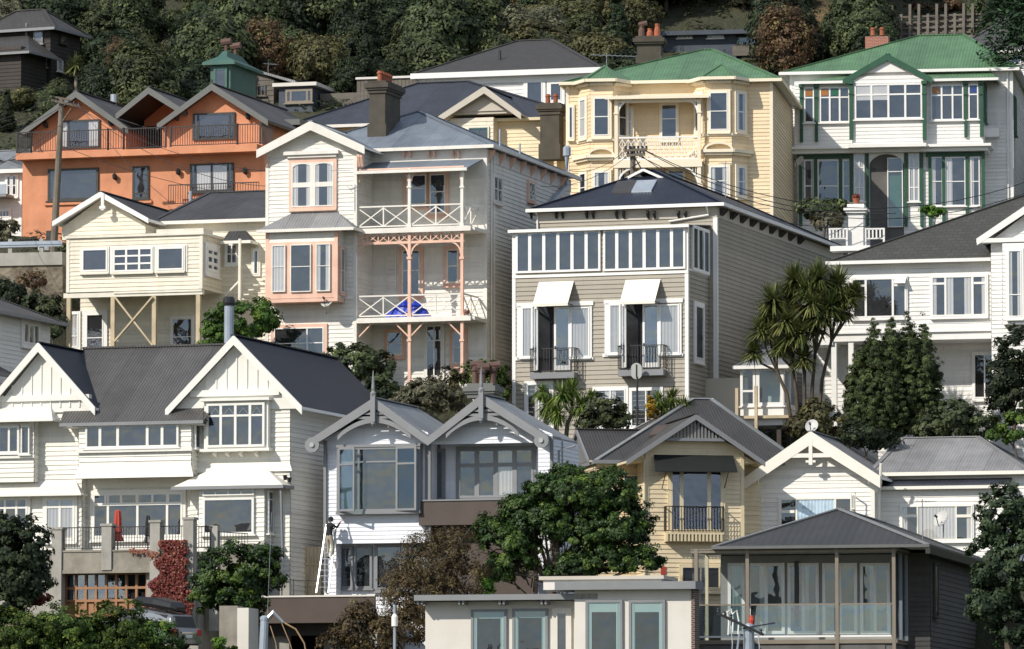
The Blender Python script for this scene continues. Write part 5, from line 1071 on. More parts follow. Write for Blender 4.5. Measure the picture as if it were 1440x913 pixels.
# bay window with an open casement
b = .3; bw = F.sub(0, b); k0, k1 = bw.a(477, 675), bw.a(589, 675); zb, zt2 = bw.z(533, 719), bw.z(533, 629)
part(H, 'bay_frame', lambda mb: (mb.wbox(bw, k0 - .1, k1 + .1, -b, .14, zt2, zt2 + .12), mb.wbox(bw, k0 - .1, k1 + .1, -b, .14, zb - .12, zb), mb.wbox(bw, k0 - .08, k0 + .02, -b, .1, zb, zt2), mb.wbox(bw, k1 - .02, k1 + .08, -b, .1, zb, zt2)), 'grey_trim')
win(bw, (k0, k1, zb, zt2), (1.25, 2.4, 1.3), (1,), fm='grey_trim', fw=.09, metric=True, sill=False)
part(H, 'meeting_rail', lambda mb: mb.wbox(bw, k0 + .1, k1 - .1, .03, .1, zb + (zt2 - zb) * .76, zb + (zt2 - zb) * .785), 'grey_trim')
def casement(a, ang, w, gl):
    h = bw.sub(a, .13, ang); mb = MB(); f = .09
    for q in ((0, f, zb, zt2), (w - f, w, zb, zt2), (f, w - f, zt2 - f, zt2), (f, w - f, zb, zb + f), (f, w - f, zb + (zt2 - zb) * .72, zb + (zt2 - zb) * .75)): mb.wbox(h, q[0], q[1], -.02, .03, q[2], q[3])
    o = obj('open_casement', mb, 'grey_trim', H.root); g = MB(); g.wbox(h, f, w - f, 0, .008, zb + f, zt2 - f); obj('glass_pane', g, gl, o)
casement(k0 + .02, -28, .98, 'bright_glass')
h = bw.sub(k1 - 1.0, .1, -8); casement(k1 - .96, -8, .95, 'blue_glass')
# right recessed porch
PV = H.W(0, 1.3); zf = F.z(690, 702); zp = F.z(690, 738)
block(PV, am_, aR, -4, zg - .1, 2.5, 'cool_white', .17, .025, corner='grey_trim')
part(H, 'porch_lintel', lambda mb: (mb.wbox(F, am_, aR, -1.3, .0, F.z(690, 619), zg + .02),), 'grey_trim')
block(F, F.a(757, 650), aR, -3, F.z(690, 619), 1.35, 'cool_white', .17, .025, name='wall')
part(H, 'corner_board', lambda mb: (mb.wbox(F, aR - .1, aR + .03, -.05, .06, -3, zg), mb.wbox(F, am_ - .04, am_ + .1, -.1, .06, zl, F.z(690, 619))), 'grey_trim')
win(PV, (645, 631, 751, 700), (1, 1, 1, 1), (1, 2), fm='grey_trim', tm='grey_trim', tw=.1, fw=.1, mw=.2, b=.03, cur='--F-', cm='net_curtain'); win(PV, (610, 634, 624, 702), (1,), fm='grey_trim', tm='grey_trim', tw=.08, b=.03, name='glazed_door')
part(H, 'parapet', lambda mb: mb.wbox(F, F.a(589, 720, .25), F.a(734, 720, .25), -1.3, .25, zp, zf - .06), 'brown_panel'); part(H, 'parapet_cap', lambda mb: mb.wbox(F, F.a(588, 720, .25), F.a(735, 720, .25), -1.3, .3, zf - .06, zf), 'grey_trim')
part(H, 'lower_panel', lambda mb: mb.wbox(F, am_ - .3, aR - 1, -1.3, -.6, -4, zp), 'brown_panel')
# lower storey
LV = H.W(0, .7); block(LV, 0, am_, -3, zl + .05, 5, 'cool_white', .17, .025, name='lower_wall', corner='grey_trim')
win(LV, (478, 768, 497, 828), (1,), b=.03, fm='grey_trim', fw=.1, name='glazed_door'); win(LV, (499, 768, 524, 828), (1,), b=.03, fm='grey_trim', fw=.1, name='doorway', gl='clear_glass'); win(LV, (530, 768, 598, 828), (1, 1), b=.03, fm='grey_trim', tm='grey_trim')
block(F, 0.0, F.a(473, 800), -3, zl, .8, 'cool_white', .17, .025, name='lower_wall')
part(H, 'downpipe', lambda mb: [mb.tube([F.pt(F.a(x, 700, .1), .1, zl - 2), F.pt(F.a(x, 700, .1), .1, zg - .3)], .05) for x in (458, 605)], 'grey_trim')
part(H, 'downpipe', lambda mb: mb.tube([F.pt(aR + .3, .1, -1), F.pt(aR + .3, .1, F.z(785, 634)), F.pt(aR + 1.0, .1, F.z(785, 628))], .05), 'grey_trim')
c = chim(H, F, 680, 560, 545, 1.0, .9, -3.6, 'barge_dark', 0)
for i, (dx, dy, h) in enumerate(((-.36, 0, .95), (.0, .2, .8), (.38, -.1, .9))):
    mb = MB(); p = F.pt(F.a(680, 545, -3.6) + dx, -3.6 + dy, F.z(680, 545, -3.6)); mb.lathe(p, [(.2, 0), (.16, .1), (.15, h * .7), (.2, h * .75), (.2, h * .9), (.15, h)], 10)
    mb.tube([p + Vector((-.2, -.1, h)), p + Vector((.28, .1, h + .04))], .17, 8); obj('chimney_pot', mb, 'old_clay', c)
# ================================================================== 10. yellow house, charcoal roof
H = House('house', 'butter-yellow weatherboard house with a charcoal roof, slatted gables and a dark awning', 'house', 909, 830, 241, -10); F = H.F
a1 = F.a(1062, 720); ze = F.z(980, 640, .5); gb = .6
a1 = F.a(1045, 700)
block(F, 0, a1, -3, ze + .2, 9, 'butter', .2, .03, corner='butter_trim'); H.pad(-4, a1 + 3, -2, 13, -.4)
apx = F.a(978.5, 583, gb); g0 = F.a(881, 648, gb); g1 = 2 * apx - g0; zg = F.z(881, 648, gb); za = F.z(978.5, 583, gb)
part(H, 'gable_wall', lambda mb: (mb.wprism(F, [(g0 + .3, zg), (g1 - .3, zg), (apx, za - .25)], -9, -.02), boards(mb, F, [(0, zg - .2), (a1, zg - .2), (a1, zg + .5), (apx, za - .4), (0, zg + .5)], .2, .03)), 'butter')
gable(F, g0, g1, zg, za - zg, gb, -9, 'roof_char_dark', 'grey_trim', bw=.2, apex=apx, under='butter_trim')
s = (za - zg) / (apx - g0)
zs = F.z(978, 618, .4); part(H, 'gable_slats', lambda mb: (mb.wbox(F, F.a(936, 619, .4), F.a(1019, 619, .4), .35, .5, zs - .08, zs + .05), [mb.wbox(F, a - .04, a + .04, .38, .46, zs, max(zs + .1, za - .2 - abs(a - apx) * s)) for a in [apx + (i - 8) * .155 for i in range(17)]]), 'grey_trim')
# main hip and left slatted gable
B = H.W(0, 2.0); zmain = B.z(860, 648, .4)
block(B, B.a(838, 700), a1 + 2.2, -3, zmain - .1, 11, 'butter', .2, .03)
h0, h1 = B.a(838, 648, .4), a1 + 3.0
hip(B, h0, h1, zmain, .4, -12.5, B.z(983, 561, -6) - zmain, 'roof_char_dark', ridge='a', gut='grey_trim', r0=B.a(975, 562, -6) - h0, r1=h1 - B.a(1000, 563, -6), cap='steel')
aL_ = B.sub(0, -3.1).a(811, 607); Lw = B.sub(aL_ + 1.4, -6.2, -90); lz = zmain + .05
gable(Lw, .2, 6.0, lz, 1.55, 1.4, -5, 'roof_char_dark', 'grey_trim', bw=.16, th=.08, under='butter_trim')
part(H, 'gable_slats', lambda mb: [mb.wbox(Lw, a - .05, a + .05, 1.25, 1.33, lz, lz + max(.1, (1 - abs(a - 3.1) / 2.9) * 1.5 - .1)) for a in [.5 + i * .2 for i in range(27)]], 'grey_trim')
part(H, 'gable_wall', lambda mb: (mb.wprism(Lw, [(.3, lz - .05), (5.9, lz - .05), (3.1, lz + 1.4)], -1, 1.1), mb.wbox(Lw, .4, 5.8, -1, 1.0, -4, lz)), 'butter')
win(B, (876, 668, 907, 714), (1,), b=.03, fm='butter_trim')
# dark awning, french window, balconette
t0, t1 = F.a(918, 650, .5), F.a(1034, 650, .5); zt, zb = F.z(975, 640, .1), F.z(975, 663, 1.0)
part(H, 'awning', lambda mb: mb.hexa([F.pt(t0, 1.0, zb - .03), F.pt(t1, 1.0, zb - .03), F.pt(t1 - .0, .05, zt - .03), F.pt(t0 + .15, .05, zt - .03), F.pt(t0, 1.0, zb), F.pt(t1, 1.0, zb), F.pt(t1, .05, zt), F.pt(t0 + .15, .05, zt)]), 'dark_canvas')
part(H, 'awning_arm', lambda mb: [mb.bar(F.pt(t, .95, zb), F.pt(t, .05, zb - .7), .03) for t in (t0 + .5, t1 - .4)], 'dark_iron')
win(F, (942, 660, 1016, 748), (1, 2.4, 1.2), b=.03, fm='butter_trim', tm='butter_trim', tw=.1, fw=.1, mw=.16, sill=False, name='french_window')
zf = F.z(978, 749, .5); p0, p1 = F.a(937, 730, .5), F.a(1018, 730, .5)
for q in ((F.pt(p0, .5, zf), F.pt(p1, .5, zf)), (F.pt(p0, .05, zf), F.pt(p0, .5, zf)), (F.pt(p1, .5, zf), F.pt(p1, .05, zf))): rail(H, *q, 1.13, 'dark_iron', 'balcony_railing', step=.13, r=.012, top=.04)
part(H, 'balcony_base', lambda mb: (mb.wbox(F, p0, p1, 0, .52, zf - .08, zf), [mb.wbox(F, p0 + i * .16, p0 + i * .16 + .08, .4, .52, zf - .38, zf - .08) for i in range(int((p1 - p0) / .16) + 1)], mb.wbox(F, p0, p1, 0, .36, zf - .4, zf - .08)), 'butter_trim')
win(F, (958, 797, 1012, 830), (1, 1), (1, .1), b=.03, fm='butter_trim', tm='butter_trim'); part(H, 'house_number_plate', lambda mb: mb.wbox(F, F.a(929, 800), F.a(936, 800), .03, .06, F.z(932, 808), F.z(932, 797)), 'red_cloth')
part(H, 'downpipe', lambda mb: mb.tube([F.pt(-.1, .1, -1), F.pt(-.1, .1, ze - .2), F.pt(-.3, .5, ze)], .05), 'butter_trim')
part(H, 'skylight', lambda mb: mb.hexa([B.pt(B.a(x, 620, b), b, B.z(x, y, b) + dz) for dz in (0, .14) for x, y, b in ((912, 617, -1.4), (937, 612, -1.4), (945, 600, -2.6), (922, 604, -2.6))]), 'brown_panel')
# ================================================================== 11. white cottage
H = House('cottage', 'white weatherboard cottage with a cream arched bargeboard and a grey iron roof', 'house', 1062, 790, 244, 15); F = H.F
a1 = F.a(1229, 720); gb = .7; V = 1.2
apx = F.a(1140, 607, gb); g0, g1 = F.a(1045, 672, gb), F.a(1238, 667, gb); zg = F.z(1140, 672, gb); za = F.z(1140, 607, gb)
block(F, 0, a1, -3, zg - .1, 9, 'cottage_white', .2, .03, sides='R', corner='cottage_trim'); part(H, 'gable_wall', lambda mb: (mb.wprism(F, [(g0 + .4, zg - .1), (g1 - .4, zg - .1), (apx, za - .4)], -8, -.01), boards(mb, F, [(0, zg - .1), (a1, zg - .1), (a1, zg + .3), (apx, za - .5), (0, zg + .3)], .2, .03)), 'cottage_white'); H.pad(-.5, 13, -2, 13, -.3)
gable(F, g0, g1, zg, za - zg, gb, -9, 'roof_iron', 'cottage_trim', bw=.5, apex=apx, cap='roof_iron')
def f(mb):
    n = 16; W = F.sub(0, gb - .05); l, r = F.a(1066, 660, gb), F.a(1222, 660, gb)
    for s, c in ((1, l), (-1, r)):  # curved brackets at the feet
        for k in range(6):
            t0, t1 = pi / 2 * k / 6, pi / 2 * (k + 1) / 6; R = 1.5; sl = (za - zg) / (apx - g0)
            p = [(c + s * R * (1 - cos(t)) , zg - .35 + R * .82 * sin(t)) for t in (t0, t1)]
            up = [(q[0], zg + (abs(q[0] - (g0 if s > 0 else g1))) * sl) for q in p]
            mb.wprism(W, [p[0], p[1], up[1], up[0]] if s > 0 else [p[1], p[0], up[0], up[1]], 0, .07)
    zb = F.z(1140, 641, gb); mb.wbox(W, F.a(1106, 640, gb), F.a(1177, 640, gb), .0, .1, zb - .08, zb + .1); mb.wbox(W, apx - .08, apx + .08, .01, .12, zb - .4, za - .3); mb.wbox(W, apx - .22, apx + .22, .0, .1, zb - .3, zb - .2)
part(H, 'fretwork', f, 'cottage_trim')
win(F, (1097, 700, 1199, 742), (1, 2.3, 1), b=.03, fm='cottage_trim', tm='white', tw=.06, fw=.08, cur='-F-', cm='sky_blind')
part(H, 'transom', lambda mb: [mb.wbox(F, F.a(x, 718), F.a(x + 20, 718), .03, .14, F.z(x, 722), F.z(x, 718)) for x in (1098, 1176)], 'cottage_trim')
h = F.sub(F.a(1198, 715), .12, -60); part(H, 'open_casement', lambda mb: (mb.wbox(h, 0, .05, -.02, .02, F.z(1190, 717), F.z(1190, 694)), mb.wbox(h, .5, .55, -.02, .02, F.z(1190, 717), F.z(1190, 694)), mb.wbox(h, 0, .55, -.02, .02, F.z(1190, 694) - .05, F.z(1190, 694)), mb.wbox(h, 0, .55, -.02, .02, F.z(1190, 717), F.z(1190, 717) + .05)), 'cottage_trim')
B = H.W(0, V); b1 = B.a(1412, 720); block(B, a1 + .02, b1, -3, B.z(1320, 687), 9, 'cottage_white', .2, .03); C = H.W(0, 2.4); block(C, a1, b1 + 1, 0, C.z(1350, 668), 6, 'cottage_white', .2, .03, name='upper_wall')
hz = C.z(1350, 664, .5); h0, h1 = a1 - .6, C.a(1447, 660, .5); hip(C, h0, h1, hz, .5, -9, C.z(1290, 616, -4.2) - hz, 'roof_iron', ridge='a', gut='cottage_trim', r0=.6, r1=h1 - C.a(1375, 616, -4.2))
lean(B, a1 - .1, B.a(1415, 682, .3), B.z(1320, 684, .3), B.z(1320, 684, .3) + .42, .3, -1.2, 'roof_slate', 'porch_roof', gut='cottage_trim')
win(B, (1268, 711, 1368, 760), (1, 2.4, 1), b=.03, fm='cottage_trim', tm='white', tw=.06, cur='LFR'); part(H, 'transom', lambda mb: [mb.wbox(B, B.a(x, 725), B.a(x + 21, 725), .03, .14, B.z(x, 728), B.z(x, 724)) for x in (1269, 1346)], 'cottage_trim')
part(H, 'downpipe', lambda mb: mb.tube([F.pt(F.a(1228, 750, -.3) + .25, -.3, -1), F.pt(F.a(1228, 700, -.3) + .25, -.3, F.z(1232, 694)), F.pt(F.a(1238, 680, .2), .2, F.z(1238, 680)), F.pt(F.a(1239, 660, .4), .4, F.z(1239, 652, .4))], .07), 'cottage_trim')
part(H, 'bracket', lambda mb: mb.wbox(F, -.05, .1, 0, gb - .1, zg - 1.2, zg - .5) if 0 else mb.wbox(F, -.04, .12, -.1, .12, zg - .9, zg - .3), 'cottage_trim')
# ================================================================== 12. glass porch house
H = House('house', 'bronze-framed glazed porch house under a charcoal hip roof at the lower right', 'house', 975, 935, 224, 13); F = H.F; GPH = H
a1 = F.a(1258, 840); zt, zr, zb = F.z(1118, 774), F.z(1118, 850), F.z(1118, 899)
V = 3.4; B = H.W(0, V); R = F.sub(a1, 0, 90); aR = F.a(1290, 840, -.0); L = F.sub(aR, 0, 90).a(1387, 840)
H.pad(-2, aR + 1, -3, 13, -2)
bL_ = B.a(1014, 840); block(B, bL_, aR - .02, -4, zt, L - V, 'interior_mid', 0); block(B, bL_ + .05, aR - .0, -4, zt - .02, L - V, 'grey_board', .2, .03, sides='R', name='side_wall')
part(H, 'porch_back_wall', lambda mb: mb.wbox(B, bL_, B.a(1258, 840), .035, .07, zb, zt - .05), 'porch_grey')
for x0, x1, c, cm in ((1024, 1048, 'F', 'teal_blind'), (1052, 1104, 'R-', 'curtain'), (1108, 1152, '-L', 'curtain'), (1157, 1206, '--', 'curtain'), (1210, 1252, 'R-', 'curtain')): win(B, (x0, 792, x1, 892), (1, 1) if x1 - x0 > 30 else (1,), b=.08, fm='white', fw=.13, cur=c, cm=cm, gl='porch_glass', back='interior_mid', cw=.2, sill=False)
part(H, 'dark_post', lambda mb: mb.wbox(B, B.a(1119, 840), B.a(1124, 840), .07, .3, zb + .6, zt - .3), 'dark_frame')
part(H, 'porch_ceiling', lambda mb: mb.wbox(F, -.1, a1 + .1, -V, 0, zt + .0, zt + .06), 'porch_grey')
part(H, 'porch_floor', lambda mb: (mb.wbox(F, 0, a1, -V, -.03, zb - .12, zb - .02),), 'concrete')
part(H, 'porch_base', lambda mb: (mb.wbox(F, .1, a1 - .1, -V, -.1, -4, zb - .18), mb.wbox(F, .4, a1 - .4, -.11, -.05, zb - .42, zb - .25)), 'interior_mid')
for x in (979, 1051, 1177, 1257): part(H, 'bronze_post', lambda mb: mb.wbox(F, F.a(x, 840) - .07, F.a(x, 840) + .07, -.14, .02, -3, zt + .08), 'bronze')
part(H, 'bronze_beam', lambda mb: (mb.wbox(F, -.1, a1 + .1, -.14, .0, zt - .07, zt + .09), mb.wbox(F, -.1, a1 + .1, -.14, 0, zb - .18, zb - .02), mb.wbox(F, -.0, a1, -.1, -.04, zr - .03, zr + .03), mb.wbox(R, 0, V, -.1, 0, zt - .1, zt + .08), mb.wbox(R, 0, V, -.1, 0, zb - .18, zb - .02)), 'bronze')
for x0, x1 in ((983, 1047), (1055, 1173), (1181, 1253)):
    o = part(H, 'balustrade', lambda mb: mb.wbox(F, F.a(x0, 870), F.a(x1, 870), -.07, -.06, zb + .15, zr - .03), 'porch_glass'); part(H, 'balustrade_rail', lambda mb: mb.wbox(F, F.a(x0, 870), F.a(x1, 870), -.08, -.05, zb + .08, zb + .15), 'white')
part(H, 'side_glass', lambda mb: (mb.wbox(R, .1, V, -.06, -.05, zb, zt - .1),), 'clear_glass'); part(H, 'side_mullion', lambda mb: [mb.wbox(R, t - .05, t + .05, -.1, .02, zb, zt) for t in (V * .55, V)], 'grey_trim'); part(H, 'left_glass', lambda mb: (mb.wbox(F.sub(0, 0, 90), .1, V, -.06, -.05, zb, zt - .1),), 'clear_glass')
part(H, 'left_mullion', lambda mb: mb.wbox(F.sub(0, 0, 90), V - .3, V - .2, -.1, .02, zb, zt), 'butter_trim')
hz = F.z(1140, 768, .35); h0, h1 = F.a(1003, 768, .35), aR + .5
hp = hip(F, h0, h1, hz, .35, -L - .4, F.z(1204, 716, -(h1 - h0) / 2) - hz, 'roof_char_wide', ridge='b', gut='barge_dark', fh=.12, r0=(h1 - h0) / 2, cap='grey_trim')
part(H, 'roof_fascia', lambda mb: mb.wbox(F.sub(h1, 0, 90), -.4, L, -.1, .09, hz - .35, hz - .05), 'dark_frame')
win(F.sub(aR, 0, 90), (V + .5, V + 1.4, zb + 1, zt - .4), (1,), b=.04, metric=True, fm='dark_frame')
# ================================================================== 13. low modern house
H = House('house', 'low plaster house with flat grey roofs and teal blinds at the bottom of the view', 'house', 598, 935, 221, 13); F = H.F; LMH = H
aM = F.a(812, 880); aR = F.a(972, 880); z1, z2 = F.z(690, 846), F.z(895, 829); V = .0
K = F.sub(0, .0); block(F, 0, aM + .2, -4, z1, 3.6, 'plaster', 0); S = F.sub(0, .8); block(S, S.a(808, 880), S.a(972, 880), -4, S.z(890, 829), 1.0, 'plaster', 0); block(S.sub(0, -1.0), S.a(808, 880), S.a(945, 880), -4, S.z(890, 830), 3, 'plaster', 0, name='rear_wall'); H.pad(-3, aR + 2, -3, 9, -1)
part(H, 'flat_roof', lambda mb: mb.wbox(F, F.a(582, 840, .8), aM + 1, -3.9, .8, F.z(690, 844, .8), F.z(690, 836, .8)), 'grey_trim')
part(H, 'flat_roof', lambda mb: mb.wbox(S, S.a(780, 825, .5), S.a(978, 825, .5), -1.2, .5, S.z(880, 829, .5), S.z(880, 818, .5)), 'grey_trim'); part(H, 'flat_roof', lambda mb: mb.wbox(S, S.a(790, 825, .5), S.a(955, 825, .5), -4.4, -1.203, S.z(880, 829, .5), S.z(880, 819, .5)), 'grey_trim')
part(H, 'clerestory', lambda mb: mb.wbox(S, S.a(764, 822, -1.5), S.a(930, 822, -1.5), -4, -1.5, S.z(850, 829, -1.5), S.z(850, 815, -1.5)), 'plaster'); part(H, 'flat_roof', lambda mb: mb.wbox(S, S.a(762, 815, -1.5) - .1, S.a(934, 815, -1.5), -4.3, -1.4, S.z(850, 815, -1.5), S.z(850, 810, -1.5)), 'greige_trim')
part(H, 'rafter', lambda mb: [mb.wbox(F, F.a(x, 846, .7) + dx, F.a(x, 846, .7) + dx + .08, -.1, .68, F.z(x, 850, .7), F.z(x, 844, .7)) for x in (586, 644, 701, 760) for dx in (0, .16)], 'grey_trim')
for x0, x1, y, c in ((663, 713, 857, 'BB'), (721, 771, 856, 'B')):
    win(F, (x0, y, x1, 935), (1,), b=.01, fm='grey_trim', fw=.1, gl='bright_glass', cur='B', cm='teal_blind', back='room_shade', sill=False, cw=.15); part(H, 'window_blind', lambda mb: mb.wbox(F, F.a(x0 + 3, y), F.a(x1 - 3, y), .05, .06, F.z(x0 + 25, y + 13), F.z(x0 + 25, y + 3)), 'teal_blind')
win(F, (777, 855, 804, 935), (1,), b=.01, fm='plaster', fw=.22, sill=False, name='glazed_door')
for x0, x1 in ((824, 876), (885, 936)):
    win(S, (x0, 844, x1, 935), (1,), b=.01, fm='grey_trim', fw=.1, gl='bright_glass', cur='B', cm='teal_blind', back='room_shade', sill=False, cw=.15); part(H, 'window_blind', lambda mb: mb.wbox(S, S.a(x0 + 3, 844), S.a(x1 - 3, 844), .05, .06, S.z(x0 + 25, 861), S.z(x0 + 25, 847)), 'teal_blind')
part(H, 'brick_end', lambda mb: mb.wbox(S, S.a(972.5, 880), S.a(977, 880), -.9, .05, -4, S.z(890, 829)), 'brown_brick')
# ================================================================== 14. left grey house (its right side shows)
H = House('house', 'pale grey weatherboard house with a low charcoal roof at the left edge', 'house', -95, 540, 250, 20); F = H.F
R = F.sub(0, 0, 90); aR = 0
# place the side wall so that it passes px 72 at its far end
a0 = F.a(-40, 500); S = F.sub(a0, 0, 90); L = S.a(70, 490); zt = S.z(40, 448)
block(F, a0 - 8, a0, -5, zt, L, 'white_board', .2, .03); H.pad(a0 - 8, a0, -1, L, -.5)
hz = S.z(60, 449, .6); hip(F, a0 - 8.6, a0 + .6, hz, .6, -L - .6, 2.0, 'roof_char', ridge='b', gut='grey_trim', soff='grey_trim'); 
win(S, (31, 455, 53, 485), (1, 1, 1), b=.03, fm='white', tm='white', tw=.15, fw=.1)
lean(S, S.a(-20, 520, 1.2), S.a(27, 527, 1.2), S.z(10, 527, 1.2), S.z(10, 515, 0.1), 1.2, .05, 'roof_char', 'porch_roof', gut='grey_trim')
part(H, 'skylight', lambda mb: mb.hexa([S.pt(S.a(x, 432, -.9), b, S.z(x, y, b) + dz) for dz in (0, .12) for x, y, b in ((0, 432, -.9), (8, 434, -.9), (8, 427, -1.8), (0, 425, -1.8))]), 'galv')
# ================================================================== background houses
H = House('house', 'pale weatherboard house under a big dark hip roof behind the peach villa', 'house', 590, 180, 308, 15); F = H.F
aR = F.a(838, 130); ze = F.z(712, 100, .5); block(F, 0, aR, -2, ze - .1, 12, 'white_board', .22, .03, corner='white'); H.pad(-.5, aR, -1, 13, 0)
h0, h1 = F.a(579, 102, .5), F.a(846, 95, .5); hip(F, h0, h1, ze, .5, -12.5, F.z(748, 57, -6) - ze, 'roof_dkbrown', ridge='a', r0=F.a(728, 58, -6) - h0, r1=h1 - F.a(776, 57, -6), fh=.3)
part(H, 'frieze', lambda mb: mb.wbox(F, 0, aR, 0, .12, ze - .6, ze - .1), 'white')
for q in ((741, 115, 763, 145), (774, 117, 790, 142)): win(F, q, (1,), b=.03, fm='white', tm='white', tw=.18)
part(H, 'vent_pipe', lambda mb: mb.tube([F.pt(F.a(703, 90, -2), -2, ze), F.pt(F.a(703, 90, -2), -2, F.z(703, 71, -2))], .08, 6), 'dark_iron')
H = House('house', 'yellow weatherboard house with a slate-coloured roof and a pale front gable behind the peach villa', 'house', 634, 235, 296, 16); F = H.F
B = H.W(0, 1.5); aL, aR = B.a(395, 200), B.a(815, 200); ze = B.z(600, 172, .4); z0 = B.z(694, 168)
block(B, aL, aR, -3, ze - .1, 11, 'butter', .2, .03); H.pad(aL, aR, -.5, 12, -.5)
hip(B, B.a(394, 175, .5), B.a(826, 170, .5), ze, .5, -12, B.z(615, 117, -6) - ze, 'roof_slate', ridge='a', r0=B.a(590, 118, -6) - B.a(394, 175, .5), r1=B.a(826, 170, .5) - B.a(660, 122, -6), gut='old_white_trim')
f0, f1 = F.a(633, 190), F.a(694, 190); block(F, f0, f1, -3, F.z(664, 166), 6, 'bungalow', .2, .03)
gb = .6; gable(F, F.a(617, 159, gb), F.a(733, 164, gb), F.z(675, 162, gb), F.z(681, 122, gb) - F.z(675, 162, gb), gb, -8, 'roof_slate', 'greige_trim', bw=.32, apex=F.a(681, 122, gb), under='greige_trim')
gz = F.z(675, 161, 0); part(H, 'gable_panel', lambda mb: (mb.wprism(F, [(F.a(622, 160), gz), (F.a(728, 160), gz), (F.a(681, 126), F.z(681, 128))], -1, .1), mb.wprism(F, [(F.a(648, 155), F.z(680, 157)), (F.a(712, 155), F.z(680, 157)), (F.a(681, 136), F.z(681, 138))], .1, .18)), 'greige_trim')
win(F, (660, 180, 686, 200), (1, 1), b=.03, fm='teal', tm='bungalow_trim', tw=.08)
C = F.sub(0, -.8); block(C, f1 - .2, C.a(762, 190), -3, C.z(728, 168), 4, 'butter', .2, .03); part(H, 'gutter', lambda mb: mb.wbox(C, f1 - .3, C.a(764, 190), -.1, .4, C.z(728, 171), C.z(728, 167)), 'butter_trim')
chim(H, F, 776, 225, 150, 1.05, .9, -.2, 'stone_stack', 2, .55)
H = House('house', 'dark brown weatherboard house half hidden in bush at the upper left', 'house', -20, 110, 325, 24); F = H.F
a1 = F.a(71, 75); R = F.sub(a1, 0, 90); L = R.a(112, 80); ze = F.z(20, 42, .5); block(F, 0, a1, -3, ze, L, 'dark_board', .22, .03); H.pad(0, a1, -1, L, 0)
hip(F, -.5, a1 + .5, ze, .5, -L - .5, F.z(30, 24, -4) - ze, 'roof_dkbrown', ridge='a', r0=1.5, r1=2.0, gut='grey_trim', soff='dark_frame')
win(F, (48, 44, 61, 62), (1,), b=.03, fm='grey_trim', cur='F', cm='interior_mid'); win(F, (58, 80, 66, 95), (1,), b=.03, fm='white', cur='F'); win(R, (80, 85, 87, 101), (1,), b=.03, fm='white', cur='F'); win(R, (83, 50, 93, 62), (1,), b=.03, fm='dark_frame')
part(H, 'vent_pipe', lambda mb: mb.tube([F.pt(F.a(37, 60, .15), .15, F.z(37, 80)), F.pt(F.a(37, 60, .15), .15, F.z(37, 33))], .06), 'grey_trim')
S = F.sub(0, 3.5); block(S, -3, S.a(30, 80), -4, S.z(10, 66), 3, 'dark_board', .22, .03, name='annex_wall'); lean(S, -3, S.a(41, 74, .4), S.z(10, 74, .4), S.z(10, 51, -3.4), .4, -3.4, 'roof_dkbrown', 'annex_roof', gut='grey_trim', cut=(0, 2.2))
H = House('building', 'plain grey concrete block building among the trees above the orange house', 'building', 232, 70, 345, 14); F = H.F
block(F, 0, F.a(275, 55), -3, F.z(250, 39), 5, 'concrete', 0); block(F, -.9, 0, -3, F.z(220, 52), 3, 'plaster', 0, name='side_wall'); win(F, (244, 48, 262, 60), (1, 1), fm='grey_trim')
part(H, 'parapet', lambda mb: mb.wbox(F, -.1, F.a(276, 40), -5, .12, F.z(250, 40), F.z(250, 37.5)), 'concrete')
H = House('shed', 'weathered grey timber shed with a sloping iron roof right of the teal lantern', 'shed', 355, 150, 318, 16); F = H.F
a1 = F.a(385, 120); zt0, zt1 = F.z(356, 98), F.z(386, 112); mb = MB(); mb.wprism(F, [(0, -3), (a1, -3), (a1, zt1), (0, zt0)], -5, 0); boards(mb, F, [(0, -3), (a1, -3), (a1, zt1), (0, zt0)], .3, .03); obj('wall', mb, 'weathered', H.root)
part(H, 'roof', lambda mb: mb.hexa([F.pt(-.3, .3, zt0), F.pt(a1 + 1.4, .3, zt1 - .3), F.pt(a1 + 1.4, -5.3, zt1 - .3), F.pt(-.3, -5.3, zt0), F.pt(-.3, .3, zt0 + .15), F.pt(a1 + 1.4, .3, zt1 - .15), F.pt(a1 + 1.4, -5.3, zt1 - .15), F.pt(-.3, -5.3, zt0 + .15)]), 'roof_iron'); win(F, (362, 120, 374, 135), (1, 1), fm='weathered')
H = House('house', 'small dark flat-roofed house with a strip window beside the weathered shed', 'house', 392, 165, 316, 16); F = H.F
a1 = F.a(440, 130); L = F.sub(a1, 0, 90).a(475, 135); block(F, 0, a1, -3, F.z(415, 121), L, 'blue_grey', 0); part(H, 'flat_roof', lambda mb: mb.wbox(F, -.3, a1 + .3, -L, .3, F.z(415, 122), F.z(415, 117)), 'plaster'); win(F, (402, 126, 440, 145), (1, 3, 1), b=.01, fm='bronze', fw=.12)
part(H, 'annex_wall', lambda mb: mb.wbox(F, a1 + .1, a1 + 3.5, -3, -1, -3, F.z(470, 128)), 'weathered')
H = House('fence', 'grey vertical-board timber fence with a white cap left of the big hip roof', 'fence', 502, 150, 312, 14); F = H.F
a1 = F.a(592, 120); part(H, 'boards', lambda mb: [mb.wbox(F, i * .22, i * .22 + .2, 0, .03 + (i % 3) * .01, -2, F.z(545, 111)) for i in range(int(a1 / .22))], 'weathered'); part(H, 'cap', lambda mb: mb.wbox(F, -.05, a1, -.1, .15, F.z(545, 111), F.z(545, 108)), 'plaster')
H = House('fence', 'brown vertical-board fence panel high in the bush above the white hip-roofed house', 'fence', 549, 85, 345, 12); F = H.F
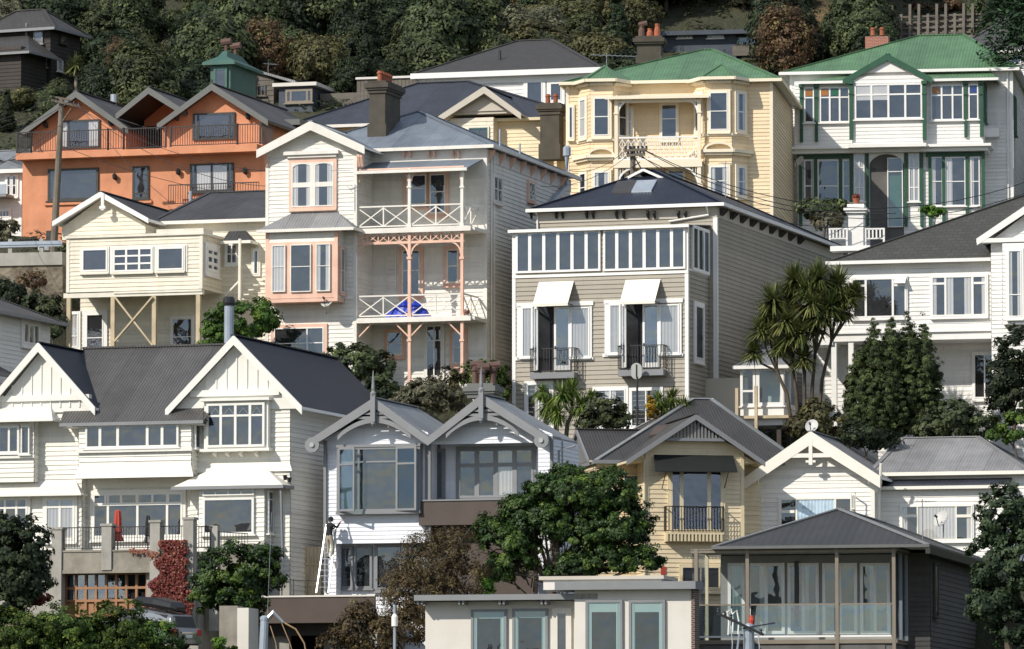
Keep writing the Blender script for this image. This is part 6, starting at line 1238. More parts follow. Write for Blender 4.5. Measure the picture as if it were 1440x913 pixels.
a1 = F.a(591, 60); part(H, 'boards', lambda mb: [mb.wbox(F, i * .26, i * .26 + .23, 0, .03 + (i % 3) * .012, -1, F.z(550, 53) + i * .045) for i in range(int(a1 / .26))], 'weathered'); part(H, 'rail', lambda mb: mb.wbox(F, 0, a1, -.1, 0, .3, .45), 'weathered')
H = House('building', 'long low blue-grey flat-roofed house above the cream villa', 'building', 925, 95, 335, 10); F = H.F
a1 = F.a(1078, 60); z1 = F.z(1000, 50); block(F, 0, F.a(1035, 60), -3, z1, 6, 'blue_grey', 0); block(F.sub(0, -.6), F.a(1035, 60), a1, -3, z1, 5, 'blue_grey', 0, name='wing_wall'); part(H, 'flat_roof', lambda mb: mb.wbox(F, F.a(895, 45, .5), a1 + .3, -6.5, .6, F.z(985, 49, .5), F.z(985, 43, .5)), 'blue_grey')
win(F, (953, 50, 973, 54), (1, 1, 1), fm='white', fw=.06); win(F, (995, 50, 1018, 54), (1, 1, 1), fm='white', fw=.06); win(F, (1036, 52, 1074, 63), (1, 1), fm='dark_frame', b=-.5 + .52)
part(H, 'deck_rail', lambda mb: mb.wbox(F, F.a(1030, 70, .8), a1, .7, .8, F.z(1055, 78, .8), F.z(1055, 64, .8)), 'weathered')
H = House('building', 'dark peaked shed with vertical boards behind the chimney pots of the cream villa', 'building', 902, 60, 350, 12); F = H.F; a1 = F.a(962, 35)
block(F, 0, a1, -1, F.z(930, 32), 5, 'dark_board', .4, .03); part(H, 'roof', lambda mb: mb.hexa([F.pt(-.4, .4, F.z(930, 32)), F.pt(a1 + 1, .4, F.z(930, 32) - .3), F.pt(a1 + 1, -5, F.z(930, 32) - .3), F.pt(-.4, -5, F.z(930, 32)), F.pt(-.4, .4, F.z(925, 24)), F.pt(a1 + 1, .4, F.z(960, 34)), F.pt(a1 + 1, -5, F.z(960, 34)), F.pt(-.4, -5, F.z(925, 24))]), 'dark_board'); part(H, 'mast', lambda mb: mb.tube([F.pt(.9, 0, F.z(908, 30)), F.pt(.9, 0, F.z(908, 10))], .06), 'dark_iron')
win(F, (930, 40, 945, 52), (1, 1), fm='dark_frame')
H = House('house', 'house with a dark tiled gable roof just visible behind the white villa with green trim', 'house', 1345, 90, 318, 14); F = H.F
a1 = F.a(1445, 70); block(F, 0, a1, -3, F.z(1390, 74), 8, 'white_board', .2, .03); hip(F, -.5, a1 + .5, F.z(1390, 74), .5, -8.5, 2.6, 'roof_char', ridge='a', r0=3.0, r1=3); win(F, (1420, 76, 1436, 90), (1,), fm='white')
H = House('house', 'small white weatherboard house with a grey roof left of the orange house', 'house', -40, 330, 292, 16); F = H.F
a1 = F.a(30, 280); block(F, 0, a1, -4, F.z(10, 240), 7, 'white_board', .2, .03, corner='white'); H.pad(0, a1, -.5, 8, -.3); hip(F, -.4, a1 + .4, F.z(10, 239, .4), .4, -7.5, 1.5, 'roof_grey', ridge='a', fh=.2)
win(F, (10, 247, 16, 275), (1,), (1, 1), tm='white', b=.03); win(F, (17.5, 247, 24, 275), (1,), (1, 1), tm='white', b=.03); win(F, (0, 296, 14, 306), (1, 1, 1), tm='white', b=.03); part(H, 'balcony_floor', lambda mb: mb.wbox(F, 0, a1 - .4, 0, 1.2, F.z(10, 280), F.z(10, 276)), 'grey_trim'); part(H, 'balcony_screen', lambda mb: mb.wbox(F, 0, a1 - .4, 1.15, 1.2, F.z(10, 276), F.z(10, 276) + .5), 'galv')
# ================================================================== terrain
PROF = [(-400, -1.7), (150, -1.6), (205, 1.5), (222, 4.6), (229, 6.2), (234, 8.2), (240, 10), (252, 16.0), (262, 20.0), (280, 27), (288, 29.6), (297, 33.2), (308, 37.3), (330, 43.5), (345, 49.8), (400, 76), (700, 220), (1500, 260)]
def ground(x, y):
    z = PROF[-1][1]
    for (a, b), (c, d) in zip(PROF, PROF[1:]):
        if y <= c: z = b + (d - b) * max(0, (y - a)) / (c - a); break
    z += .35 * sin(x * .31 + y * .17) + .25 * sin(x * .13 - y * .41 + 2) if y > 200 else 0
    z += max(0, (y - 330) / 70) * 3.0 * sin(x * .06 + .8)
    for (lo, th, u0, u1, v0, v1, zp) in PADS:
        dx, dy = x - lo.x, y - lo.y; u = cos(th) * dx - sin(th) * dy; v = sin(th) * dx + cos(th) * dy
        d = sqrt(max(u0 - u, 0, u - u1) ** 2 + max(v0 - v, 0, v - v1) ** 2); z = min(z, zp + max(0, d - .7) * 1.5)
    return z
def axis(segs):
    o = []
    for a, b, s in segs: n = max(1, round((b - a) / s)); o += [a + (b - a) * i / n for i in range(n)]
    return o + [segs[-1][1]]
PADS.append((P(232, 800, 224), RAD(17), -14, 30, -6, 6, P(232, 905, 224).z)) if 0 else None
def build_ground():
    xs = axis([(-700, -120, 60), (-120, -40, 4), (-40, 40, .9), (40, 120, 4), (120, 700, 60)]); ys = axis([(-400, 150, 55), (150, 205, 5), (205, 350, .9), (350, 480, 3), (480, 1500, 60)])
    v = [(x, y, ground(x, y)) for y in ys for x in xs]; n = len(xs); f = [(j * n + i, j * n + i + 1, (j + 1) * n + i + 1, (j + 1) * n + i) for j in range(len(ys) - 1) for i in range(n - 1)]
    me = bpy.data.meshes.new('ground'); me.from_pydata(v, [], f); me.polygons.foreach_set('use_smooth', [True] * len(f))
    q = NT('hill_earth'); ob = q.n('TexCoord').outputs['Object']; n1 = q.noise(ob, .35, 8, .65); n2 = q.noise(ob, 3.0, 5)
    c = q.mix(q.ramp(n1, .4, .62), (.028, .034, .016), (.058, .055, .032)); c = q.mix(q.math('MULTIPLY', q.ramp(n2, .45, .7), .5), c, (.05, .06, .022))
    pc = P(1150, 38, 340); ds = q.n('VectorMath', operation='DISTANCE'); q.t.links.new(q.mapping(ob, (1, 1, 1)), ds.inputs[0]); ds.inputs[1].default_value = pc
    k = q.math('SUBTRACT', 1.0, q.ramp(q.math('ADD', ds.outputs['Value'], q.math('MULTIPLY', n1, 12)), 5, 9)); c = q.mix(k, c, q.mix(q.ramp(n2, .35, .65), (.36, .22, .11), (.24, .14, .075)))
    b = q.n('Bump', ins={'Strength': .8, 'Distance': .3}); q.set(b, 'Height', n2); s = q.n('BsdfPrincipled', ins={'Roughness': .95}); q.set(s, 'Base Color', c); q.set(s, 'Normal', b.outputs[0]); q.t.links.new(s.outputs[0], q.out.inputs[0])
    me.materials.append(q.m); o = mesh_obj('hillside_ground', me); tag(o, kind='structure')
# ================================================================== planting near the houses
def shrub(label, base, blobs, m, Y, name='shrub', cat='shrub', **k): return plant(name, label, cat, base, blobs, m, Y, **k)
def plantings():
    shrub('dark glossy round tree at the left edge in front of the deck', (25, 880), [(20, 772, 52, 46), (-25, 765, 50, 48), (42, 808, 32, 38), (5, 815, 45, 32), (10, 845, 34, 22)], 'leaf_dark', 223, 'tree', 'tree', leaf=.13, per=60, dens=22, cr=.28, tr=.2)
    for i, (q, lb) in enumerate((([(20, 898, 50, 42), (-10, 890, 34, 42), (50, 900, 34, 36)], 'bright green hedge shrub at the bottom left corner'), ([(95, 890, 48, 40), (62, 898, 34, 34), (120, 902, 30, 30)], 'green hedge shrub with yellow-green tips, second from the bottom left corner'), ([(165, 882, 42, 40), (138, 898, 36, 34), (185, 905, 34, 30)], 'tall green hedge shrub in front of the garage door'), ([(222, 900, 36, 30), (200, 902, 32, 32)], 'green hedge shrub half covering the parked car'))):
        shrub(lb, (q[0][0], 940), q, 'leaf_hedge', 216 + i * .4, leaf=.085, per=75, dens=26, cr=.26, tr=.08, group='hedge along the bottom left')
    shrub('clipped green bush spilling over the concrete planter beside the red creeper', (325, 880), [(328, 805, 55, 44), (298, 828, 34, 32), (372, 800, 32, 38), (335, 838, 42, 32), (345, 858, 30, 20)], 'leaf_pohutukawa', 224, leaf=.09, per=85, dens=24, cr=.26, tr=.12)
    shrub('small yellow-green plant below the concrete planter', (318, 920), [(315, 908, 22, 12)], 'leaf_lime', 221, leaf=.1, per=40, dens=20, cr=.2, tr=.04)
    shrub('olive-brown open twiggy bush in front of the white twin-gabled villa', (610, 900), [(612, 785, 52, 42), (565, 835, 32, 52), (655, 808, 34, 44), (595, 840, 55, 42), (632, 870, 52, 36), (640, 760, 30, 20), (600, 800, 50, 40), (575, 880, 50, 30)], 'leaf_bronze', 224.5, leaf=.085, per=40, dens=27, cr=.3, asp=.4, tr=.1, bark='pale_bark', twigs=46)
    shrub('low brown and green straggly bush in front of the brown terrace wall', (505, 925), [(500, 888, 34, 34), (470, 905, 22, 20), (535, 895, 30, 30), (510, 862, 20, 18)], 'leaf_bronze', 223, leaf=.09, per=42, dens=26, cr=.28, tr=.07, twigs=18)
    shrub('broad green pohutukawa tree in the lower middle with bare limbs under its crown', (770, 860), [(712, 762, 44, 34), (765, 738, 52, 42), (800, 694, 66, 34), (852, 698, 48, 38), (868, 745, 50, 46), (900, 790, 27, 30), (735, 718, 34, 22), (848, 788, 46, 36), (690, 748, 24, 22), (795, 668, 24, 14), (820, 745, 50, 46), (722, 792, 36, 20), (805, 800, 36, 24), (700, 806, 26, 24)], 'leaf_pohutukawa', 226.3, 'tree', 'tree', leaf=.085, per=95, dens=38, cr=.25, tr=.2, twigs=70, under=-.4, wild=.3)
    shrub('lime green sapling under the broad pohutukawa tree', (685, 850), [(683, 825, 12, 16)], 'leaf_lime', 224.5, leaf=.12, per=40, dens=30, cr=.18, tr=.03)
    shrub('olive-green round tree at the lower right edge beside the glass porch house', (1420, 905), [(1410, 722, 38, 42), (1398, 790, 36, 44), (1440, 780, 50, 70), (1402, 835, 36, 40), (1385, 850, 24, 30), (1425, 880, 30, 30)], 'leaf_dark', 220, 'tree', 'tree', leaf=.12, per=60, dens=24, cr=.28, tr=.16)
    palm('cabbage_tree', 'many-headed cabbage tree with bare trunks beside the tan house', 'tree', (1132, 590), [(1088, 424, 1, 0), (1118, 396, 1, .5), (1150, 394, 1.05, 0), (1178, 402, 1, .4), (1104, 452, 1, -.4), (1140, 428, 1, -.8), (1192, 420, .8, 0), (1072, 466, .9, 0), (1166, 432, .9, -.5), (1060, 496, .7, .2), (1124, 470, .9, -.6), (1203, 412, .6, .3), (1130, 505, .8, -.4), (1096, 490, .7, -.2), (1148, 462, .8, 0), (1112, 424, .95, .6), (1136, 408, 1, -.3), (1166, 416, .95, .5), (1080, 446, .85, .3), (1152, 446, .9, -.6), (1110, 478, .85, -.5), (1134, 452, .9, .5), (1186, 438, .8, .3)], 254, n=330, L=1.2, w=.078, tr=.085, bark='bark')
    shrub('dark columnar cypress clump in front of the white tiled-roof house', (1255, 625), [(1197, 567, 10, 55, 0), (1208, 553, 11, 69, 0), (1220, 548, 11, 74, 0.3), (1230, 535, 12, 87, -0.3), (1242, 542, 11, 80, 0.4), (1254, 533, 12, 89, -0.2), (1266, 542, 11, 80, 0.3), (1278, 530, 12, 92, -0.1), (1289, 543, 11, 79, 0.3), (1300, 535, 11, 87, -0.3), (1311, 554, 10, 68, 0.2), (1318, 567, 9, 55, 0), (1222, 563, 14, 58, -0.9), (1244, 556, 13, 66, -1.1), (1268, 561, 14, 61, -0.9), (1292, 560, 14, 62, -0.8), (1208, 581, 13, 41, -0.8), (1236, 586, 15, 36, -1.3), (1262, 583, 15, 38, -1.4), (1284, 587, 15, 35, -1.2)], 'leaf_cypress', 252, 'cypress', 'tree', leaf=.08, per=55, dens=34, cr=.15, wild=.03, asp=.4, tr=.2, trunk=True)
    shrub('low dark shrub at the foot of the cypress behind the cottage gable', (1212, 640), [(1212, 612, 36, 18), (1240, 618, 28, 14)], 'leaf_dark', 247.5, leaf=.11, per=60, dens=24, cr=.24, tr=.06)
    shrub('rounded green bush right of the dark cypress', (1345, 625), [(1340, 588, 46, 28), (1312, 602, 28, 18), (1375, 600, 36, 22)], 'leaf_bush', 250, leaf=.12, per=60, dens=22, cr=.28, tr=.1)
    shrub('tall dark green bush against the white house at the right edge', (1425, 600), [(1432, 492, 32, 36), (1415, 530, 24, 36), (1440, 555, 40, 40), (1408, 562, 22, 22)], 'leaf_dark', 253, leaf=.12, per=60, dens=22, cr=.28, tr=.12)
    shrub('yellow-green bush at the right edge above the cottage roof', (1430, 625), [(1432, 602, 26, 22), (1405, 612, 18, 12)], 'leaf_hedge', 248, leaf=.13, per=50, dens=22, cr=.25, tr=.07)
    shrub('mixed olive bush at the foot of the cabbage tree', (1150, 625), [(1150, 588, 34, 26), (1178, 600, 24, 18), (1125, 600, 20, 16)], 'leaf_olive', 249, leaf=.13, per=50, dens=22, cr=.26, tr=.08)
    shrub('green bush rising behind the ivory house ridge in front of the peach villa', (505, 570), [(500, 512, 36, 30), (540, 522, 22, 26), (475, 505, 20, 20)], 'leaf_bush', 256, leaf=.13, per=55, dens=22, cr=.28, tr=.1)
    shrub('dark bluish bush between two green bushes behind the twin gables', (535, 590), [(532, 552, 26, 22), (560, 560, 15, 14)], 'leaf_dark', 253, leaf=.12, per=55, dens=22, cr=.25, tr=.07)
    shrub('grey-green bush behind the valley of the twin-gabled roof', (600, 600), [(598, 556, 38, 24), (630, 562, 24, 20), (570, 565, 20, 16)], 'leaf_grey', 251, leaf=.12, per=55, dens=22, cr=.26, tr=.08)
    shrub('thin golden-leaved shrub beneath the peach veranda', (648, 590), [(645, 540, 16, 26), (630, 530, 12, 14)], 'leaf_olive', 254, leaf=.13, per=30, dens=16, cr=.25, tr=.05)
    shrub('green climber bush at the right foot of the peach villa', (692, 580), [(690, 532, 26, 26), (665, 530, 18, 24), (705, 550, 14, 24)], 'leaf_hedge', 257, leaf=.13, per=50, dens=22, cr=.26, tr=.07)
    shrub('dark green bush between the stilted bungalow and the peach villa', (340, 500), [(335, 454, 46, 30), (372, 444, 20, 26), (300, 470, 24, 18)], 'leaf_hedge', 259, leaf=.13, per=60, dens=24, cr=.28, tr=.1)
    palm('yucca', 'spiky green yucca clump left of the dark shrub before the tan house', 'yucca', (790, 610), [(790, 556, 1, 0), (772, 572, .9, .3), (818, 572, .95, 0), (805, 548, .9, .4), (762, 552, .7, .5), (784, 583, .8, -.4), (832, 560, .6, .2)], 249, 'leaf_yucca', n=200, L=.95, w=.07, tr=.1, droop=.9)
    palm('yucca', 'spiky green yucca clump right of the golden conifer before the tan house', 'yucca', (938, 610), [(926, 564, .9, 0), (945, 560, .9, .4), (962, 572, .8, 0), (935, 578, .8, -.3)], 249, 'leaf_yucca', n=190, L=.85, w=.065, tr=.1, droop=.9)
    shrub('dark green shrub between the two yuccas', (850, 615), [(850, 578, 32, 22), (868, 590, 20, 16), (828, 590, 18, 14)], 'leaf_bush', 248, leaf=.13, per=55, dens=22, cr=.26, tr=.07)
    shrub('small golden conifer in front of the tan house', (914, 600), [(914, 572, 7, 14), (920, 580, 6, 10)], 'leaf_gold', 248, 'conifer', 'tree', leaf=.07, per=45, dens=60, cr=.14, tr=.05)
    shrub('dark shrub beside the white gate pillar below the green-trimmed villa', (1155, 330), [(1152, 294, 30, 14), (1180, 292, 18, 14)], 'leaf_bush', 285, leaf=.14, per=55, dens=20, cr=.28, tr=.08)
    shrub('grey-leaved shrub under the dark shrub below the green-trimmed villa', (1165, 340), [(1165, 312, 28, 12)], 'leaf_grey', 283.5, leaf=.13, per=50, dens=20, cr=.25, tr=.06)
    shrub('small bright green shrub above the dark tiled roof', (1315, 312), [(1314, 296, 14, 9)], 'leaf_lime', 285, leaf=.13, per=50, dens=24, cr=.22, tr=.05)
    shrub('dark ivy bush below the stone wall at the left edge', (25, 460), [(15, 415, 28, 22), (45, 428, 22, 16), (-10, 405, 25, 20)], 'leaf_dark', 263, leaf=.14, per=50, dens=20, cr=.3, tr=.06)
    shrub('green bush beside the left stilt of the bungalow', (75, 480), [(70, 432, 15, 22), (80, 455, 12, 20)], 'leaf_bush', 262, leaf=.14, per=50, dens=22, cr=.26, tr=.06)
    shrub('grey twiggy shrub growing on the stone wall', (50, 420), [(45, 395, 24, 16)], 'leaf_brown', 268, leaf=.11, per=30, dens=18, cr=.26, tr=.05, twigs=14)
    shrub('bare grey-green shrub below the small white house at the left edge', (10, 345), [(8, 322, 20, 16), (-10, 318, 18, 16)], 'leaf_grey', 283, leaf=.13, per=35, dens=18, cr=.28, tr=.05, twigs=14)
    shrub('red autumn shrub under the dark tree at the left edge', (30, 870), [(28, 838, 32, 14), (60, 845, 16, 8)], 'leaf_red', 225.5, leaf=.12, per=45, dens=22, cr=.24, tr=.05)
    # autumn creeper on the garage wall
    D_ = Wall(LH, 0, -4.2); C = []; N_ = []; T = []
    outl = lambda y: (222 - (y - 775) * .0 - 14 * min(1, max(0, (y - 800) / 40)), 262 + (8 if y > 830 else 0) - max(0, (y - 860)) * .4)
    for i in range(15000):
        y = random.uniform(760, 884); l, r = outl(y); l += 6 * sin(y * .22) + (max(0, 790 - y)) * .25; r += 3 * sin(y * .4); x = random.uniform(l, r); bo = .05 + random.random() ** 2 * .35
        if random.random() < .25 and y < 785: continue
        p = D_.pt(D_.a(x, y, bo), bo, D_.z(x, y, bo)); w = LH.root.matrix_world if 0 else None
        C.append(p); N_.append((random.gauss(0, .5), -1, random.gauss(.35, .5))); T.append(random.gauss(.48, .28))
    for i in range(140):
        x = random.uniform(182, 225); y = 775 + random.gauss(0, 2) + random.random() * 8 * (x > 205); C.append(D_.pt(D_.a(x, y, .15), .15, D_.z(x, y, .15))); N_.append((random.gauss(0, .5), -1, .5)); T.append(random.gauss(.85, .1))
    C = np.array([tuple(c) for c in C]); N_ = np.array(N_); N_ /= np.linalg.norm(N_, axis=1)[:, None]
    rt = empty('creeper', LH.loc, 'red autumn creeper hanging down the garage wall under the deck', 'creeper', -LH.th); mesh_obj('foliage', leaf_mesh('foliage', C, N_, .092, np.array(T), 'leaf_red', .75), rt)
    mb = MB(); [mb.tube([D_.pt(D_.a(x, 885, .06), .06, D_.z(x, 890, .06)), D_.pt(D_.a(x + 5, 830, .08), .08, D_.z(x + 5, 830, .08)), D_.pt(D_.a(x + dx, 775, .1), .1, D_.z(x + dx, 775, .1))], .03, 5) for x, dx in ((235, -8), (248, 4), (258, 2))]; obj('stem', mb, 'bark', rt)
def hill_bush():
    kinds = [('leaf_bush', 'dense mid-green'), ('leaf_dark', 'dark green'), ('leaf_olive', 'olive-green'), ('leaf_grey', 'grey-green'), ('leaf_bush', 'tall ragged green'), ('leaf_olive', 'yellowish green'), ('leaf_dark', 'tall pointed dark'), ('leaf_bush', 'flat-topped spreading'), ('leaf_brown', 'thin brownish')]
    shapes = [[((0, 0, 2.6), (2.2, 2.0, 1.6)), ((1.3, .3, 2.0), (1.3, 1.2, 1.1)), ((-1.4, -.2, 1.9), (1.2, 1.2, 1.1)), ((.2, .4, 3.8), (1.1, 1.1, .9))], [((0, 0, 2.4), (1.9, 1.9, 2.0)), ((.9, 0, 3.6), (1.1, 1, 1.0)), ((-1.2, 0, 1.6), (1.2, 1.1, 1.1))], [((0, 0, 2.2), (2.5, 2.1, 1.3)), ((-1.3, 0, 2.9), (1.2, 1.1, 1)), ((1.5, 0, 2.7), (1.3, 1.1, .9)), ((.2, -.5, 1.4), (2.2, 1.6, .9))], [((0, 0, 2.0), (1.8, 1.7, 1.5)), ((.8, 0, 2.9), (1.0, 1.0, .8)), ((-.8, 0, 2.6), (1.1, 1, .9))], [((0, 0, 3.2), (1.5, 1.5, 2.4)), ((.8, 0, 4.6), (.9, .9, 1.0)), ((-.8, 0, 2.4), (1.2, 1.1, 1.2))], [((0, 0, 1.9), (1.9, 1.8, 1.4)), ((1.2, .3, 1.4), (1.2, 1.1, .9)), ((-.9, .2, 2.6), (1.1, 1.0, .8))], [((0, 0, 1.6), (1.5, 1.5, 1.3)), ((0, 0, 3.0), (1.15, 1.15, 1.3)), ((.1, 0, 4.4), (.75, .75, 1.2)), ((0, .1, 5.6), (.4, .4, .9))], [((0, 0, 3.6), (2.3, 2.0, .6)), ((-1.0, 0, 2.9), (1.5, 1.4, .5)), ((1.3, .2, 3.0), (1.3, 1.2, .5)), ((.2, 0, 4.3), (1.2, 1.1, .45))], [((0, 0, 2.6), (1.6, 1.5, 1.8)), ((.8, 0, 3.8), (.9, .9, .8))]]
    protos = []
    for i, (m, lb) in enumerate(kinds):
        cm = crown_mesh('crown', shapes[i], m, leaf=(.16, .14, .17, .12, .16, .14, .12, .15, .11)[i], dens=12 if i == 8 else 24, per=(55, 60, 50, 70, 55, 60, 70, 60, 40)[i], cr=(.5, .45, .55, .4, .6, .45, .35, .5, .5)[i]); tb = MB(); limbs(tb, (0, 0, -.8), [Vector(c) for c, r in shapes[i]], .16); t = obj('trunk', tb, 'bark'); protos.append((cm, t.data, lb)); bpy.data.objects.remove(t)
    houses = [(P(45, 70, 327), 3.6, 12), (P(245, 50, 345), 1.2, 9), (P(370, 120, 319), 1.4, 12), (P(430, 130, 318), 2.2, 12), (P(710, 100, 312), 6, 6), (P(545, 125, 312), 2, 9), (P(570, 70, 345), 1, 9), (P(990, 60, 337), 3.8, 17), (P(930, 40, 351), 1.5, 8), (P(1400, 70, 321), 3, 9)]
    pts = []; tries = 0; SM = {}
    while len(pts) < 262 and tries < 40000:
        tries += 1; y = 300 + 85 * random.random() ** 1.0; x = random.uniform(-1, 1) * (y * .0925 + 3); px = CX + x / y * FPX * .9965
        zt = ground(x, y); py = HOR - zt / y * FPX
        if y < 309 and not (px < 30): continue
        if y < 316 and px > 480 and px < 1100: continue
        if py > 190 or py < -90: continue
        if any(abs(x - h.x) < r + .5 and -fd < y - h.y < min(r, 4) + .6 for h, r, fd in houses): continue
        if 1215 < px < 1400 and y < 345: continue
        if 1112 < px < 1196 and 322 < y < 343: continue
        small = .5 if (px < 122 and y < 326) or (205 < px < 285 and 318 < y < 345) or (1108 < px < 1200 and y < 345) or (340 < px < 510 and y < 320) or (880 < px < 1100 and y < 320) else 1
        if 890 < px < 1085 and 320 < y < 336: continue
        if any((x - a) ** 2 + ((y - b) * .8) ** 2 < 2.35 ** 2 for a, b in pts): continue
        pts.append((x, y)); SM[(x, y)] = small
    for k in range(4000):
        if len(pts) > 296: break
        y = random.uniform(338, 366); px = random.uniform(880, 1225) if k % 3 else random.uniform(0, 1440); x = (px - CX) * y / FPX
        if 1112 < px < 1196 and y < 342 or 1215 < px < 1400 and y < 347: continue
        if any((x - a) ** 2 + (y - b) ** 2 < 1.9 ** 2 for a, b in pts) or any(abs(x - h.x) < r + .3 and -4 < y - h.y < 5 for h, r, fd in houses): continue
        pts.append((x, y)); SM[(x, y)] = .72
    pts.sort(key=lambda p: p[1])
    def region(px): return 'above the orange house' if px < 380 else 'behind the peach villa chimney' if px < 600 else 'above the big dark hip roof' if px < 880 else 'above the cream villa' if px < 1110 else 'above the green-trimmed villa'
    for x, y in pts:
        i = random.choice((0, 0, 1, 1, 2, 3, 4, 5, 6, 6, 7, 8)); cm, tm, lb = protos[i]; s = SM[(x, y)] * random.uniform(.62, 1.15) * (.82 if y < 318 else 1); px = CX + x / y * FPX
        r = empty('bush_tree', (x, y, ground(x, y) - .1), f'{lb} tree in the hillside bush {region(px)}', 'tree', random.uniform(0, 6.3), f'{lb} bush trees {region(px)}'); r.scale = (s * random.uniform(.9, 1.15), s, s * random.uniform(.85, 1.2))
        mesh_obj('crown', cm, r); mesh_obj('trunk', tm, r)
    for (px, py, Y, lb) in ((205, 80, 326, 'slim cabbage tree in the bush above the left gable of the orange house'), (107, 92, 322, 'small cabbage tree rising behind the left gable tip of the orange house'), (385, 45, 338, 'pale-headed cabbage tree in the bush above the teal lantern'), (20, 18, 345, 'cabbage tree above the dark house in the upper left corner')):
        palm('cabbage_tree', lb, 'tree', (px, py + 42), [(px, py, .95, 0), (px + 9, py + 5, .7, .3), (px - 8, py + 6, .7, 0)], Y, n=70, L=1.0, w=.08, tr=.12)
    # dark pine and big conifer
    def conifer(name, lb, base, x, y0, y1, w, Y, m, tiers=15, lo=.08):
        b = P(base[0], base[1], Y); r = empty(name, b, lb, 'tree'); top = P(x, y0, Y) - b; h = top.z; s = Y / FPX; C = []; N_ = []; T = []
        for k in range(tiers):
            t = k / tiers; z = h * (lo + (1 - lo) * t); R = w * s * (1 - t) ** .8 + .3
            for j in range(13):
                a = random.uniform(0, 6.28); L = R * random.uniform(.6, 1.08); tn = random.gauss(.42, .18)
                for q in range(26):
                    d = random.random() ** .7; p = (cos(a) * L * d, sin(a) * L * d, z + d * L * .12 - d * d * L * .22 + random.gauss(0, .1)); o = RNG.normal(0, .16 + .12 * d, 3); C.append((p[0] + o[0], p[1] + o[1], p[2] + o[2] * .7)); N_.append((cos(a) * .3 + random.gauss(0, .4), sin(a) * .3 + random.gauss(0, .4), .8)); T.append(tn + random.gauss(0, .12))
        N_ = np.array(N_); N_ /= np.linalg.norm(N_, axis=1)[:, None]; mesh_obj('crown', leaf_mesh('crown', np.array(C), N_, .38, np.array(T), m, .3), r); mb = MB(); mb.tube([(0, 0, -1), (0, 0, h * .5), (0, 0, h * .97)], [.35, .22, .04], 7); obj('trunk', mb, 'bark', r)
    conifer('conifer', 'large dark conifer cut by the upper right corner', (1449, 330), 1449, -95, 110, 84, 300, 'leaf_conifer', 22, .58)
    shrub('dark spreading pine with bare branches above the big dark hip roof', (775, 75), [(720, 25, 45, 14), (765, 10, 50, 14), (815, 22, 42, 14), (750, 40, 40, 12), (790, 42, 40, 12)], 'leaf_conifer', 335, 'pine', 'tree', leaf=.22, per=50, dens=14, cr=.5, asp=.3, tr=.3, twigs=26)
    # undergrowth
    C = []; N_ = []; T = []
    for i in range(7600):
        y = random.uniform(214, 400); x = random.uniform(-1, 1) * (y * .12 + 2); px = CX + x / y * FPX; z = ground(x, y)
        if any(-.3 < (cos(th) * (x - lo.x) - sin(th) * (y - lo.y)) - u0 and (cos(th) * (x - lo.x) - sin(th) * (y - lo.y)) < u1 + .3 and v0 - .3 < sin(th) * (x - lo.x) + cos(th) * (y - lo.y) < v1 + .3 for (lo, th, u0, u1, v0, v1, zp) in PADS): continue
        if 1112 < px < 1195 and 333 < y < 346 and random.random() < .8: continue
        R = random.uniform(.3, .75); tn = random.gauss(.4, .2)
        for k in range(34):
            o = RNG.normal(0, 1, 3); o /= np.linalg.norm(o); C.append((x + o[0] * R, y + o[1] * R, z + abs(o[2]) * R * .9)); N_.append((o[0] * .6, o[1] * .6, abs(o[2]) + .4)); T.append(tn + random.gauss(0, .14))
    N_ = np.array(N_); N_ /= np.linalg.norm(N_, axis=1)[:, None]; o = mesh_obj('undergrowth', leaf_mesh('undergrowth', np.array(C), N_, .24, np.array(T), 'leaf_bush', .55)); tag(o, 'low green scrub covering the slope between the houses', 'scrub', kind='stuff')
# ================================================================== street furniture and loose things
def loc_thing(name, label, cat, px, py, Y, rz=0, group=None): return empty(name, P(px, py, Y), label, cat, rz, group)
def dish(label, px, py, Y, r, az=-35, el=35, arm=(0, .25, -.3)):
    c = P(px, py, Y); R = empty('satellite_dish', c, label, 'satellite dish', 0); d = Vector((sin(RAD(az)) * cos(RAD(el)), -cos(RAD(az)) * cos(RAD(el)), sin(RAD(el))))
    a = d.cross(Vector((0, 0, 1))).normalized(); b = a.cross(d); mb = MB(); n = 20; rings = []
    for k in range(5):
        t = k / 4; rings.append([a * cos(2 * pi * i / n) * r * t + b * sin(2 * pi * i / n) * r * t * 1.08 + d * (.28 * r * t * t) for i in range(n)])
    for k in range(4):
        for i in range(n): mb.face([rings[k][i], rings[k][(i + 1) % n], rings[k + 1][(i + 1) % n], rings[k + 1][i]])
    back = [[p - d * .02 for p in rg] for rg in rings]
    for k in range(4):
        for i in range(n): mb.face([back[k][i], back[k + 1][i], back[k + 1][(i + 1) % n], back[k][(i + 1) % n]])
    for i in range(n): mb.face([rings[4][i], rings[4][(i + 1) % n], back[4][(i + 1) % n], back[4][i]])
    obj('reflector', mb, 'dish_grey', R, smooth=False); mb = MB(); f = d * r * 1.1 - b * r * .2; mb.tube([-b * r * .95 + d * .25 * r, f], .02, 5); mb.tube([f - d * .05, f + d * .09], .05, 8); obj('feed_arm', mb, 'dark_iron', R)
    mb = MB(); e = Vector(arm); mb.tube([Vector((0, 0, 0)) - d * .03, -d * .15 - b * .1, e], .03, 6); obj('mount', mb, 'steel', R); return R
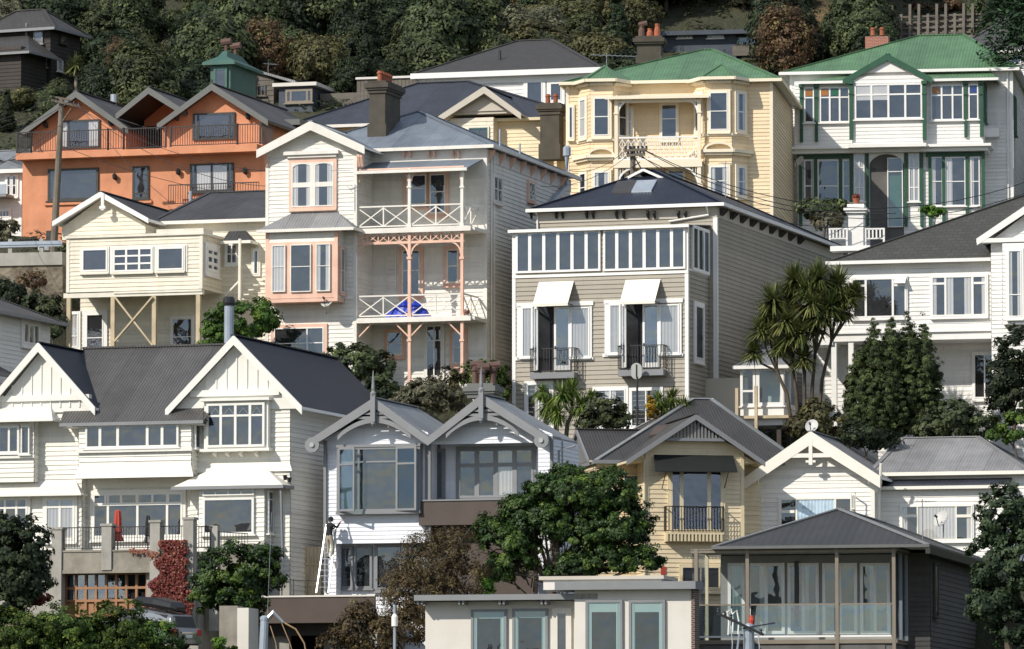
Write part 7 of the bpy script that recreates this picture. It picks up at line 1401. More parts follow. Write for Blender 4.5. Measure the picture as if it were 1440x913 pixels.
def yagi(label, px, py, Y, h, L, az, n=9, el=.7):
    c = P(px, py, Y); R = empty('television_aerial', c - Vector((0, 0, h)), label, 'aerial', 0); d = Vector((cos(RAD(az)), sin(RAD(az)), 0)); s = Vector((-d.y, d.x, 0)); mb = MB(); mb.tube([(0, 0, -.6), (0, 0, h + .1)], .022, 6); obj('mast', mb, 'steel', R)
    mb = MB(); o = Vector((0, 0, h)); mb.bar(o - d * L * .35, o + d * L * .65, .025)
    for i in range(n): p = o + d * L * (-.33 + i / (n - 1) * .96); mb.bar(p - s * el * (1 - i * .04) / 2, p + s * el * (1 - i * .04) / 2, .016)
    obj('antenna', mb, 'steel', R)
def wire(pts, r=.012, sag=.6):
    p, q = pts; mb = MB(); n = 14; mb.tube([p.lerp(q, i / n) - Vector((0, 0, sag * 4 * (i / n) * (1 - i / n))) for i in range(n + 1)], r, 4, cap=False); return mb
def furniture():
    # utility pole at left
    Y = 281; b = P(74, 356, Y); R = empty('utility_pole', b, 'tall leaning timber utility pole with a cross-arm in front of the orange house', 'utility pole'); top = P(87, 140, Y) - b
    mb = MB(); mb.tube([(-.05, 0, -2), top * .5 + Vector((.02, 0, 0)), top], [.2, .17, .13], 10); obj('pole', mb, 'pole_wood', R)
    mb = MB(); l, r = P(72, 141, Y - .2) - b, P(112, 150, Y - .2) - b; mb.bar(l, r, .11, .12); mb.bar(P(100, 152, Y - .2) - b, P(88, 170, Y - .1) - b, .04); l2, r2 = P(78, 137, Y + .3) - b, P(100, 141, Y + .3) - b; mb.bar(l2, r2, .1, .1); ca = obj('cross_arm', mb, 'pole_wood', R)
    for x, y in ((73, 138), (80, 140), (97, 143.5), (104, 145), (111, 147)): mb = MB(); mb.lathe(P(x, y, Y - .2) - b, [(.03, -.12), (.06, -.02), (.045, .02), (.06, .05), (.03, .1)], 8); obj('insulator', mb, 'dark_iron', ca)
    for i, (p, q, s) in enumerate(((P(73, 137, Y - .2), P(-90, 176, 268), .5), (P(80, 139, Y - .2), P(-90, 196, 268), .5), (P(97, 143, Y - .2), P(-90, 214, 270), .5), (P(110, 147, Y - .2), P(236, 282, 266), .3), (P(104, 145, Y - .2), P(374, 262, 263), .9), (P(97, 143, Y - .2), P(500, 236, 262), 1.4), (P(86, 205, Y), P(700, 268, 263), 1.6), (P(86, 175, Y), P(-90, 268, 266), .4))):
        tag(obj('power_line', wire((p, q), .014, s), 'dark_iron'), ('thin dark cable running left from the cross-arm of the tall timber pole' if q.x < -25 else 'thin dark cable running right from the tall timber pole across the orange house'), 'cable', 'cables on the tall timber pole')
    # pole behind the tan house
    Y = 279; b = P(890, 268, Y); R = empty('utility_pole', b, 'dark timber pole head crowded with insulators behind the tan house roof', 'utility pole'); mb = MB(); mb.tube([(0, 0, -9), (0, 0, (P(890, 206, Y) - b).z)], .14, 8); obj('pole', mb, 'pole_wood', R)
    for k, (x0, x1, y) in enumerate(((879, 910, 211), (882, 906, 218))):
        mb = MB(); mb.bar(P(x0, y + 1, Y - .2) - b, P(x1, y - 1, Y - .2) - b, .12, .12); ca = obj('cross_arm', mb, 'pole_wood', R)
        for j in range(6): mb = MB(); mb.lathe(P(x0 + 1 + j * (x1 - x0 - 2) / 5, y - 2, Y - .2) - b, [(.03, -.1), (.07, .0), (.05, .04), (.07, .08), (.03, .14)], 8); obj('insulator', mb, 'dark_iron', ca)
    mb = MB(); mb.bar(P(893, 222, Y - .2) - b, P(903, 240, Y - .2) - b, .06); mb.bar(P(888, 236, Y - .2) - b, P(900, 228, Y - .2) - b, .05); obj('stay', mb, 'dark_iron', R)
    for p, q, s in ((P(905, 211, Y), P(1260, 300, 272), 1.0), (P(908, 212, Y), P(1460, 250, 282), 2.2), (P(900, 218, Y), P(1220, 318, 272), 1.2), (P(898, 219, Y), P(1470, 262, 284), 2.4), (P(880, 211, Y), P(800, 240, 268), .4), (P(884, 218, Y), P(760, 262, 262), .5)): tag(obj('power_line', wire((p, q), .02 if q.x > 5 else .014, s), 'dark_iron'), 'dark cable strung from the pole behind the tan house ' + ('towards the right' if q.x > 5 else 'towards the peach villa'), 'cable', 'cables on the pole behind the tan house')
    # bottom right pole head
    Y = 206; b = P(1053, 940, Y); R = empty('utility_pole', b, 'grey pole with a slanting cross-arm and red cap before the glass porch house', 'utility pole'); mb = MB(); mb.tube([(0, 0, -6), P(1053, 882, Y) - b], [.24, .2], 12); mb.lathe(P(1053, 882, Y) - b, [(.22, 0), (.2, .08), (.1, .14)], 12); obj('pole', mb, 'galv', R)
    mb = MB(); mb.lathe(P(1057, 876, Y) - b, [(.07, -.2), (.1, 0), (.12, .1), (.06, .28)], 10); obj('cap', mb, 'red_cloth', R); mb = MB(); mb.bar(P(1008, 862, Y - .3) - b, P(1074, 893, Y - .3) - b, .08, .1); mb.bar(P(1044, 884, Y - .2) - b, P(1090, 876, Y - .2) - b, .05); ca = obj('cross_arm', mb, 'dark_iron', R)
    for x, y in ((1010, 861), (1019, 865), (1028, 869), (1070, 890)): mb = MB(); mb.lathe(P(x, y, Y - .3) - b, [(.025, -.05), (.06, .02), (.04, .06), (.06, .1), (.02, .16)], 8); obj('insulator', mb, 'dark_iron', ca)
    mb = MB(); [mb.tube([P(x, y, Y - .3) - b, P(x + 2, y + 25, Y - .35) - b, P(x - 1, 950, Y - .3) - b], .025, 5) for x, y in ((1028, 880), (1066, 886))]; mb.tube([P(1040, 890, Y - .3) - b, P(1032, 950, Y - .3) - b], .04, 6); obj('service_cable', mb, 'galv', R)
    for q in ((1016, 865), (1022, 862), (1030, 864)): mb = MB(); [mb.tube([P(q[0], q[1], Y - .3), P(q[0] + 6, q[1] - 6, Y - .3), P(q[0] + 9, q[1] + 10, Y - .3), P(q[0] + 8, q[1] + 28, Y - .3)], .03, 6)]; obj('cable_loop', mb, 'white', None) and None
    for o in [o for o in COL.objects if o.name.startswith('cable_loop')]: o.parent = R; o.location = -b
    # silver mast with cables
    Y = 203; b = P(362, 950, Y); R = empty('street_light', b, 'silver street pole with a bracket head and loose cables at the bottom', 'street light'); mb = MB(); mb.tube([(0, 0, -4), P(372, 872, Y) - b], [.2, .15], 12); mb.lathe(P(372, 872, Y) - b, [(.17, 0), (.17, .1), (.08, .16)], 12); obj('pole', mb, 'galv', R)
    mb = MB(); mb.tube([P(371, 876, Y) - b, P(384, 862, Y) - b, P(398, 876, Y) - b], [.1, .12, .06], 8); obj('bracket_head', mb, 'steel', R); mb = MB(); mb.tube([P(380, 880, Y) - b, P(388, 905, Y) - b, P(392, 950, Y) - b], .02, 5); mb.tube([P(396, 876, Y) - b, P(408, 905, Y) - b, P(420, 950, Y) - b], .02, 5); mb.tube([P(398, 875, Y) - b, P(416, 885, Y) - b, P(428, 905, Y) - b, P(436, 950, Y) - b], .03, 5); obj('cable', mb, 'timber', R)
    mb = MB(); mb.tube([P(376, 868, Y) - b, P(382, 720, Y) - b], .008, 4); obj('thin_aerial', mb, 'steel', R)
    # small white marker post
    Y = 222; b = P(555, 925, Y); R = empty('marker_post', b, 'thin pole with a white plastic guard in front of the brown bush', 'pole'); mb = MB(); mb.tube([(0, 0, -1), P(555, 852, Y) - b, P(551, 848, Y) - b], .06, 8); obj('pole', mb, 'galv', R); mb = MB(); mb.lathe(P(555, 878, Y) - b, [(.13, -.08), (.13, .3), (.06, .42)], 10); obj('guard', mb, 'white', R)
    # road sign seen from behind
    Y = 255; b = P(896, 600, Y); R = empty('road_sign', b, 'oblong road sign seen from behind on a dark post before the tan house', 'road sign'); mb = MB(); mb.tube([(0, 0, -1), P(896, 530, Y) - b], .05, 8); obj('post', mb, 'dark_iron', R); mb = MB(); c = P(895, 522, Y) - b; n = 20; o = [(c.x + .24 * max(-1, min(1, 1.25 * cos(t))) , c.z + .38 * sin(t)) for t in [2 * pi * i / n for i in range(n)]]
    pl = [(x, z) for x, z in o]; mb.face([(x, -.02, z) for x, z in pl]); mb.face([(x, .02, z) for x, z in reversed(pl)]); [mb.face([(pl[i][0], .02, pl[i][1]), (pl[(i + 1) % n][0], .02, pl[(i + 1) % n][1]), (pl[(i + 1) % n][0], -.02, pl[(i + 1) % n][1]), (pl[i][0], -.02, pl[i][1])]) for i in range(n)]; obj('plate', mb, 'dish_grey', R); mb = MB(); mb.bar((c.x, -.03, c.z - .3), (c.x, -.03, c.z + .3), .06, .02); obj('clamp_rail', mb, 'dark_iron', R)
    dish('grey satellite dish on the corner of the peach villa bay', 461, 424, 259.2, .33, -30, 30, (-.1, .9, -.5)); dish('white satellite dish on the black roof of the tan house', 936, 271, 262.5, .33, -40, 25, (.0, .2, -.5))
    dish('satellite dish high on the left wall of the green-trimmed villa', 1109, 145, 298, .34, -55, 30, (.5, .5, -.2)); dish('lower satellite dish on the left wall of the green-trimmed villa', 1125, 228, 296.3, .31, -55, 30, (.3, .7, -.3)); dish('satellite dish at the tip of the white cottage gable', 1142, 600, 246, .3, -20, 28, (0, .2, -.5)); dish('large satellite dish on the charcoal roof of the glass porch house', 1325, 731, 231, .36, -45, 28, (.05, .1, -.75))
    yagi('flat television aerial beside the chimney of the cream villa', 853, 78, 304, 2.2, 2.6, 15, 9, 1.1); yagi('television aerial on the charcoal roof of the glass porch house', 1297, 705, 230, 1.6, .9, 20, 6, .4); yagi('small television aerial above the weathered shed', 377, 90, 320, 1.0, .9, 30, 5, .5); yagi('television aerial on the wall corner of the peach villa', 475, 240, 259, .5, .9, -10, 5, .4); yagi('tall thin aerial on the right slope of the tan house roof', 1020, 230, 274, 3.0, .8, 20, 4, .6)
    # umbrella(s) on the deck
    D_ = Wall(LH, 0, -4.2); M = Matrix.Rotation(-LH.th, 3, 'Z')
    for x, y0, y1, m, lb, s in ((165.5, 719, 776, 'red_cloth', 'closed red patio umbrella on the deck of the ivory house', 1), (208, 727, 776, 'black_plastic', 'closed dark patio umbrella on the deck right of the red one', .75)):
        bb = -.9 if s == 1 else -1.6; p = D_.pt(D_.a(x, 760, bb), bb, 0); z1 = D_.z(x, y0, bb); z0 = D_.z(150, 776) + .0; w = LH.loc + M @ Vector((p.x, p.y, z0)); R = empty('patio_umbrella', w, lb, 'umbrella'); h = z1 - z0
        mb = MB(); mb.tube([(0, 0, 0), (0, 0, h)], .03, 8); mb.lathe((0, 0, 0), [(.25, 0), (.25, .06), (.05, .1)], 12); obj('pole', mb, 'dark_iron', R); mb = MB(); n = 16; prof = [(.05, 0), (.10, -.05), (.13, -.35), (.15, -.7), (.17, -.95), (.13, -1.0), (.24, -1.3), (.22, -1.32), (.03, -1.25)]
        Rg = [[Vector((r * (1 + .22 * (k % 2)) * cos(2 * pi * k / n), r * (1 + .22 * (k % 2)) * sin(2 * pi * k / n), h + .05 + z * h / 1.75)) for k in range(n)] for r, z in [(r * s, z) for r, z in prof]]
        for i in range(len(Rg) - 1):
            for k in range(n): mb.face([Rg[i][k], Rg[i][(k + 1) % n], Rg[i + 1][(k + 1) % n], Rg[i + 1][k]])
        obj('canopy', mb, m, R)
    # ladder and painter
    T = TV; F = T.F; foot = -1.5; mb = MB(); l0, l1 = F.pt(F.a(445, 832, 1.5), 1.5, F.z(445, 834, 1.5)), F.pt(F.a(462, 832, 1.3), 1.3, F.z(462, 834, 1.3)); t0, t1 = F.pt(F.a(459, 765, .35), .35, F.z(459, 738, .3)), F.pt(F.a(473, 765, .25), .25, F.z(473, 738, .25))
    mb.bar(l0, t0, .05, .08); mb.bar(l1, t1, .05, .08)
    mr_ = MB()
    for i in range(1, 12): mr_.bar(l0.lerp(t0, i / 12), l1.lerp(t1, i / 12), .035)
    R = empty('ladder', T.loc, 'aluminium ladder leaning against the white twin-gabled villa', 'ladder', -T.th); obj('rails', mb, 'alu', R); obj('rungs', mr_, 'alu', R)
    M = Matrix.Rotation(-T.th, 3, 'Z'); ft = T.loc + M @ F.pt(F.a(463, 785, .75), .75, F.z(463, 786, .75))
    person(ft); 
    mb = MB(); mb.lathe((0, 0, -.28), [(.1, 0), (.12, .26), (.125, .28)], 12); mb.tube([(-.12, 0, 0), (-.08, 0, .14), (.08, 0, .14), (.12, 0, 0)], .008, 4); o = obj('paint_bucket', mb, 'white'); o.location = T.loc + M @ F.pt(F.a(472, 792, .55), .55, F.z(472, 790, .55)); tag(o, 'small white paint pail hanging on the ladder', 'paint pail')
    # terrace garage below the twin villa
    G = House('garage', 'garage terrace with a brown parapet and dark opening below the twin-gabled villa', 'garage', 350, 880, 229, 17); W = G.F; a1 = W.a(527, 850); zt, zb = W.z(440, 838), W.z(440, 876)
    part(G, 'parapet', lambda m: m.wbox(W, 0, a1, -.15, 0, zb, zt - .05), 'brown_panel'); part(G, 'parapet_cap', lambda m: m.wbox(W, -.03, a1 + .03, -.2, .05, zt - .05, zt + .02), 'plaster'); part(G, 'terrace_slab', lambda m: m.wbox(W, 0, a1, -6, -.16, zb, zb + .3), 'concrete'); part(G, 'side_wall', lambda m: m.wbox(W, -.3, 0, -6, -.02, -4, zt - .3), 'concrete'); part(G, 'side_wall', lambda m: m.wbox(W, a1 - .3, a1, -6, -.3, -4, zb), 'concrete'); part(G, 'shade_board', lambda m: m.wbox(W, 0, a1, -5, -4.5, -4, zb), 'room_shade'); part(G, 'garage_beam', lambda m: m.wbox(W, .3, a1 - .3, -.8, -.6, zb - .5, zb), 'dark_board')  # the back board's dark colour paints the gloom in the opening
    G.pad(-.3, a1, -3, 6, -3)
    S = House('fence', 'raw timber board fence beside the ivory house end wall', 'fence', 405, 830, 233.5, 12); W = S.F; a1 = W.a(452, 800); part(S, 'boards', lambda m: [m.wbox(W, i * .16, i * .16 + .145, 0, .025, -1, W.z(430, 770) + .02 * (i % 3)) for i in range(int(a1 / .16))], 'raw_timber'); part(S, 'rail', lambda m: [m.wbox(W, 0, a1, .025, .08, z, z + .08) for z in (W.z(430, 795), W.z(430, 825))], 'raw_timber')
    S = House('wall', 'grey concrete wall between the planter bush and the raw timber fence', 'wall', 346, 850, 229.8, 10); W = S.F; a1 = W.a(407, 820); part(S, 'wall', lambda m: m.wbox(W, 0, a1, -.3, 0, -3, W.z(375, 813)), 'concrete'); part(S, 'hand_rail', lambda m: (m.bar(W.pt(a1 - .4, .1, W.z(400, 815)), W.pt(a1 + 1.4, .1, W.z(440, 818)), .03), [m.bar(W.pt(a1 - .4 + i * .6, .1, W.z(400, 850)), W.pt(a1 - .4 + i * .6, .1, W.z(400, 815)), .03) for i in range(4)]), 'dark_iron')
    S = House('planter', 'rough concrete planter column with a pale end post under the clipped bush', 'planter', 308, 940, 222.5, 12); W = S.F; a1 = W.a(334, 890); part(S, 'column', lambda m: m.wbox(W, 0, a1, -1.5, 0, -2, W.z(320, 852)), 'pebble_dash'); part(S, 'post', lambda m: m.wbox(W, a1 + .003, W.a(350, 890), -1.5, .06, -2, W.z(340, 855)), 'plaster')
    # stone wall, guard rail and iron fence at the left
    S = House('wall', 'old stone retaining wall with a concrete coping at the left edge', 'wall', -60, 420, 273, 12); W = S.F; a1 = W.a(88, 390); part(S, 'stone_face', lambda m: m.wbox(W, 0, a1, -1.2, 0, -2.5, W.z(20, 374)), 'old_stone'); part(S, 'coping', lambda m: m.wbox(W, -.1, a1, -1.3, .1, W.z(20, 374), W.z(20, 356)), 'concrete')
    S = House('guard_rail', 'metal guard rail on posts along the road above the stone wall', 'guard rail', -60, 355, 275, 12); W = S.F; a1 = W.a(88, 345); part(S, 'rail', lambda m: (m.wbox(W, 0, a1, 0, .06, W.z(20, 348), W.z(20, 340)), m.wbox(W, 0, a1, .06, .1, W.z(20, 345), W.z(20, 343))), 'galv'); [part(S, 'post', lambda m: m.wbox(W, W.a(x, 350) - .1, W.a(x, 350) + .1, -.2, 0, -1, W.z(x, 336)), 'concrete') for x in (-30, 14, 58)]
    S = House('fence', 'spiked iron fence in front of the orange house wall', 'fence', 28, 352, 284, 14); W = S.F; a1 = W.a(66, 340); part(S, 'bars', lambda m: ([m.wbox(W, i * .15, i * .15 + .025, 0, .025, -.3, W.z(45, 333)) for i in range(int(a1 / .15))], m.wbox(W, 0, a1, .03, .06, W.z(45, 338), W.z(45, 337))), 'dark_iron'); part(S, 'post', lambda m: m.wbox(W, a1, a1 + .25, -.1, .15, -.5, W.z(66, 325)), 'dark_frame')
    S = House('meter_box', 'small grey service box by the foot of the tall timber pole', 'service box', 60, 352, 280, 12); W = S.F; part(S, 'cabinet', lambda m: m.wbox(W, -.25, .3, -.3, 0, 0, W.z(60, 341)), 'dish_grey'); part(S, 'door', lambda m: m.wbox(W, -.2, .25, 0, .02, .05, W.z(60, 342) - .02), 'galv')
    # white gate pillar, pot and fence
    S = House('gate_pillar', 'white rendered gate pillar with a moulded cap below the green-trimmed villa', 'pillar', 1193, 340, 282, 10); W = S.F; a0, a1 = 0, W.a(1214, 320); zc = W.z(1204, 300); part(S, 'shaft', lambda m: m.wbox(W, a0, a1, -(a1), 0, -2, zc), 'white'); part(S, 'cap', lambda m: (m.wbox(W, -.12, a1 + .12, -a1 - .12, .12, zc, zc + .14), m.wbox(W, -.22, a1 + .22, -a1 - .22, .22, zc + .14, zc + .26), m.wbox(W, -.05, a1 + .05, -a1 - .05, .05, zc + .26, W.z(1204, 287))), 'white')
    c = P(1204, 287, 282.3); R = empty('flower_pot', c, 'terracotta pot of red flowers on the white gate pillar', 'flower pot'); mb = MB(); mb.lathe((0, 0, 0), [(.13, 0), (.19, .26), (.21, .3)], 12); obj('pot', mb, 'terracotta', R); bl = [((0, 0, .38), (.2, .2, .12))]; mesh_obj('flowers', crown_mesh('flowers', bl, 'leaf_red', leaf=.07, per=25, dens=300, cr=.08), R)
    for x0, x1, lb in ((1167, 1191, 'short white picket fence left of the gate pillar'), (1217, 1243, 'short white picket fence right of the gate pillar')):
        S = House('fence', lb, 'fence', x0, 338, 282, 10); W = S.F; a1 = W.a(x1, 330); rail(S, W.pt(0, 0, 0), W.pt(a1, 0, .0), W.z((x0 + x1) / 2, 322), 'white', 'pickets', step=.16, r=.04, top=.08); [part(S, 'post', lambda m: m.wbox(W, a - .05, a + .05, -.06, .06, -.3, W.z((x0 + x1) / 2, 321)), 'white') for a in (0, a1)]
    # blue tarpaulin on the veranda
    V = VIL; W = V.F; zf = W.z(575, 446); mb = MB(); n = 12; cx0, cx1 = W.a(545, 430, -.9), W.a(605, 430, -.9); g = [[W.pt(cx0 + (cx1 - cx0) * i / n, -.45 - .9 * j / 4, zf + .04 + (.92 * sin(pi * min(1, max(0, i / n))) ** .5 * (.85 + .15 * sin(i * 1.7)) * sin(pi * j / 4 * .98 + .02) if 0 < j < 4 else 0)) for j in range(5)] for i in range(n + 1)]
    for i in range(n):
        for j in range(4): mb.face([g[i][j], g[i + 1][j], g[i + 1][j + 1], g[i][j + 1]])
    o = obj('tarpaulin', mb, 'tarp'); o.location = V.loc; o.rotation_euler = (0, 0, -V.th); tag(o, 'blue tarpaulin covering furniture on the middle veranda of the peach villa', 'tarpaulin')
    mb = MB(); mb.lathe((0, 0, 0), [(.12, 0), (.18, .25), (.2, .3)], 10); o = obj('plant_pot', mb, 'terracotta'); o.location = V.loc + Matrix.Rotation(-V.th, 3, 'Z') @ W.pt(W.a(655, 440, -.9), -.9, zf + .02); tag(o, 'terracotta pot at the right end of the middle veranda', 'plant pot')
    mb = MB(); pts = [(.9 * 16 * sin(t) ** 3 / 16 * .32, (13 * cos(t) - 5 * cos(2 * t) - 2 * cos(3 * t) - cos(4 * t)) / 16 * .32) for t in [2 * pi * i / 24 for i in range(24)]]
    mb.face([(x, -.02, z) for x, z in pts]); mb.face([(x, .02, z) for x, z in reversed(pts)]); o = obj('heart_ornament', mb, 'red_cloth'); o.location = P(693, 499, 263.0); o.rotation_euler = (0, 0, RAD(30)); tag(o, 'dark red heart-shaped ornament on the side wall of the peach villa', 'ornament')
    # crib wall
    S = House('retaining_wall', 'timber lattice crib wall on the hillside above the green-trimmed villa', 'retaining wall', 1228, 66, 334, 8); W = S.F; a1 = W.a(1392, 40); z1 = W.z(1310, 12); part(S, 'earth_fill', lambda m: m.hexa([W.pt(0, 0, -2), W.pt(a1, 0, -2), W.pt(a1, -4, -2), W.pt(0, -4, -2), W.pt(0, -1.2, z1 - .8), W.pt(a1, -1.2, z1), W.pt(a1, -5, z1), W.pt(0, -5, z1 - .8)]), 'old_stone')
    lean_ = lambda z: .03 - 1.2 * (z + 2) / (z1 + 2); n = 13
    part(S, 'stretchers', lambda m: [m.bar(W.pt(0, lean_(z) + .06, z), W.pt(a1, lean_(z) + .06, z + .02 * k), .1, .11) for k, z in enumerate([-1 + i * .36 for i in range(int((z1 + 1) / .36))])], 'weathered'); part(S, 'headers', lambda m: [m.bar(W.pt(a1 * i / n, lean_(-2) + .14, -2), W.pt(a1 * i / n, lean_(z1) + .14, z1 + (.4 if i % 3 else -.2)), .16, .14) for i in range(n + 1)], 'weathered')
    shrub('dark green creeper patch hanging over the lattice crib wall', (1245, 66), [(1240, 50, 18, 20), (1232, 30, 12, 14)], 'leaf_dark', 333, leaf=.18, per=45, dens=16, cr=.4, trunk=True, tr=.06); shrub('dry brown shrub growing over the top of the lattice crib wall', (1320, 40), [(1290, 14, 30, 6), (1340, 8, 20, 6)], 'leaf_brown', 343, leaf=.16, per=40, dens=18, cr=.35, tr=.05, twigs=10)
    car()
def person(ft):
    R = empty('person', ft, 'person in a dark jacket, dark cap and khaki trousers on the ladder, painting the wall', 'person'); f = Vector((.72, .69, 0)); r = Vector((f.y, -f.x, 0)); u = Vector((0, 0, 1)); J = lambda a, b, c: f * a + r * b + u * c
    V = []; E = []; RD = []
    def add(p, rad, par=None): V.append(p); RD.append(rad); (E.append((par, len(V) - 1)) if par is not None else None); return len(V) - 1
    pel = add(J(-.02, 0, .93), .135); ws = add(J(0, 0, 1.08), .125, pel); ch = add(J(.03, 0, 1.28), .15, ws); ct = add(J(.04, 0, 1.40), .125, ch); nk = add(J(.06, 0, 1.49), .055, ct); hd = add(J(.09, 0, 1.58), .085, nk); h2 = add(J(.1, 0, 1.68), .082, hd)
    for s in (-1, 1):
        hp = add(J(0, s * .1, .87), .1, pel); kn = add(J(.05 + (.06 if s > 0 else 0), s * .11, .47 + (.03 if s > 0 else 0)), .068, hp); an = add(J(-.02 + (.05 if s > 0 else 0), s * .1, .09 + (.03 if s > 0 else 0)), .045, kn); add(J(.14, s * .11, .04), .04, an)
        sh = add(J(.04, s * .2, 1.39), .07, ct); e = add(J(.22 if s > 0 else .25, s * .24, 1.22 if s < 0 else 1.3), .05, sh); w = add(J(.44, s * .16, 1.30 if s < 0 else 1.50), .035, e); hn = add(J(.51, s * .14, 1.34 if s < 0 else 1.56), .034, w)
    me = bpy.data.meshes.new('body'); me.from_pydata([tuple(v) for v in V], E, []); o = bpy.data.objects.new('body', me); COL.objects.link(o); md = o.modifiers.new('s', 'SKIN'); o.modifiers.new('b', 'SUBSURF').levels = 2
    for i, d in enumerate(me.skin_vertices[0].data): d.radius = (RD[i], RD[i]); d.use_root = (i == 0)
    bpy.context.view_layer.update(); ev = o.evaluated_get(bpy.context.evaluated_depsgraph_get()); m2 = bpy.data.meshes.new_from_object(ev); bpy.data.objects.remove(o)
    for x in ('dark_knit', 'khaki', 'skin', 'black_plastic'): m2.materials.append(MATS[x])
    for p in m2.polygons:
        p.use_smooth = True; c = p.center; fa = c.dot(f); p.material_index = 3 if c.z < .085 else 1 if c.z < .96 and fa < .2 else 2 if (c.z > 1.50 and fa < .3) or fa > .42 else 0
    mesh_obj('body', m2, R)
    mb = MB()  # cap, hair
    n = 14; c = J(.085, 0, 1.645)
    for k in range(5):
        a0, a1 = pi / 2 * k / 5, pi / 2 * (k + 1) / 5
        for i in range(n):
            g = lambda a, t: c + (f * cos(t) * 1.08 + r * sin(t)) * .108 * cos(a) + u * .125 * sin(a)
            t0, t1 = 2 * pi * i / n, 2 * pi * (i + 1) / n; mb.face([g(a0, t0), g(a0, t1), g(a1, t1), g(a1, t0)])
    mb.hexa([c + f * .08 - r * .07, c + f * .2 - r * .05, c + f * .2 + r * .05, c + f * .08 + r * .07, c + f * .08 - r * .07 + u * .02, c + f * .2 - r * .05 + u * .01, c + f * .2 + r * .05 + u * .01, c + f * .08 + r * .07 + u * .02]); obj('cap', mb, 'dark_knit', R)
    mb = MB()
    for i in range(n):
        t0, t1 = 2 * pi * i / n, 2 * pi * (i + 1) / n
        if cos(t0) < .45: mb.face([c + (f * cos(t) * 1.05 + r * sin(t)) * .1 + u * z for t, z in ((t0, 0), (t1, 0), (t1, -.09), (t0, -.09))])
    obj('hair', mb, 'black_hair', R)
    mb = MB(); [mb.lathe(c + f * .1 + r * s * .035 - u * .03, [(.004, -.008), (.012, 0), (.004, .008)], 6) for s in (-1, 1)]; mb.hexa([c + f * (.1 + q) + r * s * .015 + u * z for z, q in ((-.085, .02), (-.04, .0)) for s, q in ((-1, q), (1, q), (.6, q + .02), (-.6, q + .02))]); obj('face', mb, 'skin', R)
    for s in (-1, 1):
        mb = MB(); w = J(.50, s * .14, 1.34 if s < 0 else 1.56); d = (f * .75 + u * .65).normalized(); q = r
        for k in range(4): b = w + q * (k - 1.5) * .02; L = (.075, .085, .08, .06)[k]; mb.tube([b, b + d * L * .55, b + d * L * .8 + f * L * .35], [.011, .01, .008], 6)
        mb.tube([w - q * s * .03, w - q * s * .06 + d * .03, w - q * s * .055 + d * .06 + f * .02], [.012, .011, .009], 6); obj('hand', mb, 'skin', R)
    b = J(.56, .14, 1.60); mb = MB(); mb.bar(b - u * .02, b + f * .1 + u * .06, .02, .02); mb.hexa([b + f * .09 + u * .05 + r * s * .03 + d for d in (Vector((0, 0, 0)), f * .05 + u * .07) for s in (-1, 1, 1, -1)]) if 0 else mb.bar(b + f * .1 + u * .06, b + f * .16 + u * .12, .06, .02); o = obj('paint_brush', mb, 'timber'); o.location = ft; tag(o, 'small paint brush in the raised hand of the painter', 'paint brush')
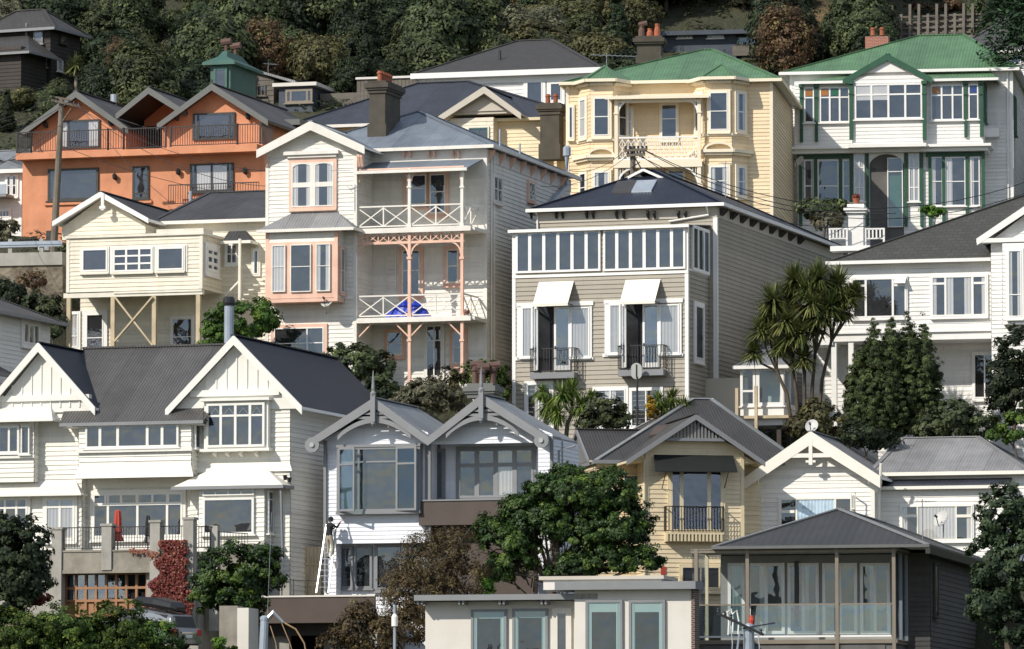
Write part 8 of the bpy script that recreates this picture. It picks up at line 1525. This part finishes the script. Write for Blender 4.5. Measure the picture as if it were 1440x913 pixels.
def car():
    c = P(202, 908, 221.5); R = empty('car', c, 'silver estate car with a black roof box parked behind the hedge', 'car', RAD(-128)); R.rotation_euler = (0, RAD(-8), RAD(142)); L, Wd = 4.5, 1.78  # local +x = front
    def loft(secs, m=0):  # sections along x: (x, halfwidth, zlow, zhigh, topfactor)
        mb = MB(); R_ = []
        for x, hw, z0, z1, tf in secs: R_.append([Vector((x, -hw * .92, z0)), Vector((x, -hw, z0 + (z1 - z0) * .35)), Vector((x, -hw * (tf + 1) / 2, z0 + (z1 - z0) * .8)), Vector((x, -hw * tf * .92, z1)), Vector((x, hw * tf * .92, z1)), Vector((x, hw * (tf + 1) / 2, z0 + (z1 - z0) * .8)), Vector((x, hw, z0 + (z1 - z0) * .35)), Vector((x, hw * .92, z0))])
        for i in range(len(R_) - 1):
            for k in range(8): mb.face([R_[i][k], R_[i][(k + 1) % 8], R_[i + 1][(k + 1) % 8], R_[i + 1][k]], m)
        mb.face(R_[0], m); mb.face(R_[-1][::-1], m); return mb
    body = obj('body', loft([(-2.25, .78, .38, .82, .97), (-2.18, .86, .28, .95, .96), (-1.3, .89, .22, .98, .95), (0, .89, .22, .97, .95), (1.2, .89, .22, .94, .93), (1.9, .84, .26, .84, .9), (2.2, .7, .34, .7, .9)]), 'car_silver', R, smooth=True)
    obj('cabin', loft([(-2.12, .74, .9, .98, .9), (-1.85, .76, .92, 1.44, .82), (-.6, .77, .92, 1.52, .82), (.25, .76, .92, 1.48, .8), (1.15, .72, .88, .95, .8)]), 'car_silver', R, smooth=True)
    mb = MB()
    for s in (-1, 1):
        for x0, x1 in ((-1.75, -.95), (-.88, -.1), (-.02, .6)): mb.hexa([(x0, s * .755, 1.02), (x1, s * .755, 1.02), (x1, s * .7, 1.02), (x0, s * .7, 1.02), (x0 + .08, s * .69, 1.4), (x1 - .06, s * .69, 1.4), (x1 - .06, s * .6, 1.4), (x0 + .08, s * .6, 1.4)])
    mb.hexa([(-2.15, -.62, 1.0), (-2.15, .62, 1.0), (-2.0, .62, 1.0), (-2.0, -.62, 1.0), (-1.93, -.54, 1.4), (-1.93, .54, 1.4), (-1.8, .54, 1.4), (-1.8, -.54, 1.4)]); mb.hexa([(1.08, -.6, 1.0), (1.08, .6, 1.0), (.9, .6, 1.0), (.9, -.6, 1.0), (.35, -.54, 1.44), (.35, .54, 1.44), (.2, .54, 1.44), (.2, -.54, 1.44)]); obj('window', mb, 'black_plastic', R)
    for x in (-1.35, 1.35):
        for s in (-1, 1):
            mb = MB(); mb.tube([(x, s * .72, .31), (x, s * .9, .31)], .31, 18); w = obj('wheel', mb, 'rubber', R); mb = MB(); mb.tube([(x, s * .89, .31), (x, s * .915, .31)], .19, 12); obj('rim', mb, 'steel', w)
    for s in (-1, 1): mb = MB(); mb.hexa([(-2.27, s * .55, .68), (-2.27, s * .84, .68), (-2.1, s * .88, .68), (-2.1, s * .55, .68), (-2.24, s * .58, .92), (-2.24, s * .82, .92), (-2.08, s * .86, .92), (-2.08, s * .58, .92)]); obj('tail_lamp', mb, 'tail_red', R); mb = MB(); mb.box(2.05, 2.2, s * .62 - .13, s * .62 + .13, .56, .7); obj('headlight', mb, 'chrome', R); mb = MB(); mb.box(-1.5, .2, s * .6 - .02, s * .6 + .02, 1.5, 1.56); obj('roof_rail', mb, 'black_plastic', R)
    mb = MB(); mb.box(-2.33, -2.2, -.8, .8, .36, .52); obj('bumper', mb, 'car_silver', R); mb = MB(); mb.box(-2.285, -2.27, -.26, .26, .6, .72); obj('number_plate', mb, 'white', R); mb = MB(); mb.box(-2.3, -2.22, -.4, .4, .76, .82); obj('chrome_strip', mb, 'chrome', R)
    obj('roof_box', loft([(-1.75, .3, 1.62, 1.74, .9), (-1.55, .43, 1.58, 1.92, .85), (-.6, .45, 1.58, 2.0, .82), (.35, .4, 1.58, 1.92, .8), (.75, .22, 1.64, 1.74, .8)]), 'black_plastic', R, smooth=True)
# ================================================================== build all
furniture(); build_ground(); plantings(); hill_bush()
# ------------------------------------------------------------------ camera, light
cd = bpy.data.cameras.new('camera'); cam = bpy.data.objects.new('camera', cd); COL.objects.link(cam); cd.sensor_width = 36; cd.lens = 36 * FPX / 1440; cd.clip_start = 1; cd.clip_end = 5000; cam.rotation_euler = (pi / 2 + PITCH, 0, 0); SC.camera = cam
AZ, EL = 50, 36
w = bpy.data.worlds.new('World'); SC.world = w; w.use_nodes = True; nt = w.node_tree; bg = nt.nodes['Background']; sky = nt.nodes.new('ShaderNodeTexSky'); sky.sky_type = 'NISHITA'; sky.sun_disc = False; sky.sun_elevation = RAD(EL); sky.sun_rotation = RAD(180 + AZ); sky.altitude = 20; sky.air_density = 1.0; sky.dust_density = .2; 
tc = nt.nodes.new('ShaderNodeTexCoord'); mp = nt.nodes.new('ShaderNodeMapping'); mp.inputs['Scale'].default_value = (1, 1, 2.6); nz = nt.nodes.new('ShaderNodeTexNoise'); nz.inputs['Scale'].default_value = 2.6; nz.inputs['Detail'].default_value = 7; nz.inputs['Roughness'].default_value = .6; mr = nt.nodes.new('ShaderNodeMapRange'); mr.inputs[1].default_value = .38; mr.inputs[2].default_value = .66; mx = nt.nodes.new('ShaderNodeMixRGB'); mx.inputs[2].default_value = (8.5, 9.2, 10.4, 1)
nt.links.new(tc.outputs['Generated'], mp.inputs[0]); nt.links.new(mp.outputs[0], nz.inputs['Vector']); nt.links.new(nz.outputs[0], mr.inputs[0]); nt.links.new(mr.outputs[0], mx.inputs[0]); nt.links.new(sky.outputs[0], mx.inputs[1]); nt.links.new(mx.outputs[0], bg.inputs[0])
bg.inputs[1].default_value = .09
sd = bpy.data.lights.new('sun', 'SUN'); sd.energy = 4.0; sd.angle = RAD(.53); sd.color = (1, .93, .83); so = bpy.data.objects.new('sun', sd); COL.objects.link(so); d = Vector((-sin(RAD(AZ)) * cos(RAD(EL)), -cos(RAD(AZ)) * cos(RAD(EL)), sin(RAD(EL)))); so.rotation_euler = d.to_track_quat('Z', 'Y').to_euler(); so.location = (-60, 150, 120)
vs = SC.view_settings; vs.view_transform = 'Standard'; vs.look = 'None'; vs.exposure = .18; vs.gamma = 1; vs.use_curve_mapping = False
SC.render.engine = 'CYCLES'; SC.cycles.max_bounces = 6; SC.cycles.transparent_max_bounces = 12; SC.cycles.use_denoising = True
